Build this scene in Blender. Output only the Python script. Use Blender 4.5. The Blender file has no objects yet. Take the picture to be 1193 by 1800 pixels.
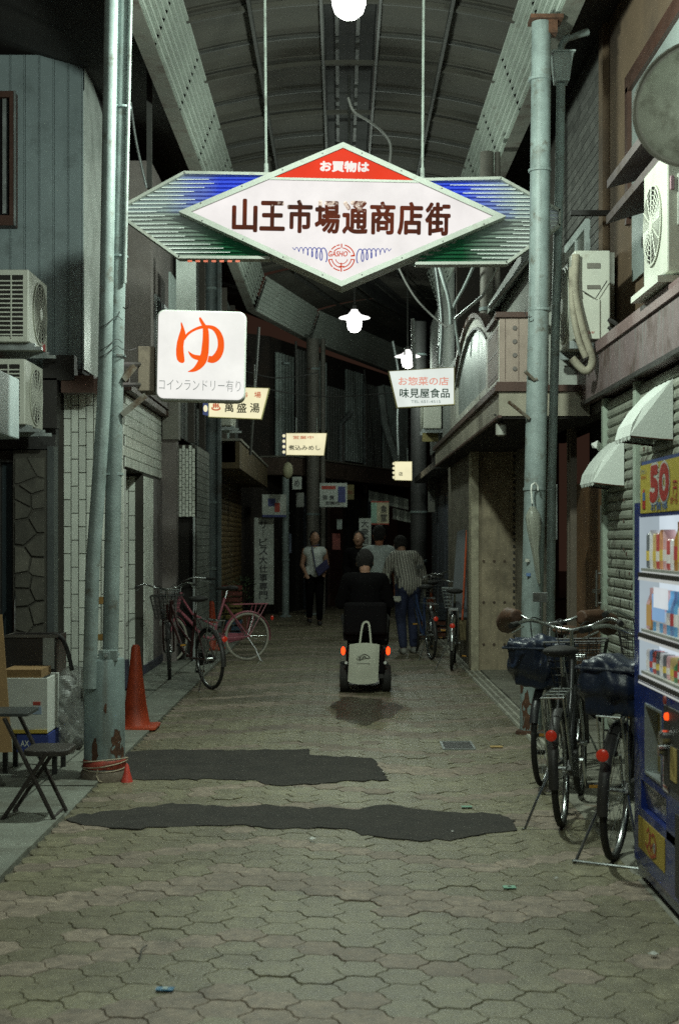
import bpy, bmesh, math, random
from mathutils import Vector, Matrix, Euler
R = math.radians
random.seed(7)
S = bpy.context.scene
COL = S.collection
# ---------------------------------------------------------------- camera, world, exposure
cam_d = bpy.data.cameras.new('camera'); cam = bpy.data.objects.new('camera', cam_d); COL.objects.link(cam)
cam.location = (0, 0, 1.5); cam.rotation_euler = (R(90), 0, 0)
cam_d.sensor_fit = 'VERTICAL'; cam_d.sensor_height = 36; cam_d.lens = 50
cam_d.shift_x = -.0019; cam_d.shift_y = .0267
cam_d.clip_start = .05; cam_d.clip_end = 400
cam_d.dof.use_dof = True; cam_d.dof.focus_distance = 11.0; cam_d.dof.aperture_fstop = 4.0
S.camera = cam
W = bpy.data.worlds.new('World'); S.world = W; W.use_nodes = True
bg = W.node_tree.nodes['Background']
bg.inputs[0].default_value = (1.0, .50, .34, 1); bg.inputs[1].default_value = .022   # night sky over a town
S.view_settings.view_transform = 'Standard'; S.view_settings.look = 'None'
S.view_settings.exposure = 0.0; S.view_settings.gamma = 1.0
S.cycles.use_denoising = False   # the photograph is grainy high-speed film
S.cycles.max_bounces = 6; S.cycles.diffuse_bounces = 3; S.cycles.glossy_bounces = 3
S.cycles.transmission_bounces = 4; S.cycles.transparent_max_bounces = 8
S.cycles.sample_clamp_indirect = 2.0
S.cycles.caustics_reflective = False; S.cycles.caustics_refractive = False
LAMP_POWER = 210

# ---------------------------------------------------------------- materials
MATS = {}
def _mix(nt, a, b, fac, x=0, y=0):
    m = nt.nodes.new('ShaderNodeMix'); m.data_type = 'RGBA'
    for s, v in ((m.inputs[6], a), (m.inputs[7], b)):
        if isinstance(v, tuple): s.default_value = (*v[:3], 1)
        else: nt.links.new(v, s)
    if isinstance(fac, (int, float)): m.inputs[0].default_value = fac
    else: nt.links.new(fac, m.inputs[0])
    return m.outputs[2]
def _noise(nt, vec, scale, detail=4, rough=.6):
    n = nt.nodes.new('ShaderNodeTexNoise'); n.inputs['Scale'].default_value = scale
    n.inputs['Detail'].default_value = detail; n.inputs['Roughness'].default_value = rough
    nt.links.new(vec, n.inputs['Vector']); return n.outputs[0]
def _ramp(nt, v, lo, hi):
    m = nt.nodes.new('ShaderNodeMapRange'); m.inputs[1].default_value = lo; m.inputs[2].default_value = hi
    m.inputs[3].default_value = 0; m.inputs[4].default_value = 1; nt.links.new(v, m.inputs[0]); return m.outputs[0]
def M(name, col, rough=.6, metal=0, var=.25, scale=3, bump=.15, bs=60, dirt=None, dcol=(.05, .035, .025), dth=(.5, .75),
      streak=None, island=0, coat=0, alpha=None, emit=None, es=0, trans=0, speck=0, spec=None):
    """principled material: colour + mottling + dirt patches + vertical streaks + random tone per piece"""
    if name in MATS: return MATS[name]
    m = bpy.data.materials.new(name); m.use_nodes = True; nt = m.node_tree
    p = nt.nodes['Principled BSDF']
    tc = nt.nodes.new('ShaderNodeTexCoord'); vec = tc.outputs['Object']
    if island: gp = nt.nodes.new('ShaderNodeNewGeometry'); vec = gp.outputs['Position']   # one grain running over all the pieces
    n1 = _noise(nt, vec, scale, 6)
    dk = tuple(c * (1 - var) for c in col); lt = tuple(min(1, c * (1 + var * .8)) for c in col)
    c = _mix(nt, dk, lt, _ramp(nt, n1, .3, .7))
    if island:
        g = nt.nodes.new('ShaderNodeNewGeometry'); oi = nt.nodes.new('ShaderNodeObjectInfo')
        ad = nt.nodes.new('ShaderNodeMath'); ad.operation = 'ADD'; nt.links.new(g.outputs['Random Per Island'], ad.inputs[0]); nt.links.new(oi.outputs['Random'], ad.inputs[1])
        fr = nt.nodes.new('ShaderNodeMath'); fr.operation = 'FRACT'; nt.links.new(ad.outputs[0], fr.inputs[0])
        mr = nt.nodes.new('ShaderNodeMapRange'); mr.inputs[3].default_value = 1 - island; mr.inputs[4].default_value = 1 + island
        nt.links.new(fr.outputs[0], mr.inputs[0])
        hs = nt.nodes.new('ShaderNodeHueSaturation'); nt.links.new(mr.outputs[0], hs.inputs['Value']); nt.links.new(c, hs.inputs['Color']); c = hs.outputs[0]
    if dirt:
        n2 = _noise(nt, vec, dirt, 8, .7)
        c = _mix(nt, c, dcol, _ramp(nt, n2, *dth))
    if speck:   # grit, gum and worn pits
        n4 = _noise(nt, vec, 38, 8, .75); c = _mix(nt, c, dcol, _ramp(nt, n4, .52, .60 + .35 * (1 - speck)))
        c = _mix(nt, c, tuple(min(1, k * 1.7) for k in col), _ramp(nt, _noise(nt, vec, 70, 4, .8), .62, .75))
        n5 = _noise(nt, vec, 2.6, 7, .7); c = _mix(nt, c, tuple(k * .8 for k in dcol), _ramp(nt, n5, .56, .80))
    if streak:
        mp = nt.nodes.new('ShaderNodeMapping'); mp.inputs['Scale'].default_value = (9, 9, .6); nt.links.new(vec, mp.inputs[0])
        n3 = _noise(nt, mp.outputs[0], 2.5, 5)
        c = _mix(nt, c, streak, _ramp(nt, n3, .52, .85))
    nt.links.new(c, p.inputs['Base Color'])
    p.inputs['Metallic'].default_value = metal
    rr = nt.nodes.new('ShaderNodeMapRange'); rr.inputs[3].default_value = max(.03, rough - .12); rr.inputs[4].default_value = min(1, rough + .12)
    nt.links.new(n1, rr.inputs[0]); nt.links.new(rr.outputs[0], p.inputs['Roughness'])
    if bump:
        b = nt.nodes.new('ShaderNodeBump'); b.inputs['Strength'].default_value = bump; b.inputs['Distance'].default_value = .01
        nt.links.new(_noise(nt, vec, bs, 5), b.inputs['Height']); nt.links.new(b.outputs[0], p.inputs['Normal'])
    if spec is not None: p.inputs['Specular IOR Level'].default_value = spec
    if coat: p.inputs['Coat Weight'].default_value = coat
    if alpha is not None: p.inputs['Alpha'].default_value = alpha
    if trans: p.inputs['Transmission Weight'].default_value = trans
    if emit: p.inputs['Emission Color'].default_value = (*emit, 1); p.inputs['Emission Strength'].default_value = es
    MATS[name] = m; return m
def E(name, col, s):
    m = M(name, tuple(c * .05 for c in col), rough=.7, var=.03, bump=0, emit=col, es=s); m.node_tree.nodes['Principled BSDF'].inputs['Specular IOR Level'].default_value = .12
    nt = m.node_tree; g = nt.nodes.new('ShaderNodeNewGeometry'); mr = nt.nodes.new('ShaderNodeMapRange'); mr.inputs[1].default_value = .3; mr.inputs[2].default_value = .7; mr.inputs[3].default_value = s * .88; mr.inputs[4].default_value = s * 1.05
    nt.links.new(_noise(nt, g.outputs['Position'], 3.5, 5), mr.inputs[0]); nt.links.new(mr.outputs[0], m.node_tree.nodes['Principled BSDF'].inputs['Emission Strength']); return m

# ---------------------------------------------------------------- mesh builder
ORG = {}
class MB:
    def __init__(s): s.v = []; s.f = []
    def add(s, vs, fs):
        o = len(s.v); s.v += [tuple(v) for v in vs]; s.f += [tuple(i + o for i in f) for f in fs]; return s
    def box(s, a, b, rz=0, c=None):
        x0, y0, z0 = a; x1, y1, z1 = b
        vs = [(x, y, z) for z in (z0, z1) for (x, y) in ((x0, y0), (x1, y0), (x1, y1), (x0, y1))]
        if rz:
            cx, cy = c or ((x0 + x1) / 2, (y0 + y1) / 2); ca, sa = math.cos(rz), math.sin(rz)
            vs = [(cx + (x - cx) * ca - (y - cy) * sa, cy + (x - cx) * sa + (y - cy) * ca, z) for x, y, z in vs]
        return s.add(vs, [(3, 2, 1, 0), (4, 5, 6, 7), (0, 1, 5, 4), (1, 2, 6, 5), (2, 3, 7, 6), (3, 0, 4, 7)])
    def tube(s, pts, r, n=8, cap=True, closed=False):
        pts = [Vector(p) for p in pts]; rs = r if isinstance(r, (list, tuple)) else [r] * len(pts)
        base = len(s.v); N = len(pts); up = None
        for i, p in enumerate(pts):
            if closed: d = pts[(i + 1) % N] - pts[i - 1]
            else: d = pts[min(i + 1, N - 1)] - pts[max(i - 1, 0)]
            d.normalize()
            if up is None: up = Vector((0, 0, 1)) if abs(d.z) < .9 else Vector((1, 0, 0))
            a = d.cross(up)
            if a.length < 1e-5: up = Vector((0, 1, 0)) if abs(d.y) < .9 else Vector((1, 0, 0)); a = d.cross(up)
            a.normalize(); b = d.cross(a); up = -b if closed is False else up
            up = a.cross(d)
            for k in range(n):
                t = 2 * math.pi * k / n; s.v.append(tuple(p + a * rs[i] * math.cos(t) + b * rs[i] * math.sin(t)))
        for i in range(N if closed else N - 1):
            j = (i + 1) % N
            for k in range(n):
                k2 = (k + 1) % n
                s.f.append((base + i * n + k, base + i * n + k2, base + j * n + k2, base + j * n + k))
        if cap and not closed:
            s.f.append(tuple(base + k for k in reversed(range(n)))); s.f.append(tuple(base + (N - 1) * n + k for k in range(n)))
        return s
    def lathe(s, c, prof, n=20, axis='z'):
        """prof: list of (r, h) going up the axis"""
        c = Vector(c); base = len(s.v)
        ax = {'z': lambda r, h, t: (r * math.cos(t), r * math.sin(t), h), 'y': lambda r, h, t: (r * math.cos(t), h, r * math.sin(t)),
              'x': lambda r, h, t: (h, r * math.cos(t), r * math.sin(t))}[axis]
        for r, h in prof:
            for k in range(n): s.v.append(tuple(c + Vector(ax(max(r, 1e-4), h, 2 * math.pi * k / n))))
        for i in range(len(prof) - 1):
            for k in range(n):
                k2 = (k + 1) % n; s.f.append((base + i * n + k, base + i * n + k2, base + (i + 1) * n + k2, base + (i + 1) * n + k))
        s.f.append(tuple(base + k for k in reversed(range(n)))); s.f.append(tuple(base + (len(prof) - 1) * n + k for k in range(n)))
        return s
    def prism(s, poly, d0, d1, plane='xz'):
        """poly extruded between d0 and d1 along the missing axis"""
        def P(u, v, d): return {'xz': (u, d, v), 'xy': (u, v, d), 'yz': (d, u, v)}[plane]
        n = len(poly); vs = [P(u, v, d0) for u, v in poly] + [P(u, v, d1) for u, v in poly]
        return s.add(vs, [tuple(range(n)), tuple(reversed(range(n, 2 * n)))] + [(i, (i + 1) % n, n + (i + 1) % n, n + i)[::-1] for i in range(n)])
    def sphere(s, c, r, sc=(1, 1, 1), nu=12, nv=8):
        c = Vector(c); base = len(s.v)
        for j in range(nv + 1):
            ph = math.pi * j / nv
            for k in range(nu):
                t = 2 * math.pi * k / nu
                s.v.append((c.x + r * sc[0] * max(math.sin(ph), .002) * math.cos(t), c.y + r * sc[1] * max(math.sin(ph), .002) * math.sin(t), c.z - r * sc[2] * math.cos(ph)))
        for j in range(nv):
            for k in range(nu):
                k2 = (k + 1) % nu; s.f.append((base + j * nu + k, base + j * nu + k2, base + (j + 1) * nu + k2, base + (j + 1) * nu + k))
        s.f.append(tuple(base + k for k in reversed(range(nu)))); s.f.append(tuple(base + nv * nu + k for k in range(nu)))
        return s
    def xf(s, mat):
        s.v = [tuple(mat @ Vector(v)) for v in s.v]; return s
    def mesh(s, name, off=(0, 0, 0)):
        me = bpy.data.meshes.new(name); o = Vector(off)
        me.from_pydata([tuple(Vector(v) - o) for v in s.v], [], s.f); me.validate(); me.update()
        bm = bmesh.new(); bm.from_mesh(me); bmesh.ops.recalc_face_normals(bm, faces=bm.faces); bm.to_mesh(me); bm.free()
        return me
    def build(s, name, mat, parent=None, smooth=False, bevel=0, loc=None, **tags):
        """parts of things placed in the world are given in world coordinates; the parent's place is taken off"""
        off = ORG.get(parent.name, Vector((0, 0, 0))) if parent else Vector(loc or (0, 0, 0))
        me = s.mesh(name, off)
        o = link(name, me, mat, parent)
        if not parent: o.location = off
        ORG[o.name] = off
        if smooth:
            try: me.shade_smooth_by_angle = None
            except Exception: pass
            for p in me.polygons: p.use_smooth = True
            if smooth is not True:
                me.update(); sharp_by_angle(me, smooth)
        if bevel:
            b = o.modifiers.new('bevel', 'BEVEL'); b.width = bevel; b.segments = 2; b.limit_method = 'ANGLE'
        for k, v in tags.items(): o[k] = v
        return o
def split_build(mb, name, mat, parent, **kw):
    """each separate piece of mb becomes a part of its own"""
    par = list(range(len(mb.v)))
    def find(a):
        while par[a] != a: par[a] = par[par[a]]; a = par[a]
        return a
    for f in mb.f:
        for k in f[1:]: par[find(k)] = find(f[0])
    groups = {}
    for f in mb.f: groups.setdefault(find(f[0]), []).append(f)
    for fs in groups.values():
        ids = sorted({i for f in fs for i in f}); mp = {a: b for b, a in enumerate(ids)}
        q = MB(); q.add([mb.v[i] for i in ids], [tuple(mp[i] for i in f) for f in fs]); q.build(name, mat, parent, **kw)
def sharp_by_angle(me, deg):
    bm = bmesh.new(); bm.from_mesh(me)
    for e in bm.edges:
        if len(e.link_faces) == 2 and e.calc_face_angle(0) > R(deg): e.smooth = False
    bm.to_mesh(me); bm.free()
def link(name, me, mat, parent=None):
    o = bpy.data.objects.new(name, me); COL.objects.link(o)
    if mat is not None and me is not None:
        me.materials.clear(); me.materials.append(mat)
    if parent: o.parent = parent
    return o
def tag(o, label=None, cat=None, group=None, kind=None):
    if label: o['label'] = label
    if cat: o['category'] = cat
    if group: o['group'] = group
    if kind: o['kind'] = kind
    return o
def thing(name, label, cat, loc=(0, 0, 0), rz=0, group=None):
    """an Empty at the thing's base"""
    o = bpy.data.objects.new(name, None); COL.objects.link(o); o.location = loc; o.rotation_euler = (0, 0, rz)
    o.empty_display_size = .1
    ORG[o.name] = Vector(loc) if not rz else Vector((0, 0, 0))
    return tag(o, label, cat, group)
def local(o): ORG[o.name] = Vector((0, 0, 0)); return o    # parts of this thing come in its own coordinates
def share(o, loc, name=None):
    c = o.copy(); COL.objects.link(c); c.parent = o.parent; c.location = loc; return c
def copy_tree(o, parent=None):
    c = o.copy(); COL.objects.link(c); c.parent = parent
    for ch in list(o.children): copy_tree(ch, c)
    return c
def remesh(mb, voxel=.012, smooth=6):
    me = mb.mesh('tmp'); o = bpy.data.objects.new('tmp', me); COL.objects.link(o)
    m = o.modifiers.new('r', 'REMESH'); m.mode = 'VOXEL'; m.voxel_size = voxel
    if smooth: q = o.modifiers.new('s', 'SMOOTH'); q.iterations = smooth; q.factor = .5
    bpy.context.view_layer.update(); dg = bpy.context.evaluated_depsgraph_get()
    out = bpy.data.meshes.new_from_object(o.evaluated_get(dg)); bpy.data.objects.remove(o)
    r = MB(); r.v = [tuple(v.co) for v in out.vertices]; r.f = [tuple(p.vertices) for p in out.polygons]
    return r
def text_mb(body, center, width, height, face='-y', bold=0, depth=.001, rot=0, shear=0, vertical=False):
    if bold > .001:   # heavier strokes: slightly shifted copies, each a hair deeper
        out = MB(); e = bold * min(height, width / max(1, len(body)) if not vertical else width) * .9
        base = _text_mb(body, width - 2 * e, height - 2 * e, shear, vertical)
        for i in range(9):
            a = 2 * math.pi * i / 8; dx, dy = (0, 0) if i == 8 else (e * math.cos(a), e * math.sin(a))
            out.add([(x + dx, y + dy, depth + .00006 * i) for x, y, z in base.v], base.f)
    else:
        b_ = _text_mb(body, width, height, shear, vertical, bold); out = MB(); out.add([(x, y, depth) for x, y, z in b_.v], b_.f)
    return place(out, center, face, rot)
def _text_mb(body, width, height, shear=0, vertical=False, bold=0):
    depth = 0
    out = MB(); items = []
    if vertical:
        n = len(body); ch = height / n
        for i, c in enumerate(body):
            if c.strip(): items.append((c, (0, height / 2 - ch * (i + .5)), width, ch * .88))
    else: items = [(body, (0, 0), width, height)]
    for b, (ox, oy), w, h in items:
        cu = bpy.data.curves.new('t', 'FONT'); cu.body = b; cu.size = 1; cu.extrude = 0; cu.offset = bold; cu.shear = shear; cu.resolution_u = 3
        o = bpy.data.objects.new('t', cu); COL.objects.link(o); bpy.context.view_layer.update()
        dg = bpy.context.evaluated_depsgraph_get(); me = bpy.data.meshes.new_from_object(o.evaluated_get(dg)); bpy.data.objects.remove(o)
        vs = [v.co.copy() for v in me.vertices]
        if not vs: continue
        x0, x1 = min(v.x for v in vs), max(v.x for v in vs); y0, y1 = min(v.y for v in vs), max(v.y for v in vs)
        sx = w / max(x1 - x0, 1e-4); sy = h / max(y1 - y0, 1e-4)
        if len(b) == 1: sx = min(sx, sy * 1.15)
        vv = [((v.x - (x0 + x1) / 2) * sx + ox, (v.y - (y0 + y1) / 2) * sy + oy, depth) for v in vs]
        out.add(vv, [tuple(p.vertices) for p in me.polygons])
    return out
def place(mb, center, face='-y', rot=0):
    B = {'-y': Matrix(((1, 0, 0), (0, 0, -1), (0, 1, 0))), '-x': Matrix(((0, 0, -1), (-1, 0, 0), (0, 1, 0))), '+x': Matrix(((0, 0, 1), (1, 0, 0), (0, 1, 0))),
         '+y': Matrix(((-1, 0, 0), (0, 0, 1), (0, 1, 0))), 'up': Matrix(((1, 0, 0), (0, 1, 0), (0, 0, 1)))}[face].to_4x4()
    return mb.xf(Matrix.Translation(Vector(center)) @ B @ Matrix.Rotation(rot, 4, 'Z'))
def P(px, py, Y): return Vector(((px - 600) / 2500 * Y, Y, 1.5 - (py - 948) / 2500 * Y))
def ribbon(mb, pts, z=0):
    """flat brush stroke of changing width; pts (x, y, w)"""
    vs = []; n = len(pts)
    for i, (x, y, w) in enumerate(pts):
        a = pts[max(i - 1, 0)]; b = pts[min(i + 1, n - 1)]; dx, dy = b[0] - a[0], b[1] - a[1]; L = math.hypot(dx, dy) or 1
        nx, ny = -dy / L * w / 2, dx / L * w / 2
        vs += [(x + nx, y + ny, z), (x - nx, y - ny, z)]
    return mb.add(vs, [(2 * i, 2 * i + 1, 2 * i + 3, 2 * i + 2) for i in range(n - 1)])
def spline(pts, k=6):
    """Catmull-Rom through points of any dimension"""
    out = []; n = len(pts)
    for i in range(n - 1):
        p0 = pts[max(i - 1, 0)]; p1 = pts[i]; p2 = pts[i + 1]; p3 = pts[min(i + 2, n - 1)]
        for j in range(k):
            t = j / k
            out.append(tuple(.5 * (2 * b + (c - a) * t + (2 * a - 5 * b + 4 * c - d) * t * t + (3 * b - a - 3 * c + d) * t ** 3) for a, b, c, d in zip(p0, p1, p2, p3)))
    out.append(tuple(pts[-1])); return out
def rrect(w, h, r, n=5):
    out = []
    for cx, cy, a in ((w / 2 - r, h / 2 - r, 0), (-w / 2 + r, h / 2 - r, 90), (-w / 2 + r, -h / 2 + r, 180), (w / 2 - r, -h / 2 + r, 270)):
        for k in range(n + 1): t = R(a + 90 * k / n); out.append((cx + r * math.cos(t), cy + r * math.sin(t)))
    return out

# palette
m_conc = M('worn concrete', (.30, .31, .28), .85, var=.3, scale=2.2, dirt=3.5, dcol=(.10, .09, .07), bump=.4, bs=45)
m_ground = M('dark joint grit', (.12, .105, .075), .95, scale=20, bump=.3)
m_pave = M('grey green paver', (.25, .23, .145), .46, var=.3, scale=11, dirt=.5, dcol=(.095, .08, .055), dth=(.38, .72), island=.08, speck=.8, bump=.35, bs=90)
m_pavep = M('pinkish paver', (.31, .25, .19), .58, var=.45, scale=16, dirt=.6, dcol=(.12, .095, .07), dth=(.40, .70), island=.10, speck=.8, bump=.35, bs=90)
m_asph = M('asphalt patch', (.038, .034, .029), .85, var=.45, scale=5, bump=1.0, bs=110, dirt=75, dcol=(.11, .10, .08), dth=(.56, .68))
m_pole = M('blue grey pole paint', (.24, .29, .285), .5, var=.25, scale=7, dirt=8, dcol=(.10, .085, .06), dth=(.56, .72), streak=(.13, .15, .14), bump=.2)
m_rust = M('rusted steel', (.10, .045, .025), .85, var=.5, scale=14, bump=.5)
m_stain = M('worn paint with rust', (.23, .29, .29), .55, var=.2, scale=5, dirt=3.2, dcol=(.09, .045, .028), dth=(.60, .66), streak=(.13, .12, .10), bump=.2)
m_eave = M('eave ribbed sheet', (.50, .55, .50), .5, var=.12, scale=2, dirt=2.5, dcol=(.22, .20, .16), dth=(.55, .85), bump=.1)
m_roof = M('dusty roof sheet', (.075, .070, .058), .85, var=.35, scale=1.2, dirt=1.5, dcol=(.06, .05, .04), bump=.3)
m_steel = M('painted roof steel', (.05, .05, .046), .6, var=.25, scale=5)
m_galv = M('galvanised steel', (.42, .46, .46), .4, metal=.7, var=.2, scale=6)
m_chrome = M('chrome', (.45, .47, .47), .27, metal=1, var=.15, scale=12, bump=.05)
m_black = M('black rubber', (.018, .017, .016), .75, scale=10, bump=.15)
m_dark = M('dark metal', (.035, .033, .032), .5, scale=10)
m_brown = M('dark brown trim', (.075, .035, .025), .5, scale=5)
m_void = M('dark interior', (.02, .017, .015), .95, bump=0)
m_white = M('white enamel', (.72, .74, .70), .4, var=.08, dirt=5, dcol=(.4, .36, .3), dth=(.6, .9))
m_ac = M('air conditioner shell', (.55, .56, .49), .45, var=.1, scale=4, dirt=6, dcol=(.25, .2, .15), dth=(.62, .9), bump=.05)
m_glass = M('dark window glass', (.03, .04, .045), .08, var=.1, bump=0, coat=.5)
m_mirror = M('dusty glossy glass', (.36, .40, .39), .42, metal=.1, var=.2, scale=4, bump=.02, bs=6)
m_slate = M('grey cast sheet', (.14, .15, .155), .5, var=.15, bump=.1)
m_orange = M('traffic cone orange', (.50, .07, .025), .5, var=.2, scale=8, dirt=7, dcol=(.25, .05, .03), dth=(.6, .85))
m_skin = M('skin', (.38, .21, .14), .55, var=.08, bump=.05)
# ================================================================ GROUND
mb = MB(); mb.add([(-30, -12, -.06), (30, -12, -.06), (30, 70, -.06), (-30, 70, -.06)], [(0, 1, 2, 3)])
ground = tag(mb.build('ground', M('bare ground', (.09, .085, .07), .9, dirt=1)), kind='structure')
mb = MB(); mb.add([(-1.49, -8, -.006), (1.42, -8, -.006), (1.42, 24, -.006), (4.6, 34, -.006), (8, 42, -.006), (1.8, 42, -.006), (-1.49, 28, -.006)], [(0, 1, 2, 3, 4, 5, 6)])
road = tag(mb.build('road', m_ground), kind='structure')
# hexagonal pavers with wavy edges: one column every .148 m, half a row of stagger
PW, PH = .148, .170
def hex_outline(k=4, amp=.007, gap=.0011):
    c = [(PW * 2 / 3 * math.cos(R(60 * i)) * 1.0, PH / 2 / math.sin(R(60)) * math.sin(R(60 * i))) for i in range(6)]
    out = []
    for i in range(6):
        a, b = c[i], c[(i + 1) % 6]; dx, dy = b[0] - a[0], b[1] - a[1]; L = math.hypot(dx, dy)
        for j in range(k):
            t = j / k; w = amp * math.sin(2 * math.pi * t)
            out.append((a[0] + dx * t - dy / L * w, a[1] + dy * t + dx / L * w))
    s = 1 - gap * 2 / PH
    return [(x * s, y * s) for x, y in out]
def paver_geo(mb, cx, cy, dz, tx, ty, k=4, small=1.0):
    o = hex_outline(k); n = len(o)
    top = [(cx + x * .975, cy + y * .975, dz + tx * x + ty * y) for x, y in o]
    rim = [(cx + x, cy + y, dz - .0025 + tx * x + ty * y) for x, y in o]
    bot = [(cx + x, cy + y, -.02) for x, y in o]
    mb.add(top + rim + bot, [tuple(range(n))] + [(n + i, n + (i + 1) % n, (i + 1) % n, i) for i in range(n)] + [(2 * n + i, 2 * n + (i + 1) % n, n + (i + 1) % n, n + i) for i in range(n)])
def zig(c): return abs((c + 3) % 14 - 7)
protos = {}
for pk in (0, 1):
    for q in range(4):
        m = MB(); paver_geo(m, 0, 0, 0, random.uniform(-.007, .007), random.uniform(-.007, .007)); protos[pk, q] = m.mesh('paver'); protos[pk, q].materials.append(m_pavep if pk else m_pave)
far = {0: MB(), 1: MB()}; nind = 0
rowmax = 165
cells = []
for r in range(rowmax):
    for c in range(-10, 10):
        x = (c + .45) * PW; y = 3.95 + r * PH + (PH / 2 if c % 2 else 0)
        h = 2 * r + (c % 2); v = (h - zig(c)) % 10
        pk = 1 if v == 0 or (v == 2 and (h // 10) % 2 == 0) else 0
        if random.random() < .03: pk = 1 - pk
        cells.append((y, x, pk))
cells.sort()
for y, x, pk in cells:
    if nind < 300 and y > 4.3:
        o = bpy.data.objects.new('paver', protos[pk, random.randrange(4)]); COL.objects.link(o); o.parent = road
        o.location = (x, y, random.gauss(0, .0012)); nind += 1
    else:
        paver_geo(far[pk], x, y, random.gauss(0, .0015), random.uniform(-.01, .01), random.uniform(-.01, .01), 4 if y < 12 else 2)
for pk in (0, 1): tag(far[pk].build('paver', m_pavep if pk else m_pave, road), kind='stuff')
# black asphalt repairs laid over the pavers
def patch(poly, z=.0055, name='asphalt_patch'):
    pts = []
    n = len(poly)
    for i in range(n):
        a = Vector(poly[i]); b = Vector(poly[(i + 1) % n]); k = max(1, int((b - a).length / .045))
        for j in range(k): p = a.lerp(b, j / k); pts.append((p.x + random.uniform(-.014, .014), p.y + random.uniform(-.022, .022) + .018 * math.sin(p.x * 43)))
    n = len(pts); m = MB(); cx = sum(p[0] for p in pts) / n; cy = sum(p[1] for p in pts) / n
    m.prism(pts, z, -.008, 'xy')
    return tag(m.build(name, m_asph), kind='structure')
def G(px, py): Y = 3750 / (py - 948); return ((px - 600) / 2500 * Y, Y)
patch([G(x, y) for x, y in ((213, 1322), (300, 1318), (400, 1320), (540, 1318), (548, 1328), (655, 1334), (668, 1350), (672, 1358), (682, 1372), (600, 1374), (565, 1378), (480, 1382), (440, 1372), (330, 1370), (225, 1372))])
patch([G(x, y) for x, y in ((118, 1442), (135, 1434), (190, 1427), (240, 1422), (300, 1414), (345, 1415), (400, 1420), (470, 1416), (540, 1422), (580, 1419), (620, 1424), (680, 1415), (740, 1424), (800, 1430), (880, 1432), (900, 1442), (912, 1462), (850, 1466), (800, 1476), (740, 1480), (700, 1475), (650, 1470), (610, 1458), (575, 1456), (480, 1458), (430, 1450), (330, 1454), (230, 1458), (160, 1452), (125, 1446))])
# wet stain behind the scooter
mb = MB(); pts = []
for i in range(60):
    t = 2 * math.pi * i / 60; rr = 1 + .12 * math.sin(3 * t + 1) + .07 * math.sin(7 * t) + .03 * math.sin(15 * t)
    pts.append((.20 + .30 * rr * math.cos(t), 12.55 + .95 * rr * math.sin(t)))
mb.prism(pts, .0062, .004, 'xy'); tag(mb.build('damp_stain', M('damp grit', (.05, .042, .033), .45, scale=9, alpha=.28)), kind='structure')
# side pavements in concrete slabs
def slab_strip(name, x0, x1, y0, y1, step, z, mat, jitter=.004):
    base = MB().box((x0, y0, -.05), (x1, y1, z - .02)).build(name, m_ground); tag(base, kind='structure'); base['o'] = 1; del base['o']
    y = y0; k = 0
    while y < y1 and k < 70:
        s = MB(); e = min(y + step, y1) - .012; dz = random.gauss(0, jitter)
        s.add([(x0 + .004, y, z - .03), (x1 - .004, y, z - .03), (x1 - .004, e, z - .03), (x0 + .004, e, z - .03),
               (x0 + .004, y, z + dz), (x1 - .004, y, z + dz + random.gauss(0, .003)), (x1 - .004, e, z + dz + random.gauss(0, .003)), (x0 + .004, e, z + dz)],
              [(0, 1, 2, 3), (4, 5, 6, 7), (0, 1, 5, 4), (1, 2, 6, 5), (2, 3, 7, 6), (3, 0, 4, 7)])
        s.build('slab', mat, base); y += step; k += 1
    return base
m_slab = M('pale pavement slab', (.22, .235, .20), .8, speck=.7, var=.25, scale=2, dirt=2.2, dcol=(.12, .11, .085), dth=(.5, .75), island=.12, bump=.4)
slab_strip('pavement', -1.82, -1.49, 3.2, 27, .9, .015, m_slab)
slab_strip('pavement', -6.0, -1.825, -4, 14, 1.4, .012, m_slab)
slab_strip('pavement', -2.14, -1.825, 14.1, 27, 1.3, .03, m_slab)
mc = M('dirty concrete edge', (.24, .235, .19), .8, var=.3, scale=3, dirt=2, dcol=(.09, .08, .06), island=.1)
slab_strip('pavement', 1.58, 2.1, 9.5, 24, .95, .008, mc)
slab_strip('pavement', 1.30, 2.1, 3.2, 9.49, 1.1, .002, mc, .001)
dr = tag(MB().box((1.40, 9.5, -.05), (1.575, 24, .002)).build('drain_channel', mc), kind='structure')
for x in (1.415, 1.475, 1.54):
    y = 9.5; m = MB()
    m.box((x, 9.5, .002), (x + .022, 24, .010)); m.build('rail', M('pale worn rail', (.5, .5, .42), .6, dirt=4), dr)
# manhole plate
mh = thing('manhole_plate', 'small dark square iron access plate set in the pavers near the right pole', 'manhole cover', (.84, 10.35, 0))
x0, x1, y0, y1 = .74, .94, 10.15, 10.5
MB().box((x0, y0, -.01), (x1, y1, .006)).build('plate', M('cast iron plate', (.045, .045, .045), .5, bump=.5, bs=120), mh)
m = MB(); m.box((x0 - .018, y0 - .018, -.01), (x1 + .018, y0 - .002, .008)); m.box((x0 - .018, y1 + .002, -.01), (x1 + .018, y1 + .018, .008)); m.box((x0 - .018, y0 - .002, -.01), (x0 - .002, y1 + .002, .008)); m.box((x1 + .002, y0 - .002, -.01), (x1 + .018, y1 + .002, .008)); m.build('frame', m_galv, mh)
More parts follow.
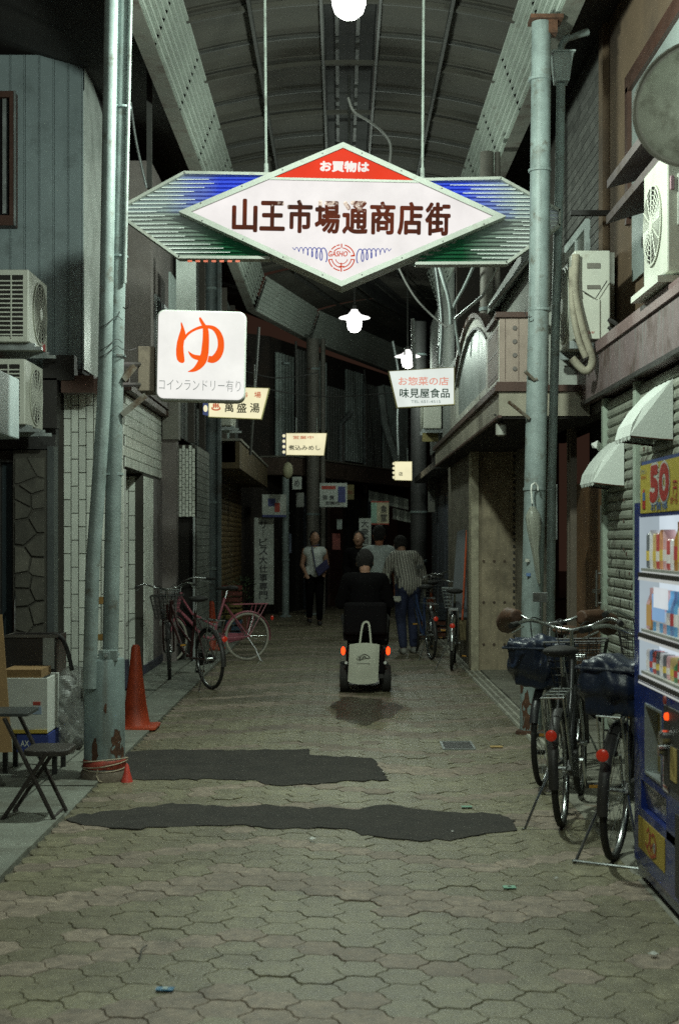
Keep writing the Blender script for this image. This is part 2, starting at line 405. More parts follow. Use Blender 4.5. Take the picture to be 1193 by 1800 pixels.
# painted marks
def mark(px, py, w, d, col, label):
    x, y = G(px, py); m = MB(); a = (x - w / 2, y - d / 2); pts = [(x - w / 2, y - d / 2), (x + w / 2, y - d * .42), (x + w * .46, y + d / 2), (x - w * .52, y + d * .45)]
    m.prism(pts, .0065, .009, 'xy'); o = m.build('floor_sticker', M('sticker ' + label[:12], col, .6, var=.3, scale=30), None, loc=(x, y, 0))
    tag(o, label, 'sticker'); return o
mark(895, 1562, .055, .045, (.25, .5, .36), 'small pale green square sticker with a dark dot, stuck on the pavers nearest the bicycles')
x, y = G(895, 1562); tag(MB().lathe((x, y, .0095), [(.008, 0), (.008, .001)], 12).build('dark_dot', m_dark, bpy.data.objects['floor_sticker']))
mark(820, 1420, .06, .04, (.22, .42, .30), 'faded green sticker at the upper edge of the long black asphalt patch')
mark(872, 1314, .09, .08, (.45, .30, .10), 'worn yellow sticker on the pavers beside the iron plate')

# ================================================================ ARCADE ROOF
roof = thing('arcade_roof', 'dark vaulted sheet metal roof over the shopping street with ribs, purlins and pale ribbed eaves', 'roof', (.05, 11, 5.4))
path = [(.08, 1.0), (.08, 24.9), (.93, 28.5), (2.82, 34.05), (5.5, 42)]
def offs(path, d):
    out = []
    for i, p in enumerate(path):
        ds = []
        if i > 0: ds.append((Vector(p) - Vector(path[i - 1])).normalized())
        if i < len(path) - 1: ds.append((Vector(path[i + 1]) - Vector(p)).normalized())
        t = sum(ds, Vector((0, 0))).normalized(); c = t.dot(ds[0]); n = Vector((t.y, -t.x))
        q = Vector(p) + n * d / c; out.append((q.x, q.y))
    return out
def sweep(mb, path, prof, closed=False):
    """prof: (offset to the right, z) swept along path"""
    base = len(mb.v); n = len(prof); rows = [offs(path, d) for d, z in prof]
    for i in range(len(path)):
        for j in range(n): mb.v.append((rows[j][i][0], rows[j][i][1], prof[j][1]))
    for i in range(len(path) - 1):
        for j in range(n if closed else n - 1):
            k = (j + 1) % n; mb.f.append((base + i * n + j, base + i * n + k, base + (i + 1) * n + k, base + (i + 1) * n + j))
    if closed:
        mb.f.append(tuple(base + j for j in reversed(range(n)))); mb.f.append(tuple(base + (len(path) - 1) * n + j for j in range(n)))
    return mb
def rz(x): return 6.14 + .18 * (1 - abs(x / 1.45) ** 2)
def cut(path, y0, y1):
    """piece of the straight part or a whole bent part"""
    return [(path[0][0], y0), (path[0][0], y1)]
# roof sheets: laps every .82 m, in six strips across
xs = [-1.45, -1.0, -.5, -.02, .02, .5, 1.0, 1.45]
segs = []
y = 1.0
while y < 24.8: segs.append([(.08, y), (.08, min(y + .825, 24.9))]); y += .825
segs += [[path[1], path[2]], [path[2], path[3]], [path[3], path[4]]]
def arc(x0, x1, n, dz=0): return [(x0 + (x1 - x0) * k / n, rz(x0 + (x1 - x0) * k / n) + dz) for k in range(n + 1)]
for si, sg in enumerate(segs):
    for a, b in ((-1.45, -.26), (.26, 1.45)):
        m = MB(); lap = .012 * (si % 2)
        up = arc(a, b, 8, .03 + lap); dn = arc(b, a, 8, .018 + lap)
        sweep(m, sg, up + dn, True); m.build('roof_sheet', m_roof, roof)
# rain ridges between ribs
for i in range(27):
    yy = 1.2 + i * .825
    for a, b in ((-1.45, -.26), (.26, 1.45)):
        m = MB(); sweep(m, [(.08, yy), (.08, yy + .03)], arc(a, b, 8, .012) + arc(b, a, 8, -.012), True); m.build('lap_strip', m_steel, roof)
# transverse ribs
for i in range(14):
    yy = 2.7 + i * 1.65
    m = MB(); sweep(m, [(.08, yy), (.08, yy + .05)], arc(-1.45, 1.45, 16, -.015) + arc(1.45, -1.45, 16, -.055), True); m.build('rib', m_roof, roof)
# purlins along the street, ridge ventilator
for x, w, d in ((-.26, .025, .04), (.26, .025, .04), (-.88, .03, .05), (.88, .03, .05)):
    m = MB(); z = rz(x) - .09; sweep(m, path, [(x - w / 2, z), (x + w / 2, z), (x + w / 2, z - d), (x - w / 2, z - d)], True); m.build('purlin', m_steel, roof)
m = MB(); sweep(m, path, [(-.25, 6.30), (-.25, 6.56), (.25, 6.56), (.25, 6.30), (.24, 6.30), (.24, 6.55), (-.24, 6.55), (-.24, 6.30)], True); m.build('ridge_ventilator', M('black ventilator', (.05, .05, .05), .8), roof)
for i in range(30):
    yy = 2.0 + i * .74
    for sx in (-.11, .09): MB().box((.05 + sx, yy, 6.36), (.05 + sx + .035, yy + .62, 6.39)).build('ventilator_slat', m_steel, roof)
# ribbed eave bands: the corrugation runs along the street
def band_profile(s):
    A = Vector((1.45, 6.17)); B = Vector((1.66, 5.56)); d = (B - A) / 9; n = Vector((-d.y, d.x)).normalized() * .020
    out = []
    for k in range(9):
        p = A + d * k; out += [p, p + d * .70, p + d * .72 - n * 2.0, p + d * .98 - n * 2.0]
    out.append(B); return [(s * q.x, q.y) for q in out] + [(s * (q.x + .012), q.y) for q in reversed(out)]
for s in (-1, 1):
    yy = 1.0; k = 0
    while yy < 24.7:
        e = min(yy + 1.8, 24.9); sg = [(.08, yy), (.08, e - .0005)]
        if e > 24.8: sg = [(.08, yy), path[1]]
        m = MB(); sweep(m, sg, band_profile(s), True); m.build('eave_panel', m_eave, roof, smooth=25); yy += 1.8
    for i in (1, 2, 3):
        m = MB(); sweep(m, [path[i], path[i + 1]], band_profile(s), True); m.build('eave_panel', m_eave, roof, smooth=25)
    # gutter along the lower edge
    m = MB(); sweep(m, path, [(s * 1.60, 5.53), (s * 1.74, 5.53), (s * 1.76, 5.66), (s * 1.73, 5.66), (s * 1.72, 5.55), (s * 1.60, 5.545)], True); m.build('gutter', M('rusty gutter', (.22, .22, .19), .6, dirt=3, dcol=(.07, .04, .03), dth=(.48, .7)), roof)
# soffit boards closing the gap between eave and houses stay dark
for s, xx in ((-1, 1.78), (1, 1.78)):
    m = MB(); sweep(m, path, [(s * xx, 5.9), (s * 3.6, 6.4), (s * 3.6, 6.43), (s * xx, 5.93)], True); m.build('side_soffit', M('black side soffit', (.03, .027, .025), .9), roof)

# ================================================================ STEEL POLES
def brace(m, a, b, w=.02): m.tube([a, b], w, 6)
# left pole: concrete-filled foot, two pipes, conduit, clamps, lamp bracket stubs
lp = thing('steel_pole', 'fat rust-stained blue grey pole foot carrying two tall pipes at the left kerb', 'pole', (-1.48, 8.9, 0))
m = MB(); m.lathe((-1.48, 8.9, 0), [(.128, .06), (.127, .3), (.124, .74), (.12, .755)], 36); ft = m.build('foot', m_stain, lp, smooth=40)
m = MB(); m.lathe((-1.48, 8.9, 0), [(.15, 0), (.148, .05), (.135, .065)], 28); m.build('base_collar', M('crumbled mortar', (.16, .13, .10), .95, bump=.8, bs=30), lp, smooth=40)
# rust flakes standing off the foot
for a0, a1, z0, z1 in ((-62, -28, .14, .32), (-118, -98, .10, .27), (-30, -12, .11, .22), (-82, -74, .42, .49)):
    pts = []; n = 26
    for k in range(n):
        t = 2 * math.pi * k / n; rr = 1 + random.uniform(-.28, .22)
        pts.append(((a0 + a1) / 2 + (a1 - a0) / 2 * rr * math.cos(t), (z0 + z1) / 2 + (z1 - z0) / 2 * rr * math.sin(t)))
    m = MB(); vs = [(-1.48 + .1285 * math.cos(R(a)), 8.9 + .1285 * math.sin(R(a)), z) for a, z in pts] + [(-1.48 + .1285 * math.cos(R((a0 + a1) / 2)), 8.9 + .1285 * math.sin(R((a0 + a1) / 2)), (z0 + z1) / 2)]
    m.add(vs, [(k, (k + 1) % n, n) for k in range(n)]); m.build('rust_patch', m_rust, ft)
# red tape and string round the foot
m = MB(); m.lathe((-1.48, 8.9, 0), [(.131, .075), (.135, .085), (.133, .125), (.1285, .13)], 30); m.build('red_tape', M('faded red tape', (.42, .07, .045), .6, dirt=9), lp, smooth=40)
m = MB()
for q in range(3):
    m.tube([(-1.48 + (.139 + .002 * q) * math.cos(R(a)), 8.9 + (.139 + .002 * q) * math.sin(R(a)), .085 + .018 * q + .02 * math.sin(R(a * 1.0 + q * 70))) for a in range(0, 360, 15)], .004, 5, closed=True)
m.tube([(-1.50, 8.77, .08), (-1.505, 8.755, .04), (-1.49, 8.75, .012), (-1.47, 8.74, .008)], .004, 5); m.build('string', M('string', (.45, .38, .28), .9), lp)
m = MB(); m.lathe((-1.325, 8.80, 0), [(.038, 0), (.034, .012), (.02, .06), (.012, .10), (.001, .115)], 10); m.build('red_plug', M('red plastic', (.6, .07, .05), .4), lp, smooth=40)
topA, botA = P(198, -30, 8.86), P(158, 1210, 8.80); topB, botB = P(219, -30, 8.93), P(193, 1172, 8.92)
mA = [P(158, 1210, 8.78), P(163, 1000, 8.80), P(174, 850, 8.81), P(184, 690, 8.83), P(188, 500, 8.84), P(196, 0, 8.86), P(199, -160, 8.86)]
m = MB(); m.tube(mA, .043, 18); m.build('pipe', m_pole, lp, smooth=50)
mB = [P(194, 1172, 8.92), P(200, 850, 8.92), P(207, 500, 8.93), P(218, 0, 8.95), P(221, -160, 8.95)]
m = MB(); m.tube(mB, .050, 20); m.build('pipe', m_pole, lp, smooth=50)
m = MB(); m.tube([p + Vector((-.052, -.052, 0)) for p in mB[1:]], .012, 8); m.tube([p + Vector((.05, -.045, 0)) for p in mB[2:]], .013, 8); split_build(m, 'conduit', M('pale conduit', (.30, .34, .33), .45, dirt=5), lp, smooth=50)
m = MB()
for fr in (.02, .31, .50, .66, .9):
    z = .7 + fr * 3.9
    x = mB[0].x + (mB[-1].x - mB[0].x) * (z - .7) / 4.3; m.lathe((x, 8.93, z), [(.053, -.008), (.057, -.006), (.057, .006), (.053, .008)], 18)
    m.box((x - .075, 8.868, z - .006), (x - .02, 8.88, z + .006))
split_build(m, 'clamp_ring', m_stain, lp)
m = MB(); z = P(0, 1150, 8.85).z; m.box((-1.502, 8.80, z - .04), (-1.385, 8.83, z + .03)); m.box((-1.475, 8.79, z - .03), (-1.43, 8.80, z + .02)); m.build('clamp_plate', m_pole, lp, bevel=.004)
m = MB(); m.lathe((-1.4525, 8.79, z - .005), [(.011, 0), (.011, -.012)], 8, 'y'); m.build('bolt', m_galv, lp)
for (a, b) in (((216, 668), (236, 644)), ((214, 730), (256, 695))):
    m = MB(); m.box((-.018, -.018, 0), (.018, .018, (P(*a, 8.9) - P(*b, 8.95)).length)); d = P(*b, 8.95) - P(*a, 8.9)
    m.xf(Matrix.Translation(P(*a, 8.9)) @ d.to_track_quat('Z', 'Y').to_matrix().to_4x4()); m.build('bracket_stub', M('flaking bracket', (.20, .19, .16), .8, dirt=6, dcol=(.07, .04, .02), dth=(.45, .6)), lp)
m = MB(); hk = [P(217, 540, 8.88), P(221, 543, 8.86), P(226, 540, 8.85), P(228, 532, 8.85), P(227, 526, 8.85)]; m.tube(hk, .004, 6); m.build('hook', m_dark, lp)
m = MB()
for py in (560, 600, 612): m.tube(spline([P(176, py + 16, 8.78), P(190, py + 8, 8.77), P(205, py - 4, 8.84), P(216, py + 3, 8.86)], 4), .0025, 4)
m.tube(spline([P(216, 613, 8.86), P(226, 616, 8.9), P(240, 612, 9.1)], 4), .003, 4); m.build('wire_tie', m_dark, lp)

rp = thing('steel_pole', 'tall blue grey pole with an umbrella hooked on it at the right kerb', 'pole', (1.46, 11.0, 0))
rpp = [Vector((1.462, 11.0, 0)), P(934, 1100, 11), P(941, 800, 11), P(947, 500, 11), P(950, 160, 11), P(951, 40, 11)]
m = MB(); m.tube(rpp, [.086, .084, .083, .080, .076, .076], 28); pl = m.build('pipe', m_pole, rp, smooth=50)
m = MB()
for py in (545, 300, 140, 860): c = P(948 if py < 800 else 939, py, 11); m.lathe(c, [(.084, -.012), (.09, -.009), (.09, .009), (.084, .012)], 22)
split_build(m, 'clamp_ring', m_pole, rp)
m = MB(); m.lathe((1.462, 11, 0), [(.12, 0), (.112, .02), (.09, .03)], 24); m.build('base_collar', m_rust, rp, smooth=40)
for a0, a1, z0, z1 in ((-150, -95, .03, .34), (-100, -60, .02, .12), (-170, -140, .3, .42), (-80, -70, .2, .25)):
    pts = []; n = 24
    for k in range(n):
        t = 2 * math.pi * k / n; rr = 1 + random.uniform(-.3, .25); pts.append(((a0 + a1) / 2 + (a1 - a0) / 2 * rr * math.cos(t), (z0 + z1) / 2 + (z1 - z0) / 2 * rr * math.sin(t)))
    m = MB(); rr = .0868; vs = [(1.463 + rr * math.cos(R(a)), 11 + rr * math.sin(R(a)), z) for a, z in pts + [((a0 + a1) / 2, (z0 + z1) / 2)]]
    m.add(vs, [(k, (k + 1) % n, n) for k in range(n)]); m.build('rust_patch', m_rust, pl)
m = MB(); m.box((1.50, 10.94, 5.40), (1.66, 11.06, 5.52)); m.box((1.45, 10.9, 5.5), (1.70, 11.1, 5.53)); m.build('cap_plate', m_rust, rp)
m = MB(); m.box(P(944, 648, 10.95) - Vector((.012, .01, .06)), P(957, 640, 10.95) + Vector((0, .01, 0))); m.tube([P(922, 652, 10.9), P(938, 668, 10.92), P(944, 666, 10.92)], .014, 6); m.tube([P(893, 706, 10.9), P(930, 736, 10.93)], .014, 6); split_build(m, 'bracket_stub', M('flaking bracket', (1, 1, 1)), rp)
m = MB(); m.tube([P(934, 556, 10.9), P(931, 558, 10.9), P(924, 556, 10.9), P(922, 549, 10.9), P(923, 543, 10.9)], .004, 6); m.build('hook', m_dark, rp)

dp = thing('drain_pipe', 'slender grey rain pipe with hopper box just right of the umbrella pole', 'pipe', (1.66, 11.4, 0))
m = MB(); m.tube([(1.69, 11.4, 0), P(967, 1080, 11.4), P(969, 850, 11.4), P(975, 600, 11.4), P(983, 300, 11.4), P(985, 148, 11.4)], .036, 16); m.build('pipe', m_pole, dp, smooth=50)
m = MB(); a = P(986, 146, 11.4)
m.add([(a.x - .055, 11.33, a.z), (a.x + .055, 11.33, a.z), (a.x + .055, 11.47, a.z), (a.x - .055, 11.47, a.z), (a.x - .075, 11.31, a.z + .22), (a.x + .085, 11.31, a.z + .22), (a.x + .085, 11.49, a.z + .22), (a.x - .075, 11.49, a.z + .22)], [(0, 1, 2, 3), (4, 5, 6, 7), (0, 1, 5, 4), (1, 2, 6, 5), (2, 3, 7, 6), (3, 0, 4, 7)])
m.box((a.x - .09, 11.29, a.z + .22), (a.x + .10, 11.51, a.z + .235)); m.build('hopper', M('hopper plastic', (.34, .39, .38), .5, dirt=5), dp, bevel=.004)
m = MB(); m.tube([a + Vector((0, 0, .22)), a + Vector((0, 0, .30)), a + Vector((.04, 0, .36)), a + Vector((.22, .05, .43))], .03, 12); m.build('elbow', m_pole, dp, smooth=60)

def pole(x, y, r, z1, label, r2=0, dx=.11, mat=None, z0=0):
    t = thing('steel_pole', label, 'pole', (x, y, z0), group=None)
    m = MB(); m.tube([(x, y, z0), (x, y, z1)], r, 18); m.build('pipe', mat or m_pole, t, smooth=50)
    if r2: m = MB(); m.tube([(x + dx, y, z0), (x + dx, y, z1)], r2, 12); m.build('drain', mat or m_pole, t, smooth=50)
    m = MB()
    for z in (z0 + 1.1, z0 + 2.0, 4.9): m.lathe((x, y, z), [(r + .004, -.02), (r + .01, -.015), (r + .01, .015), (r + .004, .02)], 18)
    m.lathe((x, y, z0), [(r + .05, .002), (r + .04, .03), (r + .003, .035)], 18); split_build(m, 'clamp_ring', m_stain, t)
    m = MB(); m.box((x - .05, y - .04, z1 - .12), (x + .05, y + .04, z1)); m.build('bracket', m_steel, t)
    return t
pole(1.50, 14.7, .07, 5.5, 'rusty pole rising behind the arched shop parapet', .03, .11, M('brown grey pole', (.16, .15, .13), .6), z0=2.775)
pole(-1.77, 19.3, .075, 5.45, 'blue grey pole with drain pipe standing beside the dark doorway of the ribbed tile house', .035, .11, M('dim blue grey pole', (.13, .16, .165), .6, dirt=4))
pole(-.57, 28.4, .13, 5.5, 'brown grey pole standing behind the small cream lit sign', .05, .2, M('brown grey pole', (.16, .15, .13), .6))
pole(1.42, 26.2, .15, 5.5, 'thick dark pole far down the street behind the man in the striped shirt', 0, 0, M('dark pole', (.06, .06, .06), .6))
pole(-1.08, 27.5, .07, 2.7, 'thin blue grey pipe post left of the woman in the white top')
# ================================================================ ARCADE NAME SIGN
SY = 11.25
sg = thing('arcade_sign', 'large glowing white diamond name sign with ribbed blue and green wings hung across the arcade', 'sign', P(602, 384, SY))
TILT = R(1.05); cS = P(602, 384, SY)
def D(px, py, dy=0): v = P(px, py, SY); v.y += dy; return v
def poly_plate(pts, dy0, dy1):
    m = MB(); n = len(pts); A = [D(x, y, dy0) for x, y in pts]; B = [D(x, y, dy1) for x, y in pts]
    return m.add(A + B, [tuple(range(n)), tuple(reversed(range(n, 2 * n)))] + [(i, (i + 1) % n, n + (i + 1) % n, n + i) for i in range(n)])
def frame_strip(m, pts, w, dy0, dy1, closed=True):
    """flat bar of width w (px) inside the outline"""
    n = len(pts); c = Vector((sum(p[0] for p in pts) / n, sum(p[1] for p in pts) / n))
    ins = []
    for i in range(n):
        p = Vector(pts[i]); a = (Vector(pts[i - 1]) - p).normalized(); b = (Vector(pts[(i + 1) % n]) - p).normalized()
        bi = (a + b).normalized(); s = max(.2, abs(a.x * bi.y - a.y * bi.x)); q = p + bi * w / s
        if (q - c).length > (p - c).length: q = p - bi * w / s
        ins.append((q.x, q.y))
    for i in range(n):
        j = (i + 1) % n
        if not closed and j == 0: break
        A = [D(*pts[i], dy0), D(*pts[j], dy0), D(*ins[j], dy0), D(*ins[i], dy0)]; B = [v + Vector((0, dy1 - dy0, 0)) for v in A]
        m.add(A + B, [(0, 1, 2, 3), (7, 6, 5, 4), (0, 1, 5, 4), (1, 2, 6, 5), (2, 3, 7, 6), (3, 0, 4, 7)])
    return ins
dia = [(603, 260), (885, 388), (600, 510), (318, 380)]
frm = M('sign frame', (.38, .40, .36), .5, dirt=6, dcol=(.14, .11, .08), dth=(.55, .8))
m = MB(); frame_strip(m, dia, 9, -.17, .13); m.build('frame', frm, sg)
m = MB(); m.add([D(*p, -.10) for p in ((603, 268), (738, 324), (466, 324))], [(0, 1, 2)])
red = MB(); red.add([D(*p, -.140) for p in ((603, 269), (735, 326), (472, 321))], [(0, 1, 2)]); red.build('red_panel', E('lit red acrylic', (.88, .045, .012), .9), sg)
wh = MB(); wh.add([D(*p, -.138) for p in ((468, 323), (739, 328), (868, 388), (600, 499), (335, 380))], [(0, 1, 2, 3, 4)]); wh.build('white_panel', E('lit white acrylic', (.95, .90, .885), .92), sg)
wb = MB(); wb.add([D(*p, .10) for p in ((468, 323), (739, 328), (868, 388), (600, 499), (335, 380))], [(0, 1, 2, 3, 4)]); wb.add([D(*p, .10) for p in ((603, 269), (739, 328), (468, 323))], [(0, 1, 2)]); wb.build('rear_panel', E('lit white acrylic', (1, 1, 1), .9), sg)
m = MB(); A = [D(x, y, d) for d in (-.16, -.141) for x, y in ((466, 320), (738, 326), (741, 330), (463, 324))]; m.add(A, [(0, 1, 2, 3), (4, 5, 6, 7), (0, 1, 5, 4), (2, 3, 7, 6)]); m.build('divider', frm, sg)
# screws along the frame
m = MB()
for i in range(4):
    a, b = Vector(dia[i]), Vector(dia[(i + 1) % 4])
    for t in (.12, .37, .62, .87):
        p = a.lerp(b, t); c = Vector((602, 384)); p = p + (c - p).normalized() * 4.5; v = D(p.x, p.y, -.17); m.lathe(v, [(.006, 0), (.006, -.004)], 6, 'y')
split_build(m, 'screw', m_dark, sg)
# lettering, faded and flaking
def flake_mat():
    m = bpy.data.materials.new('flaking letter paint'); m.use_nodes = True; nt = m.node_tree; p = nt.nodes['Principled BSDF']
    tc = nt.nodes.new('ShaderNodeTexCoord'); v = tc.outputs['Object']; n1 = _noise(nt, v, 9, 6, .65)
    sp = nt.nodes.new('ShaderNodeSeparateXYZ'); nt.links.new(v, sp.inputs[0])
    mr = nt.nodes.new('ShaderNodeMapRange'); mr.inputs[1].default_value = -.12; mr.inputs[2].default_value = .14; mr.inputs[3].default_value = -.18; mr.inputs[4].default_value = .12; nt.links.new(sp.outputs[2], mr.inputs[0])
    ab = nt.nodes.new('ShaderNodeMath'); ab.operation = 'ABSOLUTE'; ad0 = nt.nodes.new('ShaderNodeMath'); ad0.inputs[1].default_value = .12; nt.links.new(sp.outputs[0], ad0.inputs[0]); nt.links.new(ad0.outputs[0], ab.inputs[0])
    m2 = nt.nodes.new('ShaderNodeMapRange'); m2.inputs[1].default_value = .1; m2.inputs[2].default_value = .8; m2.inputs[3].default_value = .09; m2.inputs[4].default_value = -.12; nt.links.new(ab.outputs[0], m2.inputs[0])
    a1 = nt.nodes.new('ShaderNodeMath'); nt.links.new(n1, a1.inputs[0]); nt.links.new(mr.outputs[0], a1.inputs[1])
    a2 = nt.nodes.new('ShaderNodeMath'); nt.links.new(a1.outputs[0], a2.inputs[0]); nt.links.new(m2.outputs[0], a2.inputs[1])
    f = _ramp(nt, a2.outputs[0], .63, .76)
    br = _mix(nt, (.03, .004, .002), (.19, .022, .003), _ramp(nt, _noise(nt, v, 3, 3), .35, .65)); c = _mix(nt, br, (.50, .26, .22), f)
    nt.links.new(c, p.inputs['Emission Color']); p.inputs['Emission Strength'].default_value = .55
    c2 = _mix(nt, (.015, .006, .004), (.5, .42, .4), f); nt.links.new(c2, p.inputs['Base Color']); p.inputs['Roughness'].default_value = .8; p.inputs['Specular IOR Level'].default_value = .1; return m
def tilt(mb, c=cS, a=TILT): return mb.xf(Matrix.Translation(c) @ Matrix.Rotation(a, 4, 'Y') @ Matrix.Translation(-c))
chars = '山王市場通商店街'
for i, ch in enumerate(chars):
    px = 432.5 + i * 47.8; hh = .262 if ch != '王' else .235
    m = text_mb(ch, P(px, 389 + (px - 602) * 0.001, SY) + Vector((0, -.1405 - .0, 0)), .200, hh, bold=.045, depth=.0015)
    tilt(m).build('character', flake_mat() if i == 0 else bpy.data.materials['flaking letter paint'], sg)
m = text_mb('お買物は', P(604, 301, SY) + Vector((0, -.1425, 0)), .385, .088, bold=.06, depth=.001); tilt(m).build('character_row', E('lit white paint', (1, .93, .88), .9), sg)
# round crest with the springs
LM = .00452   # metres per pixel at the sign
def crest(px, py): return P(500 + px / 5.965, 420 + py / 5.965, SY) + Vector((0, -.1405, 0))
co = E('lit orange crest', (.80, .07, .01), .7)
def arc_band(m, r0, r1, a0, a1, cx=598, cy=233, n=14):
    vs = []
    for k in range(n + 1):
        t = R(a0 + (a1 - a0) * k / n); vs += [crest(cx + r0 * math.cos(t), cy - r0 * math.sin(t)), crest(cx + r1 * math.cos(t), cy - r1 * math.sin(t))]
    m.add(vs, [(2 * k, 2 * k + 1, 2 * k + 3, 2 * k + 2) for k in range(n)])
m = MB()

arc_band(m, 128, 140, 98, 112); arc_band(m, 128, 140, 116, 140); arc_band(m, 128, 140, 148, 156)
arc_band(m, 128, 140, 8, 76); arc_band(m, 96, 106, 30, 84); arc_band(m, 96, 106, 96, 140); arc_band(m, 96, 140, 6, 14)
arc_band(m, 128, 140, 187, 225); arc_band(m, 128, 140, 230, 262); arc_band(m, 128, 140, 278, 353); arc_band(m, 96, 106, 187, 264); arc_band(m, 96, 106, 276, 353); arc_band(m, 60, 68, 195, 345)
arc_band(m, 96, 140, 187, 192); arc_band(m, 96, 140, 348, 353)
for x0, y0, x1, y1 in ((592, 88, 604, 130), (588, 285, 601, 378), (570, 318, 626, 328)):
    m.add([crest(x0, y0), crest(x1, y0), crest(x1, y1), crest(x0, y1)], [(0, 1, 2, 3)])
m.build('crest', co, sg)
m = text_mb('GASHO', crest(560, 194) + Vector((0, -.0006, 0)), .152, .042, bold=.04, shear=.2); m.build('crest_letters', co, sg)
m = MB()
for s in (-1, 1):
    pts = []
    for k in range(181):
        t = k / 180; ph = t * 2 * math.pi * 7.5; amp = 68 * (1 - t) ** .8 + 4
        x = (140 if s < 0 else 165) + 40 + t * 345 - 26 * (1 - t) * math.sin(ph) * 1.0; yy = 205 - 70 * t + amp * math.cos(ph) * (1 if s < 0 else 1)
        pts.append((598 + s * (x - 15) + (0 if s < 0 else -20), yy + (12 if s > 0 else 0), 11 * (1 - t * .4)))
    q = MB(); ribbon(q, pts); q.v = [tuple(crest(x, y) + Vector((0, -.0003 * (1 if s < 0 else 1), 0))) for x, y, z in q.v]; m.add(q.v, q.f)
m.build('spring_ornament', E('lit blue line', (.10, .13, .55), .6), sg)
# wings: louvred sheets, blue above, green below
def wing_mat(name, near, tip):
    m = bpy.data.materials.new(name); m.use_nodes = True; nt = m.node_tree; p = nt.nodes['Principled BSDF']
    tc = nt.nodes.new('ShaderNodeTexCoord'); v = tc.outputs['Object']; sp = nt.nodes.new('ShaderNodeSeparateXYZ'); nt.links.new(v, sp.inputs[0])
    ab = nt.nodes.new('ShaderNodeMath'); ab.operation = 'ABSOLUTE'; nt.links.new(sp.outputs[0], ab.inputs[0])
    az = nt.nodes.new('ShaderNodeMath'); az.operation = 'ABSOLUTE'; nt.links.new(sp.outputs[2], az.inputs[0])
    k = nt.nodes.new('ShaderNodeMath'); k.operation = 'MULTIPLY'; k.inputs[1].default_value = 1.9; nt.links.new(az.outputs[0], k.inputs[0])
    ad = nt.nodes.new('ShaderNodeMath'); nt.links.new(ab.outputs[0], ad.inputs[0]); nt.links.new(k.outputs[0], ad.inputs[1])
    a2 = nt.nodes.new('ShaderNodeMath'); nt.links.new(ab.outputs[0], a2.inputs[0]); ns = nt.nodes.new('ShaderNodeMath'); ns.operation = 'MULTIPLY'; ns.inputs[1].default_value = .22; nt.links.new(_noise(nt, v, 8, 5), ns.inputs[0]); nt.links.new(ns.outputs[0], a2.inputs[1])
    c = _mix(nt, near, tip, _ramp(nt, a2.outputs[0], 1.05, 1.50)); nt.links.new(c, p.inputs['Base Color']); p.inputs['Roughness'].default_value = .38; nt.links.new(c, p.inputs['Emission Color']); p.inputs['Emission Strength'].default_value = .22; return m  # faint emission stands in for light leaking from the lit diamond
wmB = wing_mat('blue faded wing paint with glow', (.05, .09, .62), (.30, .36, .36)); wmG = wing_mat('green faded wing paint with glow', (.010, .07, .03), (.26, .30, .27))
L_out = [(325, 305), (500, 309), (500, 459), (315, 457), (222, 388), (222, 362)]
def edge_x(side, py):
    """outer and inner x of the wing at height py (left wing); right wing mirrored about x=602 with the tilt"""
    if py < 375: xo = 222 if py > 362 else 222 + (362 - py) / 57 * 103
    else: xo = 222 if py < 388 else 222 + (py - 388) / 69 * 93
    xi = 603 - (py - 262) / 120 * 285 - 0 if py < 381 else 318 + (py - 380) / 130 * 282
    return xo, xi + 14
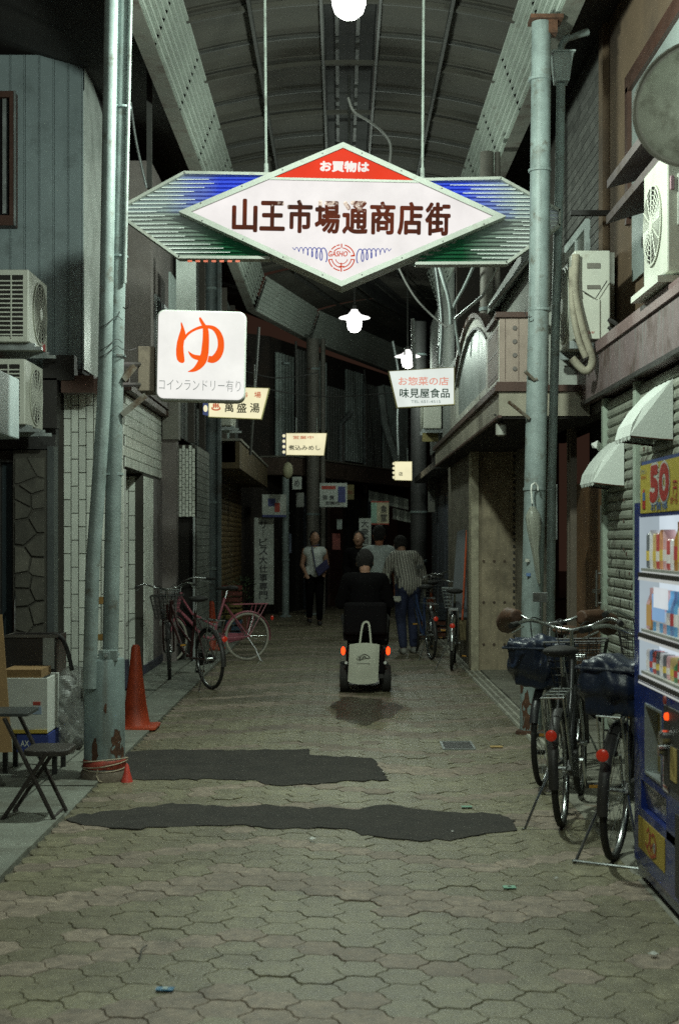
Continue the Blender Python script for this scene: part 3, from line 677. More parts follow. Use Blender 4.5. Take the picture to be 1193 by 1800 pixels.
for s in (-1, 1):
    def X(px, py, dy):
        if s > 0: px2 = 1204 - px; py2 = py + 10
        else: px2, py2 = px, py
        v = D(px2, py2, dy); return v
    N = 20
    for k in range(N):
        y0 = 311 + (453 - 311) * k / N; y1 = y0 + (453 - 311) / N; ym = (y0 + y1) / 2
        xo, xi = edge_x(s, ym); xi = min(xi, 470)
        xo += 4
        # a sloping blade with a paler folded lip along part of its edge
        m = MB(); a = [X(xo, y0, .0), X(xi, y0, .0), X(xi, y1 - 1.6, -.035), X(xo, y1 - 1.6, -.035)]
        b = [v + Vector((0, .006, .0)) for v in a]
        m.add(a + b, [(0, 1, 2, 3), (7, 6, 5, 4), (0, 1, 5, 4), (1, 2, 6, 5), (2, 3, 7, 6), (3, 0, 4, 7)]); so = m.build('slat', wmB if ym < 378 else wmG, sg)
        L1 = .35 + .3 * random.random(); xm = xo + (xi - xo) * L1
        m = MB(); m.add([X(xo, y1 - 1.7, -.036), X(xm, y1 - 1.7, -.036), X(xm, y1 - .4, -.040), X(xo, y1 + .3, -.040)], [(0, 1, 2, 3)]); m.build('pale_lip', M('pale lip edge', (.72, .76, .74), .35), so)
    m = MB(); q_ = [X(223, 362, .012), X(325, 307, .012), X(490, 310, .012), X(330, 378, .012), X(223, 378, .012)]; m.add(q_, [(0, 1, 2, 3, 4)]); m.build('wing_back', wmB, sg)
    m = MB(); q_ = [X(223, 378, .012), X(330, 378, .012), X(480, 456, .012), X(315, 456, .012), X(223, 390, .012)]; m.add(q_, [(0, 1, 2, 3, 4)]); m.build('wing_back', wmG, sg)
    out = [(325, 304), (478, 307), (430, 460), (315, 460), (221, 390), (221, 361)]
    m = MB(); 
    def bar(p, q, w):
        d = (Vector(q) - Vector(p)).normalized(); n = Vector((-d.y, d.x)) * w
        A = [X(p[0], p[1], -.07), X(q[0], q[1], -.07), X(q[0] + n.x, q[1] + n.y, -.07), X(p[0] + n.x, p[1] + n.y, -.07)]; B = [v + Vector((0, .13, 0)) for v in A]
        m.add(A + B, [(0, 1, 2, 3), (7, 6, 5, 4), (0, 1, 5, 4), (1, 2, 6, 5), (2, 3, 7, 6), (3, 0, 4, 7)])
    bar((325, 304), (485, 307), 5); bar((221, 361), (325, 304), 5); bar((315, 457), (221, 390), 5); bar((221, 390), (221, 361), 4); bar((475, 458), (315, 457), 5)
    m.build('wing_frame', frm, sg)
m = MB()
for i in range(7): 
    a = P(330 + i * 14, 459, SY - .075); m.box(a + Vector((0, 0, -.008)), a + Vector((.035, .003, .008)))
split_build(m, 'red_tape_strip', M('red flaking tape', (.65, .12, .06), .5), sg)
for x0, x1, y0, y1 in ((465, 468, 120, 310), (745, 742, 120, 318)):
    m = MB(); a = P(x0, 0, SY); a.z = 6.3; b = P(x1, y1, SY); m.tube([a, b], .011, 8); m.tube([b + Vector((0, 0, .1)), b + Vector((0, 0, .0))], .018, 8); m.build('hanging_rod', M('pale rod', (.36, .40, .37), .5, dirt=8), sg)
m = MB(); m.tube([P(880, 462, 11.3), P(848, 520, 11.9), P(800, 560, 12.6)], .014, 6); m.tube([P(940, 440, 11.2), P(860, 540, 11.9)], .018, 6); split_build(m, 'stay', m_galv, sg)

# ================================================================ BATH HOUSE SIGN (ゆ)
YY = 9.75
ys = thing('bathhouse_sign', 'square white lit sign with a big orange character and rounded corners, beside the left pole', 'sign', P(354, 625, YY))
c0 = P(354, 625, YY); w, h = 157 / 2500 * YY, 159 / 2500 * YY
rot = Matrix.Translation(c0) @ Matrix.Rotation(R(1.0), 4, 'Y') @ Matrix.Rotation(R(4), 4, 'Z')
m = MB(); m.prism(rrect(w, h, .055), 0.0, .17, 'xz'); m.xf(rot); m.build('case', M('sign case', (.55, .57, .53), .5, dirt=6, dcol=(.2, .17, .13), dth=(.55, .85)), ys, smooth=35, bevel=.012)
m = MB(); m.prism(rrect(w * .965, h * .965, .045), -.018, -.001, 'xz'); m.xf(rot); m.build('lit_panel', E('lit cream white acrylic', (.93, .92, .875), .95), ys, smooth=35, bevel=.012)
def yk(x, y, z=0): return rot @ Vector(((x - 470) / 4.97 * YY / 2500, -.0195 - z, (475 - y) / 4.97 * YY / 2500))
g = MB()
A = [(292, 188), (300, 200), (318, 245), (328, 275), (333, 300), (322, 345), (315, 400), (318, 450), (325, 500), (328, 530), (318, 545), (300, 548), (280, 540), (262, 520), (253, 480), (252, 430), (258, 370), (270, 320), (285, 270), (292, 240), (288, 205)]
g.add([yk(x, y) for x, y in A], [tuple(range(len(A)))])
for k, st in enumerate(([(318, 345, 14), (345, 300, 22), (380, 270, 22), (430, 243, 24), (480, 228, 28), (530, 226, 30), (575, 238, 38), (612, 275, 48), (635, 330, 54), (640, 390, 56), (630, 440, 62), (605, 485, 66), (570, 510, 62), (530, 505, 56)],
    [(452, 146, 14), (462, 170, 26), (478, 198, 30), (495, 225, 36), (505, 260, 50), (508, 330, 56), (505, 400, 62), (500, 460, 66), (485, 515, 72), (455, 565, 60), (412, 603, 36), (358, 622, 5)],
    [(358, 443, 5), (378, 468, 22), (405, 488, 36), (445, 498, 44), (485, 500, 50)])):
    q = MB(); ribbon(q, spline(st, 4)); g.add([yk(x, y, .0006 * (k + 1)) for x, y, z in q.v], q.f)
g.build('brush_character', E('lit orange character', (1.0, .115, .005), .9), ys)
m = text_mb('コインランドリー有り', (0, 0, 0), .555, .078, bold=-.012); m.xf(Matrix.Translation(Vector((0, 0, 0)))); m.v = [tuple(rot @ (Vector(v) + Vector((-.005, -.020, -.205)))) for v in m.v]; m.build('lettering', E('lit grey lettering', (.30, .33, .31), .6), ys)
m = MB(); a = P(246, 612, YY + .12); b = P(276, 690, YY + .12); m.box((a.x, YY + .02, b.z), (b.x - .004, YY + .30, a.z)); m.build('ballast_box', M('brown ballast box', (.20, .16, .12), .6, dirt=5), ys, bevel=.006)
m = MB(); m.tube([P(213, 640, 9.0), P(248, 640, YY + .1)], .016, 6); m.tube([P(213, 676, 9.0), P(248, 676, YY + .1)], .016, 6); split_build(m, 'arm', m_dark, ys)

# ================================================================ LIT TRAPEZOID SHOP SIGNS
def lit_sign(Y, quad, label, face_mat, writing, side_w=.0, dep=.1, tail=None, rim=None):
    """quad: px corners tl,tr,br,bl"""
    pts = [P(x, y, Y) for x, y in quad]; c = sum(pts, Vector()) / 4
    t = thing('shop_sign', label, 'sign', c)
    m = MB(); B = [p + Vector((0, dep, 0)) for p in pts]; m.add(pts + B, [(0, 1, 2, 3), (7, 6, 5, 4), (0, 1, 5, 4), (1, 2, 6, 5), (2, 3, 7, 6), (3, 0, 4, 7)]); m.build('case', rim or M('cream sign rim', (.5, .46, .2), .5), t)
    ins = [c + (p - c) * .965 + Vector((0, -.004, 0)) for p in pts]; m = MB(); m.add(ins, [(0, 1, 2, 3)]); m.build('lit_panel', face_mat, t)
    m = MB(); m.add([v + Vector((0, dep + .008, 0)) for v in ins], [(0, 1, 2, 3)]); m.build('lit_panel', face_mat, t)
    for body, cx, cy, ww, hh, mt in writing:
        m = text_mb(body, P(cx, cy, Y) + Vector((0, -.0055, 0)), ww / 2500 * Y, hh / 2500 * Y, bold=.02); m.build('lettering', mt, t)
    m = MB(); up = (pts[0] + pts[1]) / 2; z2 = min(5.4, up.z + .5)
    for q in (.25, .75): a = pts[0].lerp(pts[1], q); m.tube([a + Vector((0, dep / 2, 0)), a + Vector((0, dep / 2, .22))], .008, 6)
    if not tail: m.build('hanger', m_galv, t)
    else: m.tube(tail, .02, 6); m.build('hanger', m_galv, t)
    return t
cream = E('lit cream acrylic', (.92, .86, .56), .85); pale = E('lit pale acrylic', (.88, .95, .88), .9); ink = E('lit black ink', (.04, .05, .02), .3); redi = E('lit faded red ink', (.85, .22, .10), .6)
pk = E('lit faded pink ink', (.95, .42, .32), .8)
s1 = lit_sign(13.2, ((366, 679), (474, 682), (460, 737), (366, 733)), 'cream lit sign with hot spring mark, half hidden behind the white bathhouse sign', cream,
    [('浴', 431, 694, 10, 9, redi), ('場', 453, 694, 12, 11, redi), ('萬', 403, 716, 16, 17, ink), ('盛', 425, 717, 17, 17, ink), ('湯', 448, 717, 17, 17, ink), ('♨', 380, 715, 17, 14, redi)], tail=[P(380, 681, 13.25), P(380, 655, 13.25)])
m = MB(); m.add([P(x, y, 13.19) for x, y in ((357, 704), (366.5, 704), (366.5, 731), (357, 729))] , [(0, 1, 2, 3)]); m.add([P(x, y, 13.24) for x, y in ((357, 704), (366.5, 704), (366.5, 731), (357, 729))], [(0, 1, 2, 3)]); m.build('blue_end', M('blue print', (.06, .08, .3), .5), s1)
m = MB(); m.sphere(P(361.5, 718, 13.185), .02, (1, .1, 1.6)); m.build('white_dot', E('lit cream acrylic', (1, 1, 1), 1), s1)
lit_sign(13.6, ((682, 652), (799, 645), (799, 711), (697, 717)), 'pale lit sign with faded red and black writing, hanging just left of the arched shop', pale,
    [('お惣菜の店', 744, 670, 88, 15, pk), ('味見屋食品', 746, 691, 88, 17, E('lit green black ink', (.06, .12, .08), .5)), ('TEL 651-4515', 748, 706, 52, 5, E('lit thin ink', (.4, .5, .45), .6))], tail=[P(728, 650, 13.65), P(726, 600, 13.7), P(725, 560, 13.7)])
s3 = lit_sign(20.6, ((502, 761), (575, 761), (570, 801), (502, 800)), 'small cream lit sign with an orange line, in front of the brown grey post', cream, [('営業中', 533, 769, 36, 6, redi), ('煮込みめし', 535, 787, 56, 9, ink)])
m = MB()
for q in range(4): m.sphere(P(499, 766 + q * 9.5, 20.62), .022, (1, .3, 1.1), 8, 6)
split_build(m, 'white_dot', cream, s3); MB().box(P(497, 800, 20.64), P(502, 762, 20.68)).build('blue_end', M('blue print', (1, 1, 1)), s3)
s4 = lit_sign(23.6, ((693, 811), (724, 811), (724, 845), (693, 844)), 'smallest cream lit sign, half hidden by the thick dark pole', cream, [('店', 704, 833, 7, 7, ink)])
m = MB()
for q in range(4): m.sphere(P(692, 815 + q * 8, 23.62), .022, (1, .3, 1.1), 8, 6)
split_build(m, 'white_dot', cream, s4)

# ================================================================ LAMPS
m_shade = M('white lamp reflector', (.85, .86, .84), .4, var=.05)
def street_lamp(x, y, z, label, on=1.0, visible=True):
    t = thing('ceiling_lamp', label, 'lamp', (x, y, z), group='arcade lamps hanging from the roof ridge')
    m = MB(); m.lathe((x, y, z), [(.045, .20), (.06, .17), (.10, .125), (.215, .088), (.23, .075), (.215, .078), (.10, .11), (.055, .15), (.04, .2)], 28); m.build('reflector', E('glowing reflector', (1, .98, .95), 1.6), t, smooth=50)
    m = MB(); m.lathe((x, y, z), [(.004, -.135), (.05, -.125), (.085, -.095), (.10, -.05), (.105, .0), (.115, .06), (.12, .085), (.06, .1)], 28); m.build('bulb', E('glowing bulb', (1, .99, .96), 9), t, smooth=60)
    m = MB(); m.tube([(x, y, z + .19), (x, y, rz(0) - .02 if y < 24 else 6.5)], .014, 8); m.lathe((x, y, z + .19), [(.03, 0), (.03, .07), (.015, .09)], 10); m.build('stem', m_steel, t)
    L = bpy.data.lights.new('bulb_light', 'POINT'); L.energy = LAMP_POWER * on; L.color = (.85, 1.0, .86); L.shadow_soft_size = .10
    o = bpy.data.objects.new('bulb_light', L); COL.objects.link(o); o.parent = t; o.location = (0, 0, -.28)
    return t
street_lamp(.045, 8.6, 4.78, 'bright arcade lamp nearest the camera, at the top edge above the name sign', 2.1)
street_lamp(.08, 14.7, 4.70, 'arcade lamp hidden behind the big name sign', .4)
street_lamp(.19, 20.8, 4.66, 'second arcade lamp, glowing in the open below the name sign', .42)
street_lamp(1.17, 25.2, 4.66, 'third arcade lamp, small above the pale lit sign', .2)
street_lamp(.05, 2.5, 4.8, 'arcade lamp just above the camera, out of the frame', 1.35)
# ================================================================ LEFT SIDE
# --- tile house: white upright tiles, ribbed siding above
th = thing('tiled_house', 'narrow house with upright white tiles and grey blue siding, behind the left pole', 'building', (-2.6, 14.2, 0))
m_tile = M('white glazed tile', (.80, .84, .76), .3, var=.06, scale=6, dirt=3.5, dcol=(.40, .37, .28), dth=(.6, .9), island=.10, bump=.05, coat=.2)
m_grout = M('dark grout', (.06, .055, .045), .9)
XF, YF, TZ = -2.15, 14.1, 2.97
m = MB(); m.box((-3.4, YF + .02, 0), (XF - .36, YF + .25, TZ)); m.box((XF - .42, YF + .02, 0), (XF - .02, 14.26, TZ)); m.box((XF - .42, 14.26, 2.22), (XF - .02, 15.6, TZ)); m.box((XF - .42, 15.6, 0), (XF - .02, 17.1, TZ)); m.box((-3.2, 17.0, 0), (XF - .42, 17.1, TZ)); m.build('wall', m_grout, th)
TW, TH = .0745, .268
cnt = 0
tile_me = {}
def tile_mesh(w, h, plane):
    k = (round(w, 4), round(h, 4), plane)
    if k not in tile_me:
        m = MB(); b = .003; t = .012
        if plane == 'y':
            pts0 = [(0, 0, 0), (w, 0, 0), (w, 0, h), (0, 0, h)]; pts1 = [(b, -t, b), (w - b, -t, b), (w - b, -t, h - b), (b, -t, h - b)]
        else:
            pts0 = [(0, 0, 0), (0, w, 0), (0, w, h), (0, 0, h)]; pts1 = [(t, b, b), (t, w - b, b), (t, w - b, h - b), (t, b, h - b)]
        m.add(pts0 + pts1, [(4, 5, 6, 7), (0, 1, 5, 4), (1, 2, 6, 5), (2, 3, 7, 6), (3, 0, 4, 7)]); me = m.mesh('tile'); me.materials.append(m_tile); tile_me[k] = me
    return tile_me[k]
def tile(w, h, loc, plane, parent):
    o = bpy.data.objects.new('tile', tile_mesh(w, h, plane)); COL.objects.link(o); o.parent = parent; o.location = Vector(loc) - ORG[parent.name]
def tile_cols(x0, n, z0, z1, plane, fixed, parent):
    for c in range(n):
        z = z0 - (TH / 2 if c % 2 else 0)
        while z < z1 - .01:
            a, b = max(z, z0), min(z + TH, z1)
            if b - a > .03:
                u = x0 + c * TW
                tile(TW - .006, b - a - .006, (u, fixed, a) if plane == 'y' else (fixed, u, a), plane, parent)
            z += TH
tile_cols(XF - 8 * TW - .005, 8, .02, 2.96, 'y', YF + .02, th)        # face towards the camera
tile_cols(XF - 5 * TW - .03, 4, .02, 2.2, 'y', 15.6, th)              # inner jamb of the doorway
tile_cols(15.62, 10, .02, 2.2, 'x', XF - .02, th)
# horizontal courses above the door
z = 2.23; r = 0
while z < 2.93:
    y = YF + .03 + (0 if r % 2 else .13)
    while y < 17.0: tile(.262, .105 - .006, (XF - .02, y, z), 'x', th); y += .268
    z += .105 + .04 * 0; r += 1
m = MB(); m.box((XF - .02, YF + .02, .02), (XF - .004, YF + .14, 2.2)); m.build('corner_strip', m_white, th)
m = MB(); m.box((XF - .02, 15.62 + 10 * TW + .01, .12), (XF, 17.1, 2.2)); m.build('side_wall', M('purplish stained plaster', (.17, .15, .15), .8, dirt=2), th)
m = MB(); m.box((XF - .02, 15.6, .0), (XF + .01, 17.1, .12)); m.box((XF - .02, 14.1, 0), (XF + .03, 14.24, .30)); m.build('plinth', M('dark plinth', (.05, .05, .08), .6), th)
m = MB(); m.box((XF - .9, 14.3, 0), (XF - .86, 15.6, 2.2)); m.build('door', m_void, th)
m = MB(); m.box((XF - .9, 14.05, 2.97), (XF + .08, 17.15, 3.03)); m.box((-3.2, 14.0, 2.97), (XF + .06, 14.1, 3.10)); m.build('eaves_board', m_brown, th)
MB().box((XF - .34, YF - .0, .86), (XF - .12, YF + .006, .93)).build('brown_tape', M('brown parcel tape', (.30, .17, .05), .4), th); MB().box((XF - .30, YF - .0, .50), (XF - .12, YF + .006, .56)).build('brown_tape', M('brown parcel tape', (1, 1, 1)), th)
MB().box((XF - .22, YF - .0, .565), (XF - .10, YF + .005, .855)).build('paper_notice', M('paper notice', (.52, .54, .48), .7), th)
# upper siding
m_sid = M('grey blue siding', (.27, .33, .345), .42, var=.15, scale=1.5, dirt=2.2, dcol=(.10, .12, .12), dth=(.5, .8), island=.05, bump=.03)
y0 = 13.95
def P2(px, py): return P(px, py, y0)
x_r = P2(147, 0).x; zt = 6.25; zb = 3.17
k = 0; x = x_r
while x > -4.3:
    m = MB(); w = .142; xl = x - w
    # a flat board with an upstanding seam on its right edge
    m.prism([(xl + .004, 0), (xl + .004, -.004), (x - .012, -.004), (x - .010, -.014), (x, -.014), (x, 0)], zb if x > -2.95 else 2.4, zt - (0 if k else .0), 'xy'); m.v = [(a, y0 + b, c) for a, b, c in m.v]
    m.build('siding_panel', m_sid, th); x -= w; k += 1
m = MB(); m.box((-4.4, y0 + .005, 3.13), (x_r - .01, 15.4, zt)); m.box((-4.4, y0 + .005, 2.4), (-2.80, 14.5, 3.128)); m.build('upper_wall', M('upper wall core', (.1, .1, .1), .9), th)
m = MB(); m.box((x_r - .012, y0 - .005, zb), (x_r + .01, 15.35, 5.9)); m.add([(x_r + .01, y0, 5.9), (x_r + .01, 15.35, 5.9), (x_r + .01, y0, 6.25)], [(0, 1, 2)]); m.build('side_panel', M('siding toned as lit', (.74, .80, .76), .3, var=.12, scale=1.2, dirt=2, dcol=(.3, .33, .3), dth=(.5, .85)), th)  # street side of the siding coloured paler, as if lamplit
m = MB(); m.box(P(76, 668, y0 - .28), P(137, 628, y0 - .1)); m.box(P(76, 752, y0 - .28), P(107, 668.2, y0 - .1)); m.build('black_sign_box', M('black sign box', (.022, .018, .016), .6), th)
m = MB(); m.box(P(108, 690, y0 - .26), P(172, 664, y0 - .05)); m.build('ledge', m_brown, th)
m = MB(); m.box((-4.3, y0 - .1, 2.38), (-2.78, y0 + .02, 2.52)); m.build('ledge', m_dark, th)
# window with frame at the far left
wd = thing('framed_window', 'dark framed window projecting from the grey blue siding at the left picture edge', 'window', (-3.4, 13.9, 4.6))
a, b = P(-60, 165, 13.88), P(30, 400, 13.88)
m = MB(); m.box((a.x, 13.78, b.z), (b.x, 13.93, b.z + .10)); m.box((a.x, 13.78, a.z - .06), (b.x, 13.93, a.z)); m.box((b.x - .05, 13.78, b.z + .1), (b.x, 13.93, a.z - .06)); m.build('frame', m_brown, wd, bevel=.004)
m = MB(); m.box((b.x - .12, 13.80, b.z + .12), (b.x - .085, 13.90, a.z - .07)); m.box((b.x - .004, 13.77, b.z), (b.x + .012, 13.80, a.z)); m.build('sash', m_galv, wd)
m = MB(); m.box((a.x, 13.86, b.z + .1), (b.x - .12, 13.87, a.z - .06)); m.build('pane', m_glass, wd)
# --- stone clad shop at the far left, below
st = thing('stone_clad_shop', 'dark shopfront with irregular stone cladding under the left air conditioners', 'building', (-3.0, 13.9, 0))
m_stone = M('dark crazy stone', (.085, .08, .065), .75, var=.4, scale=5, island=.25, bump=.6, bs=25)
MB().box((-3.16, 13.72, 0), (-2.845, 13.92, 2.36)).build('wall', m_grout, st)
random.seed(3)
def voronoi_cells(x0, x1, z0, z1, nx, nz, j=.36):
    pts = [((x0 + (x1 - x0) * (i + .5 + random.uniform(-j, j) * 1.0) / nx), z0 + (z1 - z0) * (k + .5 + (i % 2) * .4 - .2 + random.uniform(-j, j)) / nz) for k in range(nz) for i in range(nx)]
    out = []
    for p in pts:
        poly = [(x0, z0), (x1, z0), (x1, z1), (x0, z1)]
        for q in pts:
            if q is p or (q[0] - p[0]) ** 2 + (q[1] - p[1]) ** 2 > ((x1 - x0)) ** 2 + .3: continue
            mx, mz = (p[0] + q[0]) / 2, (p[1] + q[1]) / 2; nx_, nz_ = q[0] - p[0], q[1] - p[1]
            new = []
            for i in range(len(poly)):
                a, b = poly[i], poly[(i + 1) % len(poly)]; da = (a[0] - mx) * nx_ + (a[1] - mz) * nz_; db = (b[0] - mx) * nx_ + (b[1] - mz) * nz_
                if da <= 0: new.append(a)
                if (da < 0) != (db < 0) and abs(da - db) > 1e-9: t = da / (da - db); new.append((a[0] + (b[0] - a[0]) * t, a[1] + (b[1] - a[1]) * t))
            poly = new
            if len(poly) < 3: break
        if len(poly) >= 3:
            cx = sum(a[0] for a in poly) / len(poly); cz = sum(a[1] for a in poly) / len(poly)
            out.append([(cx + (a - cx) * .93, cz + (b - cz) * .93) for a, b in poly])
    return out
for c in voronoi_cells(-3.15, -2.855, .05, 2.3, 2, 11):
    n = len(c); cx = sum(a for a, b in c) / n; cz = sum(b for a, b in c) / n; dd = random.uniform(.012, .03)
    m = MB(); vs = [(a, 13.72, b) for a, b in c] + [(cx + (a - cx) * .92, 13.72 - dd, cz + (b - cz) * .92) for a, b in c]
    m.add(vs, [tuple(range(n, 2 * n))] + [(i, (i + 1) % n, n + (i + 1) % n, n + i) for i in range(n)]); m.build('stone', m_stone, st)
MB().box((-4.6, 13.9, 0), (-3.17, 14.0, 2.36)).build('dark_glazing', m_glass, st)
m = MB()
for x in (-3.2, -3.36, -4.1): m.box((x, 13.84, 0), (x + .05, 13.9, 2.3))
m.box((-4.6, 13.83, 2.25), (-2.845, 13.9, 2.36)); m.build('frame', m_dark, st)
MB().box((-2.84, 13.75, 0), (-2.775, 13.95, 2.4)).build('post', M('grey dark post', (.07, .08, .08), .5), st)
m = MB(); m.tube([(-3.12, 13.6, .62), (-3.12, 13.6, .92), (-3.12, 13.66, .96)], .012, 8); m.tube([(-3.26, 13.6, .85), (-3.34, 13.6, .85)], .01, 6); m.build('door_handle', m_chrome, st)
# pale cabinet (sign box side) at the far left
cb = thing('sign_cabinet', 'pale blue grey metal sign box at the left edge, before an air conditioner', 'sign', (-2.2, 9.3, 2.2))
MB().box((-2.55, 8.6, 2.165), (-2.14, 9.46, 2.565)).build('case', M('pale blue grey enamel', (.40, .47, .48), .4, var=.1, dirt=4, dcol=(.2, .22, .2), dth=(.6, .9)), cb, bevel=.008)
MB().box((-2.5, 8.585, 2.2), (-2.19, 8.6, 2.53)).build('front_panel', m_white, cb)
m = MB(); m.tube([(-2.4, 9.0, 2.56), (-2.4, 9.0, 2.9), (-3.0, 9.0, 2.9)], .015, 6); m.build('bracket', m_dark, cb)
# nearer house that carries it, just out of the picture
nh = thing('near_house', 'dark house front at the left picture edge', 'building', (-3.6, 8, 0))
m = MB(); m.box((-4.6, -3, 0), (-3.0, 9.4, 3.2)); m.build('wall', M('near house wall', (.12, .11, .1), .8), nh)
# --- small ribbed tile house with a dark doorway
rt = thing('ribbed_tile_house', 'house end covered in small pale ribbed tiles over a dark doorway', 'building', (-2.0, 17.4, 0))
YT = 17.3
m = MB(); m.box((-2.26, YT, 1.77), (-1.78, YT + .3, 2.65)); m.box((-1.80, YT + .0, 0), (-1.76, YT + .3, 1.77)); m.box((-2.26, YT + .3, 0), (-1.76, 18.9, 2.65)); m.build('wall', m_grout, rt)
tm = MB()
for i in range(12):
    for k in range(11):
        x = -2.25 + i * .04; z = 1.78 + k * .079 - (.04 if i % 2 else 0)
        z0, z1 = max(z, 1.775), min(z + .072, 2.65)
        if z1 - z0 > .01: tm.box((x, YT - .012, z0), (x + .032, YT, z1))
tag(tm.build('tile', m_tile, rt), kind='stuff')
MB().box((-2.24, YT + .06, 0), (-1.81, YT + .1, 1.77)).build('door', m_void, rt)
MB().box((-1.80, YT - .02, 0), (-1.775, YT - .002, 1.77)).build('door_frame', m_galv, rt)
tm = MB()
for i in range(30):
    for k in range(30): tm.box((-1.76, YT + .03 + i * .052, .03 + k * .087), (-1.75, YT + .03 + i * .052 + .045, .03 + k * .087 + .08))
tag(tm.build('side_tile', M('grey side tile', (.20, .22, .2), .5, island=.15), rt), kind='stuff')
m = MB(); m.box((-2.14, 17.05, 2.70), (-1.95, 17.25, 3.6)); m.build('pale_box', M('dim pale box', (.24, .23, .2), .7, dirt=3), rt)
# upper storeys on the left between the siding house and the bend
def corr(name, a, b, z0, z1, mat, parent, pitch=.09, depth=.02, n=None):
    """vertical corrugated sheet from a to b (xy), split into sheets"""
    a, b = Vector(a), Vector(b); L = (b - a).length; d = (b - a) / L; nn = Vector((-d.y, d.x)) if n is None else n
    s = 0
    while s < L - .02:
        e = min(s + pitch * 8, L); m = MB(); pts = []
        u = s
        while u < e - .001:
            for q, w in ((0, 0), (.35, 0), (.5, 1), (.85, 1)):
                t = min(u + q * pitch, e); p = a + d * t + nn * depth * w; pts.append((p.x, p.y))
            u += pitch
        p = a + d * e; pts.append((p.x, p.y)); k = len(pts)
        m.add([(x, y, z0) for x, y in pts] + [(x, y, z1) for x, y in pts], [(i, i + 1, k + i + 1, k + i) for i in range(k - 1)])
        m.build(name, mat, parent); s = e
us = thing('corrugated_upper_house', 'row of old houses with dark corrugated upper walls on the left behind the bathhouse sign', 'building', (-2.2, 19, 0))
m_cor = M('dim corrugated wall', (.15, .16, .15), .65, var=.3, scale=1.5, dirt=1.5, dcol=(.06, .05, .04)); m_corp = M('corrugated wall toned as lit', (.36, .43, .41), .6, var=.2, scale=1.5, dirt=1.8, dcol=(.14, .14, .12))  # the paler copy carries the lamplight on parts of the walls
MB().box((-4.0, 15.4, 3.05), (-2.06, 27, 5.6)).build('wall', M('pinkish old plaster', (.24, .21, .20), .8, dirt=1.5, dcol=(.12, .1, .09)), us)
MB().box((-3.9, 17.1, 0), (-1.98, 17.3, 3.0)).build('wall', M('pinkish old plaster', (1, 1, 1)), us)
corr('corrugated_sheet', (-1.98, 17.3), (-1.98, 27), 2.75, 5.6, m_cor, us, n=Vector((1, 0)))
for y0_, y1_, z0_, z1_ in ((15.9, 16.5, 3.5, 4.5), (19.3, 20.6, 3.3, 4.4), (21.6, 22.3, 3.0, 4.9), (23.4, 25.0, 3.2, 4.6)):
    corr('pale_sheet', (-1.93, y0_), (-1.93, y1_), z0_, z1_, m_corp, us, n=Vector((1, 0)), pitch=.11)
m = MB()
for y_ in (17.6, 19.0, 20.9, 22.6, 24.3): m.box((-1.90, y_, 2.7), (-1.82, y_ + .09, 5.5))
split_build(m, 'timber_post', M('old timber', (.07, .06, .05), .8), us)
MB().box(P(310, 545, 15.5) , P(345, 455, 15.55)).build('pale_panel', M('siding toned as lit', (1, 1, 1)), us)  # lamplight on this panel is put into its paler colour
for y_ in (15.65, 16.3):
    m = MB(); m.box((-2.06, y_, 3.35), (-2.03, y_ + .35, 4.2)); m.build('window_frame', m_galv, us); MB().box((-2.03, y_ + .04, 3.4), (-2.02, y_ + .31, 4.15)).build('pane', m_glass, us)
m = MB(); m.tube([(-1.9, 20.2, 4.3), (-1.75, 20.2, 4.35), (-1.72, 20.3, 4.1), (-1.75, 20.3, 2.8)], .03, 8); m.build('down_pipe', m_galv, us)
bs = thing('brown_shutter_shop', 'closed shop with a yellow brown shutter and dark canopy behind the pink bicycle', 'building', (-2.0, 22, 0))
m_bsh = M('yellow brown shutter', (.13, .085, .03), .6, var=.2, dirt=2); MB().box((-2.5, 20.4, 0), (-1.90, 27.0, 2.72)).build('wall', M('dark shop wall', (.05, .04, .035), .8), bs)
k = 0
for i in range(28):
    z = .05 + i * .088
    m = MB(); m.prism([(-1.90, z), (-1.885, z + .005), (-1.878, z + .04), (-1.885, z + .078), (-1.90, z + .084)], 20.6, 26.8, 'xz'); m.build('shutter_slat', m_bsh, bs)
m = MB(); m.box((-1.98, 19.6, 2.48), (-1.40, 26.9, 2.56)); m.box((-1.46, 19.6, 2.56), (-1.40, 26.9, 2.85)); m.build('canopy', M('brown canopy', (.10, .07, .03), .7, dirt=2), bs)
MB().box((-1.98, 19.6, 2.86), (-1.38, 26.9, 2.89)).build('canopy_lid', M('dim lid', (.25, .24, .2), .6), bs)
MB().box((-2.6, 18.9, 0), (-2.3, 20.4, 2.5)).build('wall', m_void, bs)
# --- facade that crosses the view where the street bends to the right
ff = thing('bend_shops', 'dark old shops crossing the view where the street bends right, with a long brown canopy', 'building', (0, 31, 0))
A0, A1, A2, A3 = Vector((-2.6, 27.6)), Vector((-1.45, 28.7)), Vector((1.7, 36.9)), Vector((5.3, 44.7))
def wall_seg(a, b, z0, z1, th_=.3, off=0):
    d = (b - a).normalized(); n = Vector((-d.y, d.x)); p = [a + n * off, b + n * off, b + n * (off + th_), a + n * (off + th_)]
    return MB().prism([(q.x, q.y) for q in p], z0, z1, 'xy')
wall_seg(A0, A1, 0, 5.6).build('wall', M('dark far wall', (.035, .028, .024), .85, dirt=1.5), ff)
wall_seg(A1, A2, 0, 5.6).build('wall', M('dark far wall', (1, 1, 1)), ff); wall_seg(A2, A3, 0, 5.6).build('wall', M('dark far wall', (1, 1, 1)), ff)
dirv = (A2 - A1).normalized(); nf = Vector((dirv.y, -dirv.x))
def FP(t, off=0): p = A1.lerp(A2, t) + nf * off; return (p.x, p.y)
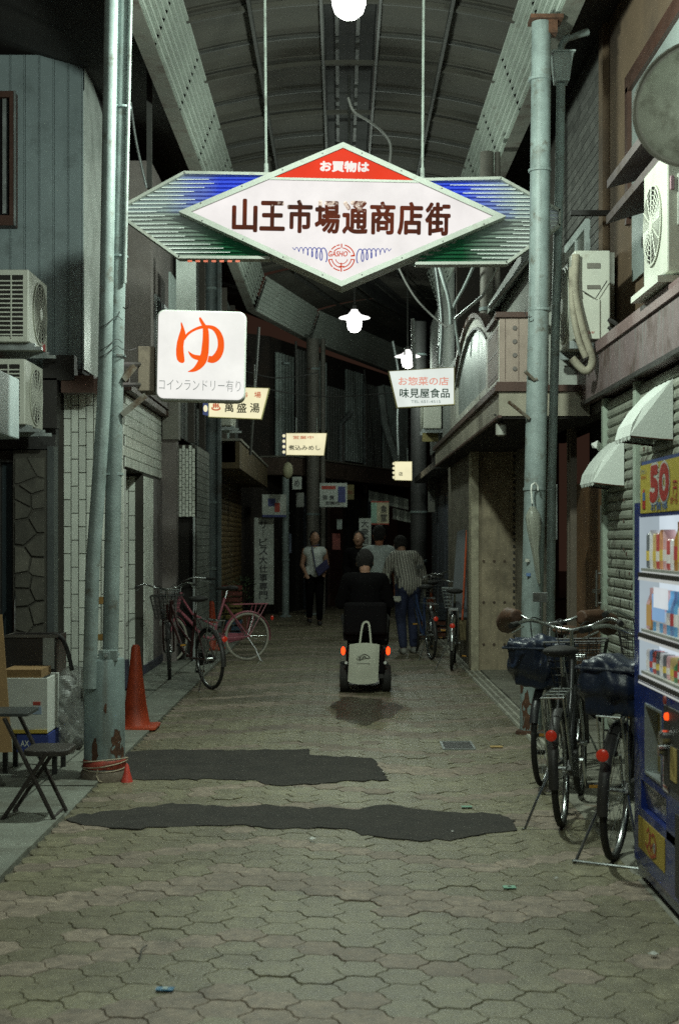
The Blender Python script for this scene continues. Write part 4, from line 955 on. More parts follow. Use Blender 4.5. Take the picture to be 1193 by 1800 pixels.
for t0, t1, z0, z1, mt in ((.02, .12, 3.2, 5.3, m_corp), (.14, .22, 3.4, 5.5, m_cor), (.23, .33, 3.9, 5.4, m_corp), (.34, .46, 3.1, 4.9, m_cor), (.47, .60, 3.3, 5.4, m_corp), (.62, .74, 3.1, 5.2, m_cor), (.76, .98, 3.2, 5.3, m_corp)):
    corr('corrugated_sheet', FP(t0, .05), FP(t1, .05), z0, z1, mt, ff, pitch=.16, depth=.04, n=nf)
q0, q1 = Vector(FP(-.05, 0)), Vector(FP(1, 0))
wall_seg(q0, q1, 2.78, 3.12, -.7 + 0, 0).build('canopy', M('long brown canopy', (.13, .09, .07), .7, dirt=2), ff)
wall_seg(q0, q1, 3.13, 3.16, -.74, 0).build('canopy_lid', M('dim lid', (1, 1, 1)), ff)
for i, t in enumerate((.08, .2, .36, .5, .66, .8)):
    a = Vector(FP(t, 0)); b = Vector(FP(t + .09, 0)); wall_seg(a, b, 0, 2.5, -.06, -.01).build('shopfront_panel', [m_void, M('bluish shopfront', (.07, .08, .10), .6), M('dark red shopfront', (.06, .03, .025), .6)][i % 3], ff)
m = MB(); a = FP(.42, .12); m.tube([(a[0], a[1], 3.2), (a[0], a[1], 4.1), (a[0] + .25, a[1], 4.4)], .05, 8); m.build('down_pipe', m_galv, ff)
m = MB(); a = FP(.60, .12); m.tube([(a[0], a[1], 2.6), (a[0], a[1], 5.2)], .04, 8); m.build('down_pipe', m_galv, ff)
m = MB(); a = FP(.70, .2); m.tube([(a[0], a[1], 5.2), (a[0] + .1, a[1], 4.3), (a[0] + .45, a[1], 3.2)], .09, 8); m.build('pale_duct', M('pale duct', (.45, .5, .48), .5), ff)
# awnings under the canopy
for (px, py, w_, Y_) in ((648, 862, 70, 30.5), (690, 893, 52, 29.5)):
    aw = thing('shop_awning', 'striped pale shop awning, the ' + ('upper longer one' if w_ == 70 else 'lower shorter one') + ', under the long brown canopy', 'awning', P(px, py, Y_))
    n_ = 8
    for k in range(n_):
        xa, xb = px + w_ * k / n_, px + w_ * (k + 1) / n_ - .6; sl = .22
        m = MB(); m.add([P(xa, py + sl * (xa - px), Y_ + .5), P(xb, py + sl * (xb - px), Y_ + .5), P(xb, py + 14 + sl * (xb - px), Y_), P(xa, py + 14 + sl * (xa - px), Y_),
                         P(xb, py + 19 + sl * (xb - px), Y_ - .01), P(xa, py + 19 + sl * (xa - px), Y_ - .01)], [(0, 1, 2, 3), (3, 2, 4, 5)])
        m.build('awning_strip', M('awning pale', (.40, .42, .36), .7) if k % 2 else M('awning dim', (.24, .25, .22), .7), aw)
# posters and banners of the far shops
def flat_sign(name, Y, x0, y0, x1, y1, mat, label, writing=(), cat='sign', th=.04, extra=()):
    a, b = P(x0, y1, Y), P(x1, y0, Y); t = thing(name, label, cat, (a.x, Y, a.z))
    MB().box((a.x, Y, a.z), (b.x, Y + th, b.z)).build('board', mat, t)
    k = 0
    for (ex0, ey0, ex1, ey1, em) in extra:
        k += 1; p, q = P(ex0, ey1, Y), P(ex1, ey0, Y); MB().box((p.x, Y - .003 * k, p.z), (q.x, Y - .0005, q.z)).build('printed_block', em, t)
    for body, cx, cy, ww, hh, mt, vert in writing:
        text_mb(body, P(cx, cy, Y) + Vector((0, -.004 - .003 * k, 0)), ww / 2500 * Y, hh / 2500 * Y, bold=.012, vertical=vert).build('lettering', mt, t)
    return t
m_pw = M('dim white board', (.50, .54, .50), .6, dirt=4, dcol=(.3, .3, .26)); m_ink = M('black ink', (.03, .03, .035), .6); m_redp = M('red print', (.42, .06, .04), .6); m_blup = M('blue print dim', (.06, .07, .22), .6)
flat_sign('vertical_banner', 25.2, 447, 910, 481, 1062, m_pw, 'tall white banner with a column of black writing behind the pink bicycle', [('サ｜ビス大仕事専門', 463, 984, 15, 140, m_ink, True)])
flat_sign('blue_red_sign', 25.0, 461, 869, 503, 906, m_pw, 'small white square sign with a blue and red blot above the tall banner', (), extra=[(471, 876, 484, 890, m_blup), (483, 884, 492, 900, m_redp), (461, 905, 503, 909, m_blup)])
flat_sign('shop_poster', 26.8, 562, 849, 610, 891, m_pw, 'white shop poster with a red heading and dark corner, under the canopy', [('酒 食', 577, 874, 22, 8, m_ink, False), ('御案内', 584, 884, 24, 6, m_ink, False)], extra=[(565, 854, 590, 860, m_redp), (594, 855, 607, 883, m_blup)])
flat_sign('cream_shop_sign', 25.6, 652, 881, 683, 922, M('cream board', (.50, .46, .32), .6), 'cream sign with red edges, right of the black and white vertical sign', [('食堂', 674, 902, 12, 30, m_ink, True)], extra=[(652, 881, 683, 883, m_redp), (652, 920, 683, 922, m_redp), (652, 884, 662, 919, M('mint print', (.3, .5, .4), .6))])
flat_sign('narrow_shop_sign', 25.4, 631, 911, 652, 959, m_pw, 'narrow white vertical sign with three black characters above the crowd', [('大衆酒', 641, 935, 13, 44, m_ink, True)])
flat_sign('small_lantern_box', 27.0, 592, 913, 601, 930, M('dim grey paper', (.35, .4, .38), .7), 'tiny pale paper lantern hanging in the dark beyond the woman in white', (), 'lantern', .1)
flat_sign('hanging_plaque', 26.5, 521, 866, 534, 891, M('dim grey board', (.24, .25, .23), .7), 'small dim grey plaque right of the blue and red sign', ())
tt = thing('paper_lantern', 'oval cream shop lantern hanging left of the far post', 'lantern', P(506, 826, 24.2)); m = MB(); m.sphere(P(506, 827, 24.2), .085, (1, 1, 1.7), 14, 12); m.build('shade', M('dim cream paper', (.40, .38, .25), .7), tt, smooth=True); MB().tube([P(506, 812, 24.2), P(506, 790, 24.2)], .01, 6).build('cord', m_dark, tt)
# ================================================================ RIGHT SIDE
# --- shop with purple fascia and roller shutter
sh = thing('shutter_shop', 'shop with a faded purple fascia and grey green roller shutter behind the vending machine', 'building', (2.2, 9, 0))
m_ochre = M('ochre brown render', (.20, .135, .085), .85, var=.2, scale=1.2, dirt=.9, dcol=(.09, .065, .05), dth=(.45, .75), bump=.3, bs=80)
XW = 2.08
m = MB(); m.box((2.34, 4.0, 3.0), (2.6, 12.5, 7.5)); m.build('upper_wall', m_ochre, sh)
m = MB(); m.box((XW + .06, 3.0, 0), (2.6, 11.15, 2.62)); m.build('wall', m_void, sh)
m_fas = M('faded purple fascia', (.19, .14, .145), .55, var=.25, scale=2, dirt=2.0, dcol=(.10, .065, .06), dth=(.5, .62), streak=(.15, .19, .18), bump=.1)
m = MB(); m.box((1.985, 3.0, 2.62), (2.34, 13.42, 3.0)); m.build('fascia', m_fas, sh, bevel=.004)
m = MB(); m.box((1.965, 3.0, 2.945), (1.985, 13.44, 3.03)); m.box((1.985, 3.0, 3.0), (2.36, 13.44, 3.03)); m.build('fascia_lip', M('lip', (.22, .15, .15), .5, dirt=3, dcol=(.08, .05, .04)), sh)
m = MB(); m.box((1.972, 3.0, 2.60), (1.985, 13.43, 2.63)); m.build('fascia_edge', m_dark, sh)
m_slat = M('grey green shutter slat', (.27, .285, .235), .5, var=.2, scale=3, dirt=4.5, dcol=(.07, .055, .045), dth=(.54, .66), streak=(.12, .12, .10), island=.04, bump=.08)
def shutter(y0, y1, z0, z1, mat, parent, pitch=.072, x=XW):
    k = 0; z = z0; pm = None
    while z < z1:
        dz = pitch
        if pm is None:
            m = MB(); m.prism([(0, 0), (-.006, .003), (-.016, .012), (-.019, .034), (-.014, .056), (-.004, .066), (0, .0715), (.004, .0715), (.004, 0)], y0, y1, 'xz'); pm = m.mesh('shutter_slat', (0, 0, 0)); pm.materials.append(mat)
        o = bpy.data.objects.new('shutter_slat', pm); COL.objects.link(o); o.parent = parent; o.location = Vector((x, 0, z)) - ORG[parent.name]; z += dz
shutter(3.2, 9.86, .06, 2.55, m_slat, sh); shutter(9.98, 11.06, .06, 2.55, m_slat, sh)
m_rail = M('pale green guide rail', (.36, .42, .35), .5, var=.15, dirt=7, dcol=(.10, .05, .03), dth=(.58, .7))
for y in (9.87, 11.07): MB().box((XW - .045, y, .02), (XW + .03, y + .085, 2.6)).build('guide_rail', m_rail, sh, bevel=.003)
m = MB(); m.box((XW - .02, 11.16, 2.52), (XW + .1, 13.2, 2.60)); m.build('lintel', m_steel, sh)
# sprayed scribbles and bare patches on the narrow shutter bay
random.seed(21); m = MB()
for k in range(26):
    y = 10.05 + random.random() * .9; z = random.choice((1.02, 1.12, 1.22, 1.32, 1.42, 1.0, .9)) + random.uniform(-.02, .02); h_ = random.uniform(.03, .085)
    q = MB(); ribbon(q, spline([(0, 0, .008), (random.uniform(-.012, .012), h_ * .5, .016), (random.uniform(-.02, .02), h_, .006)], 3)); m.add([(XW - .0205, y + a, z + b) for a, b, c in q.v], q.f)
o = m.build('spray_scribble', M('black spray', (.03, .027, .025), .6), sh); o['kind'] = 'stuff'
m = MB()
for k in range(14):
    y = random.choice((10.02, 10.1, 10.3, 9.7, 9.6)) + random.uniform(0, .15); z = random.uniform(.9, 2.3); pts = [(XW - .0202, y + .035 * random.uniform(.4, 1) * math.cos(t), z + .022 * random.uniform(.4, 1) * math.sin(t)) for t in [2 * math.pi * j / 9 for j in range(9)]]; m.add(pts, [tuple(range(9))])
o = m.build('flaked_patch', M('flaked bare steel', (.09, .05, .035), .8), sh); o['kind'] = 'stuff'
# entrance left of the shutter
m = MB(); m.box((2.42, 11.2, 0), (2.5, 13.9, 2.62)); m.build('entrance_wall', m_void, sh)
m_door = M('brown door board', (.15, .078, .035), .6, var=.25, scale=2, dirt=3, dcol=(.07, .035, .02))
m = MB(); m.box((XW + .05, 11.16, .05), (XW + .09, 11.62, 2.0)); m.box((XW + .05, 11.80, .05), (XW + .09, 12.9, 2.0)); m.build('door', m_door, sh)
m = MB(); m.box((XW + .06, 11.63, .3), (XW + .08, 11.79, 1.78)); m.build('glass_strip', M('grey strip glass', (.22, .24, .22), .3), sh)
m = MB(); m.tube([(XW + .0, 11.60, .95), (XW + .0, 11.60, 1.25)], .012, 8); m.tube([(XW + .05, 11.6, 1.22), (XW, 11.6, 1.22)], .009, 6); m.tube([(XW + .05, 11.6, .98), (XW, 11.6, .98)], .009, 6); m.box((XW - .01, 11.66, 1.06), (XW + .05, 11.76, 1.09)); m.build('door_handle', m_chrome, sh)
for y in (12.95, 13.1): MB().box((XW, y, 0), (XW + .06, y + .05, 2.55)).build('door_jamb', M('aged jamb', (.16, .13, .1), .5), sh)
# upper window with slanted eaves boards on the ochre wall
a_y0, a_y1 = 7.2, 11.5
m = MB(); m.box((2.30, a_y1 - .0, 4.05), (2.34, a_y1 + .07, 5.25)); m.box((2.30, 5.0, 5.18), (2.34, a_y1 + .0, 5.25)); m.box((2.28, a_y1 - .14, 4.1), (2.335, a_y1 - .05, 5.12)); m.box((2.28, 5.0, 5.08), (2.335, a_y1 - .05, 5.16)); m.build('window_frame', m_brown, sh)
MB().box((2.315, 5.0, 3.55), (2.33, a_y1 - .14, 5.08)).build('window_pane', M('frosted window', (.34, .39, .38), .35, var=.15, scale=1.5), sh)
for z, dx, y1 in ((4.10, .42, 10.3), (3.92, .36, 10.65)):
    m = MB(); m.add([(2.34, 5.0, z + .10), (2.34, y1, z + .10), (2.34 - dx, y1, z), (2.34 - dx, 5.0, z), (2.34, 5.0, z + .05), (2.34, y1, z + .05), (2.34 - dx, y1, z - .06), (2.34 - dx, 5.0, z - .06)], [(0, 1, 2, 3), (7, 6, 5, 4), (1, 0, 4, 5), (2, 1, 5, 6), (3, 2, 6, 7), (0, 3, 7, 4)]); m.build('eaves_board', M('purple grey board', (.12, .10, .10), .7, dirt=3), sh)
MB().box((2.25, 9.6, 3.4), (2.34, 10.6, 3.78)).build('dark_recess', m_void, sh)
# --- brick upper wall with a narrow white window
bw = thing('brick_house', 'dark brick upper storey with a tall white window behind the rain pipe', 'building', (2.4, 14, 2.7))
MB().box((2.285, 12.46, 2.62), (2.345, 12.66, 6.4)).build('corner_strip', m_ochre, bw)
MB().box((2.33, 12.52, 2.62), (2.6, 16.6, 6.5)).build('wall', m_grout, bw)
m_brick = M('dark grey brick', (.13, .13, .12), .75, var=.25, scale=8, island=.25, bump=.4)
bm_ = MB(); bm_.box((-.014, 0, 0), (0, .235, .078)); bme = bm_.mesh('brick'); bme.materials.append(m_brick); nb = 0; rest = MB()
for r in range(42):
    for c in range(12):
        y = 12.54 + c * .245 - (.12 if r % 2 else 0); z = 2.64 + r * .088
        if y < 12.52 or (13.3 < y + .12 < 14.6 and 3.05 < z < 4.5): continue
        if nb < 300: o = bpy.data.objects.new('brick', bme); COL.objects.link(o); o.parent = bw; o.location = Vector((2.33, y, z)) - ORG[bw.name]; nb += 1
        else: rest.box((2.316, y, z), (2.33, y + .235, z + .078))
if rest.v: tag(rest.build('brick', m_brick, bw), kind='stuff')
m = MB(); m.box((2.28, 13.3, 3.05), (2.33, 13.38, 4.5)); m.box((2.28, 14.5, 3.05), (2.33, 14.58, 4.5)); m.box((2.28, 13.38, 4.42), (2.33, 14.5, 4.5)); m.box((2.28, 13.88, 3.05), (2.32, 13.93, 4.42)); m.build('window_frame', M('white frame', (.55, .62, .60), .4), bw)
MB().box((2.30, 13.38, 3.05), (2.31, 14.5, 4.42)).build('window_pane', M('grey frosted pane', (.14, .15, .13), .3), bw)
m = MB(); a = P(985, 378, 12.2); m.box((1.95, 12.1, a.z - .02), (2.33, 12.16, a.z + .02)); m.build('bracket', m_dark, bw)
# --- arched parapet shop
ap = thing('arched_shop', 'closed shop with an arched glossy window parapet, pink beige sides and brown mouldings', 'building', (1.7, 14, 0))
m_bei = M('pinkish beige panel', (.36, .28, .235), .6, var=.12, scale=2, dirt=3, dcol=(.2, .15, .12), dth=(.55, .8), bump=.05)
m_wall = M('off white render', (.44, .46, .42), .75, var=.12, scale=1.5, dirt=1.5, dcol=(.26, .25, .22), dth=(.5, .8))
m_beige = M('dirty beige cladding', (.42, .35, .24), .7, var=.15, scale=1.5, dirt=2, dcol=(.15, .12, .08), dth=(.48, .75), streak=(.2, .17, .12), bump=.05)
XA, XB, YA, YB = 1.30, 1.66, 11.75, 19.7
MB().box((1.64, 12.0, 2.8), (2.3, 20, 3.92)).build('upper_wall', m_wall, ap)
m = MB(); m.prism([(1.50, 3.9), (1.66, 4.02), (1.66, 3.92), (1.50, 3.82)], 11.9, 20, 'xz'); m.build('roof_edge', M('grey lip', (.3, .32, .3), .6), ap)
# canopy slab
m = MB(); m.box((XA, YA, 2.52), (2.05, YB, 2.72)); m.build('canopy', M('canopy beige', (.33, .30, .235), .65, dirt=2, dcol=(.18, .16, .12)), ap)
m = MB(); m.box((XA - .035, YA - .03, 2.722), (2.05, YB, 2.775)); m.build('canopy_moulding', m_brown, ap)
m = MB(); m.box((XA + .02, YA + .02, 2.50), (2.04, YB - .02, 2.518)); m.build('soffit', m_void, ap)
m = MB(); m.box((XA - .01, YA - .01, 2.505), (XA + .02, YB, 2.525)); m.build('soffit_lip', m_brown, ap)
# parapet end panel with four discs
m = MB(); m.box((XA + .004, YA, 2.80), (1.62, YA + .03, 3.33)); m.build('end_panel', m_bei, ap)
for k in range(4):
    m = MB(); z = 3.245 - k * .112; m.lathe((1.50 - .07, YA, z), [(.020, 0), (.020, -.006), (.014, -.010)], 16, 'y'); m.build('disc', M('dark stud disc', (.16, .14, .13), .5), ap)
m = MB(); m.box((XA - .03, YA - .03, 3.332), (1.66, YA + .1, 3.375)); m.box((XA - .02, YA - .02, 2.776), (1.66, YA + .05, 2.80)); m.build('end_moulding', m_brown, ap)
for x in (1.35, 1.46, 1.57): MB().box((x, YA - .003, 2.81), (x + .004, YA, 3.32)).build('seam', m_brown, ap)
def zt_arch(y):
    t = (y - 14.35) / 1.80
    return 3.345 + (.37 * math.cos(t * math.pi / 2) ** .8 if abs(t) < 1 else 0)
ys_ = [YA + .02 + (17.0 - YA) * k / 46 for k in range(47)]
# body of the parapet with an opening: pieces under and above
m = MB()
for i in range(46):
    y0_, y1_ = ys_[i], ys_[i + 1]
    def rng(y):
        zt = zt_arch(y) - .03; inside = 12.75 < y < 16.2
        zi = zt_arch(y) - .13 if inside else (2.88 if 0 else None); return zt, zi
    zt0, zi0 = rng(y0_); zt1, zi1 = rng(y1_)
    if zi0 is None or zi1 is None: zi0 = zi1 = 2.80; segs_ = [(2.80, zt0, 2.80, zt1)]
    else: segs_ = [(2.80, 2.87, 2.80, 2.87), (zi0, zt0, zi1, zt1)]
    for a0, b0, a1, b1 in segs_:
        m.add([(XA, y0_, a0), (XA, y1_, a1), (XA, y1_, b1), (XA, y0_, b0), (XA + .04, y0_, a0), (XA + .04, y1_, a1), (XA + .04, y1_, b1), (XA + .04, y0_, b0)], [(0, 1, 2, 3), (7, 6, 5, 4), (0, 1, 5, 4), (1, 2, 6, 5), (2, 3, 7, 6), (3, 0, 4, 7)])
m.build('parapet', M('bright cream band', (.62, .62, .55), .5, var=.08, dirt=4), ap)
m = MB(); vs = []
for y in ys_:
    z = zt_arch(y); vs += [(XA - .035, y, z - .03), (XA - .035, y, z + .012), (XA + .06, y, z + .012), (XA + .06, y, z - .03)]
m.add(vs, [(4 * i + a, 4 * i + (a + 1) % 4, 4 * i + 4 + (a + 1) % 4, 4 * i + 4 + a) for i in range(46) for a in range(4)] + [(0, 1, 2, 3), (184, 185, 186, 187)]); m.build('arch_moulding', m_brown, ap)
m = MB(); vs = []
yy = [12.76 + (16.19 - 12.76) * k / 24 for k in range(25)]
for y in yy: vs += [(XA + .022, y, 2.87), (XA + .022, y, zt_arch(y) - .128)]
m.add(vs, [(2 * i, 2 * i + 2, 2 * i + 3, 2 * i + 1) for i in range(24)]); m.build('arch_window', m_mirror, ap)
m = MB(); vs = []
for y in yy:
    z = zt_arch(y) - .13; vs += [(XA - .012, y, z - .018), (XA - .012, y, z + .006), (XA + .0, y, z + .006), (XA + .0, y, z - .018)]
m.add(vs, [(4 * i + a, 4 * i + (a + 1) % 4, 4 * i + 4 + (a + 1) % 4, 4 * i + 4 + a) for i in range(24) for a in range(4)]); m.build('window_trim', m_dark, ap)
m = MB()
for z in (2.87, 3.06, 3.24): m.box((XA - .006, YA + .1, z), (XA - .001, 12.6, z + .012))
split_build(m, 'seam', m_brown, ap)
MB().box((XA - .004, YA + .06, 2.84), (XA - .001, 12.62, 3.27)).build('side_inset', M('pinkish grey inset', (.25, .19, .17), .6), ap)
# lantern under the canopy
ul = thing('porch_lamp', 'small unlit glass lamp hanging under the canopy of the arched shop', 'lamp', P(880, 752, 12.0))
c = P(880, 752, 12.0); m = MB(); m.lathe(c, [(.03, -.07), (.045, -.06), (.045, .03), (.03, .04)], 16); m.build('glass', M('cloudy lamp glass', (.4, .4, .36), .3), ul, smooth=40); m = MB(); m.lathe(c, [(.012, .04), (.03, .06), (.012, .075), (.012, .1), (.06, .105), (.06, .115)], 12); m.build('fitting', m_steel, ul)
# lower walls
MB().box((1.475, 16.2, 0), (1.56, 16.5, 2.5)).build('corner_post', M('cream corner post', (.5, .46, .33), .6, dirt=3), ap)
MB().box((1.562, 16.24, 0), (2.08, 16.5, 2.5)).build('front_panel', m_beige, ap)
m = MB()
for z in (.78, .30, 1.25):
    for x in (1.62, 1.74, 1.86): m.lathe((x, 16.24, z), [(.016, 0), (.016, -.006)], 10, 'y')
split_build(m, 'rivet', M('rusty rivet', (.10, .07, .05), .8), ap)
m = MB()
for i in range(34): m.box((1.955, 16.22, .02 + i * .073), (1.975, 16.24, .05 + i * .073))
split_build(m, 'dark_notch', m_dark, ap)
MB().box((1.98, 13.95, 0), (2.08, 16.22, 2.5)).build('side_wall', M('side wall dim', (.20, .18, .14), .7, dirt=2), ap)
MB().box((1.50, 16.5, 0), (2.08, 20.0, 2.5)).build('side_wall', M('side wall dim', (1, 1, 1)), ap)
MB().box((1.72, 11.62, 1.5), (1.76, 11.68, 1.95)).build('rail_piece', m_galv, ap)
# far right shops to the bend
fr = thing('far_right_shops', 'unlit shops in the dark on the right beyond the arched shop', 'building', (1.8, 24, 0))
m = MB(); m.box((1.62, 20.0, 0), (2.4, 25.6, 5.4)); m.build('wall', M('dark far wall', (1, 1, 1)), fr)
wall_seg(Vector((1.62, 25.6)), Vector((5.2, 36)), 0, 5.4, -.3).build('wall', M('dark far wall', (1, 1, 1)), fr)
corr('corrugated_sheet', (1.60, 20.2), (1.60, 25.4), 3.0, 5.3, m_cor, fr, n=Vector((-1, 0)), pitch=.12)
m = MB(); m.box((1.30, 20.1, 2.5), (1.62, 25.4, 2.6)); m.build('canopy', m_dark, fr)
m = MB()
for y in (20.3, 22.0, 23.6): m.box((1.59, y, .1), (1.62, y + 1.4, 2.2))
split_build(m, 'shop_door', M('bluish shopfront', (1, 1, 1)), fr)
# leaning board and brooms by the far bikes
lb = thing('leaning_board', 'grey folded sheet board leaning in the dark against the far right wall', 'board', (1.50, 17.4, 0)); 
m = MB(); m.add([P(803, 935, 17.3), P(826, 925, 17.3), P(822, 1085, 17.0), P(792, 1085, 17.0), P(803, 935, 17.36), P(826, 925, 17.36), P(822, 1085, 17.06), P(792, 1085, 17.06)], [(0, 1, 2, 3), (7, 6, 5, 4), (0, 1, 5, 4), (1, 2, 6, 5), (2, 3, 7, 6), (3, 0, 4, 7)]); m.build('board', M('grey blue board', (.10, .11, .12), .6), lb)
br = thing('broom', 'long broom with an orange red handle leaning beside the grey board', 'broom', (1.45, 17.1, 0)); m = MB(); m.tube([P(820, 932, 17.1), P(812, 1090, 16.9)], .012, 6); m.build('handle', M('red handle', (.5, .09, .03), .5), br); m = MB(); m.box(P(807, 1125, 16.95), P(818, 1090, 17.0)); m.build('head', M('bristles', (.2, .16, .08), .9), br)
# hanging cables over the street
def cable(pts, r, label, mat, name='cable', k=5):
    m = MB(); m.tube(spline([tuple(p) for p in pts], k), r, 7); return tag(m.build(name, mat, None, smooth=60, loc=pts[0]), label, 'cable')
mcb = M('dusty white cable', (.32, .37, .36), .6, dirt=6)
cable([P(772, 470, 15), P(781, 500, 15), P(787, 520, 15), P(791, 545, 15), P(792, 570, 15.0)], .020, 'thick pale cable bundle hanging straight above the arched shop', mcb)
cable([P(832, 468, 14.6), P(815, 505, 14.8), P(797, 540, 15), P(799, 560, 15), P(803, 590, 15), P(808, 625, 15.0)], .016, 'pale cable slanting down in a Y shape to the arched parapet', mcb)
cable([P(700, 470, 16), P(715, 500, 16), P(735, 530, 16), P(765, 560, 16), P(785, 575, 15.5)], .012, 'slack dark grey cable sagging under the roof left of the cable bundle', M('grey cable', (.2, .2, .19), .7))
cable([P(612, 172, 12.6), P(622, 196, 12.6), P(650, 214, 12.8), P(672, 232, 13), P(686, 256, 13), P(683, 300, 13)], .013, 'loose grey cable curling down from the roof ridge above the name sign', M('grey cable', (1, 1, 1)))
cable([P(765, 470, 17), P(775, 560, 17), P(772, 640, 17)], .03, 'straight pale conduit far behind the cable bundle', m_galv)
cable([P(690, 600, 27), P(700, 660, 27), P(698, 740, 27), P(700, 800, 27)], .03, 'slender pale conduit running down the corrugated wall in the distance', m_galv)
cable([P(230, 180, 13), P(240, 250, 13), P(258, 330, 13)], .012, 'thin wire strung behind the left pipes under the eaves', m_galv)
MB_ = MB(); MB_.box(P(258, 330, 13.4), P(268, 120, 13.46)); st_ = tag(MB_.build('steel_post', m_steel, None, loc=P(263, 330, 13.4)), 'thin grey strut under the left eaves beside the blue wing of the sign', 'strut')
# white metal window hoods over the shutter
def hood(y0, y1, xf, ztop, zbot, label):
    t = thing('awning_hood', label, 'awning', (XW, (y0 + y1) / 2, zbot))
    prof = [(XW - .02, ztop), (XW - .02 - (XW - xf) * .30, ztop - (ztop - zbot) * .20), (XW - .02 - (XW - xf) * .62, ztop - (ztop - zbot) * .48), (XW - .02 - (XW - xf) * .86, ztop - (ztop - zbot) * .78), (xf, zbot)]
    mm = M('white canvas hood', (.62, .66, .62), .6, var=.08, dirt=9, dcol=(.3, .26, .2), dth=(.62, .85))
    # front curved cloth
    m = MB(); vs = []
    n_ = 12
    for k in range(n_ + 1):
        y = y0 + .05 + (y1 - y0 - .10) * k / n_; sag = .006 * math.sin(k * 2.1)
        for j, (x, z) in enumerate(prof): vs.append((x + sag, y, z))
        vs.append((xf + .004, y, zbot - .018 - .010 * (k % 2)))
    q = len(prof) + 1; m.add(vs, [(k * q + j, (k + 1) * q + j, (k + 1) * q + j + 1, k * q + j + 1) for k in range(n_) for j in range(q - 1)]); o = m.build('front_cloth', mm, t); s = o.modifiers.new('thick', 'SOLIDIFY'); s.thickness = .004
    for y, yo in ((y0, y0 + .048), (y1, y1 - .048)):
        m = MB(); pts = [(XW - .02, zbot - .03)] + list(reversed(prof)); vs = [(x, (y if x > XW - .05 else yo), z) for x, z in pts]; m.add(vs, [tuple(range(len(vs)))]); o = m.build('side_cloth', mm, t); s = o.modifiers.new('thick', 'SOLIDIFY'); s.thickness = .004
    m = MB(); m.tube([(xf + .01, y0 + .05, zbot), (xf + .01, y1 - .05, zbot)], .006, 6); m.tube([(XW - .02, y0, zbot - .03), (xf + .01, y0 + .05, zbot - .006)], .006, 6); m.tube([(XW - .02, y1, zbot - .03), (xf + .01, y1 - .05, zbot - .006)], .006, 6); m.build('rod', m_rust, t)
    return t
hood(8.85, 9.42, 1.80, 2.50, 2.15, 'larger white canvas hood, higher on the roller shutter above the price poster')
hood(10.38, 11.02, 1.84, 2.24, 1.92, 'smaller white canvas hood left of and below the other, by the shop entrance')
pc = thing('torn_plastic', 'scrap of torn white plastic hanging by the smaller canvas hood', 'plastic scrap', P(1045, 785, 11.1)); m = MB(); m.add([P(1038, 780, 11.1), P(1050, 774, 11.05), P(1058, 782, 11.12), P(1054, 796, 11.08), P(1047, 788, 11.0), P(1040, 787, 11.1)], [(0, 1, 4), (0, 4, 5), (1, 2, 4), (2, 3, 4)]); m.build('scrap', m_white, pc)

# ================================================================ AIR CONDITIONERS
def ac(x0, x1, y0, y1, z0, z1, out, label, side_fins=True, hose=False, grp='air conditioner units on the house walls'):
    """out: -1 fan faces -x, +1 fan faces +x; the narrow side facing the camera is at y0"""
    t = thing('air_conditioner', label, 'air conditioner', ((x0 + x1) / 2, (y0 + y1) / 2, z0), group=grp)
    MB().box((x0, y0, z0 + .03), (x1, y1, z1)).build('case', m_ac, t, bevel=.012)
    xf = x0 if out < 0 else x1; cy = y0 + (y1 - y0) * .58; rr = min((y1 - y0) * .38, (z1 - z0) * .42); cz = (z0 + z1) / 2 + .01
    m = MB(); m.lathe((xf, cy, cz), [(rr, out * .002), (rr * 1.02, out * .012), (rr * .97, out * .014), (rr * .97, out * .002)], 28, 'x'); m.build('fan_ring', m_ac, t, smooth=40)
    m = MB(); m.lathe((xf, cy, cz), [(rr * .96, out * .003), (.001, out * .0035)], 24, 'x'); m.build('fan_opening', m_void, t)
    m = MB()
    for k in range(1, 8): r_ = rr * k / 8; m.tube([(xf + out * .013, cy + r_ * math.cos(R(a)), cz + r_ * math.sin(R(a))) for a in range(0, 360, 20)], .0035, 4, closed=True)
    for a in range(0, 180, 30): m.tube([(xf + out * .013, cy + rr * math.cos(R(a)), cz + rr * math.sin(R(a))), (xf + out * .013, cy - rr * math.cos(R(a)), cz - rr * math.sin(R(a)))], .004, 4)
    m.lathe((xf, cy, cz), [(rr * .2, out * .012), (rr * .2, out * .018)], 14, 'x'); m.build('fan_grille', m_ac, t)
    if side_fins:
        m = MB(); m.box((x0 + .04, y0 - .002, z0 + .08), (x1 - .05, y0 + .001, z1 - .05)); m.build('fin_opening', m_void, t)
        n_ = 13
        for k in range(n_): z = z0 + .09 + (z1 - z0 - .16) * k / n_; MB().box((x0 + .03, y0 - .008, z), (x1 - .05, y0 - .002, z + .012)).build('fin', m_ac, t)
        m = MB(); 
        for q in (.22, .62): m.box((x0 + (x1 - x0) * q, y0 - .012, z0 + .06), (x0 + (x1 - x0) * q + .012, y0 - .008, z1 - .05))
        split_build(m, 'fin_bar', m_ac, t)
    m = MB()
    for y in (y0 + .08, y1 - .12): m.box((x0 + .02 - .04, y, z0), (x1 + .04, y + .04, z0 + .03)); m.box((x0 - .02, y, z0 - .03), (x1 + .10, y + .05, z0))
    split_build(m, 'foot', m_galv, t); return t
a1 = ac(-3.22, -2.80, 12.75, 13.55, 3.24, 3.92, 1, 'upper of the two air conditioners at the left edge, fan turned to the street')
a2 = ac(-3.24, -2.83, 12.75, 13.50, 2.50, 3.12, 1, 'lower of the two air conditioners at the left edge, behind the pale sign box')
MB().box((-2.805, 13.30, 3.27), (-2.795, 13.45, 3.34)).build('red_sticker', M('red sticker', (.5, .1, .1), .5), a1)
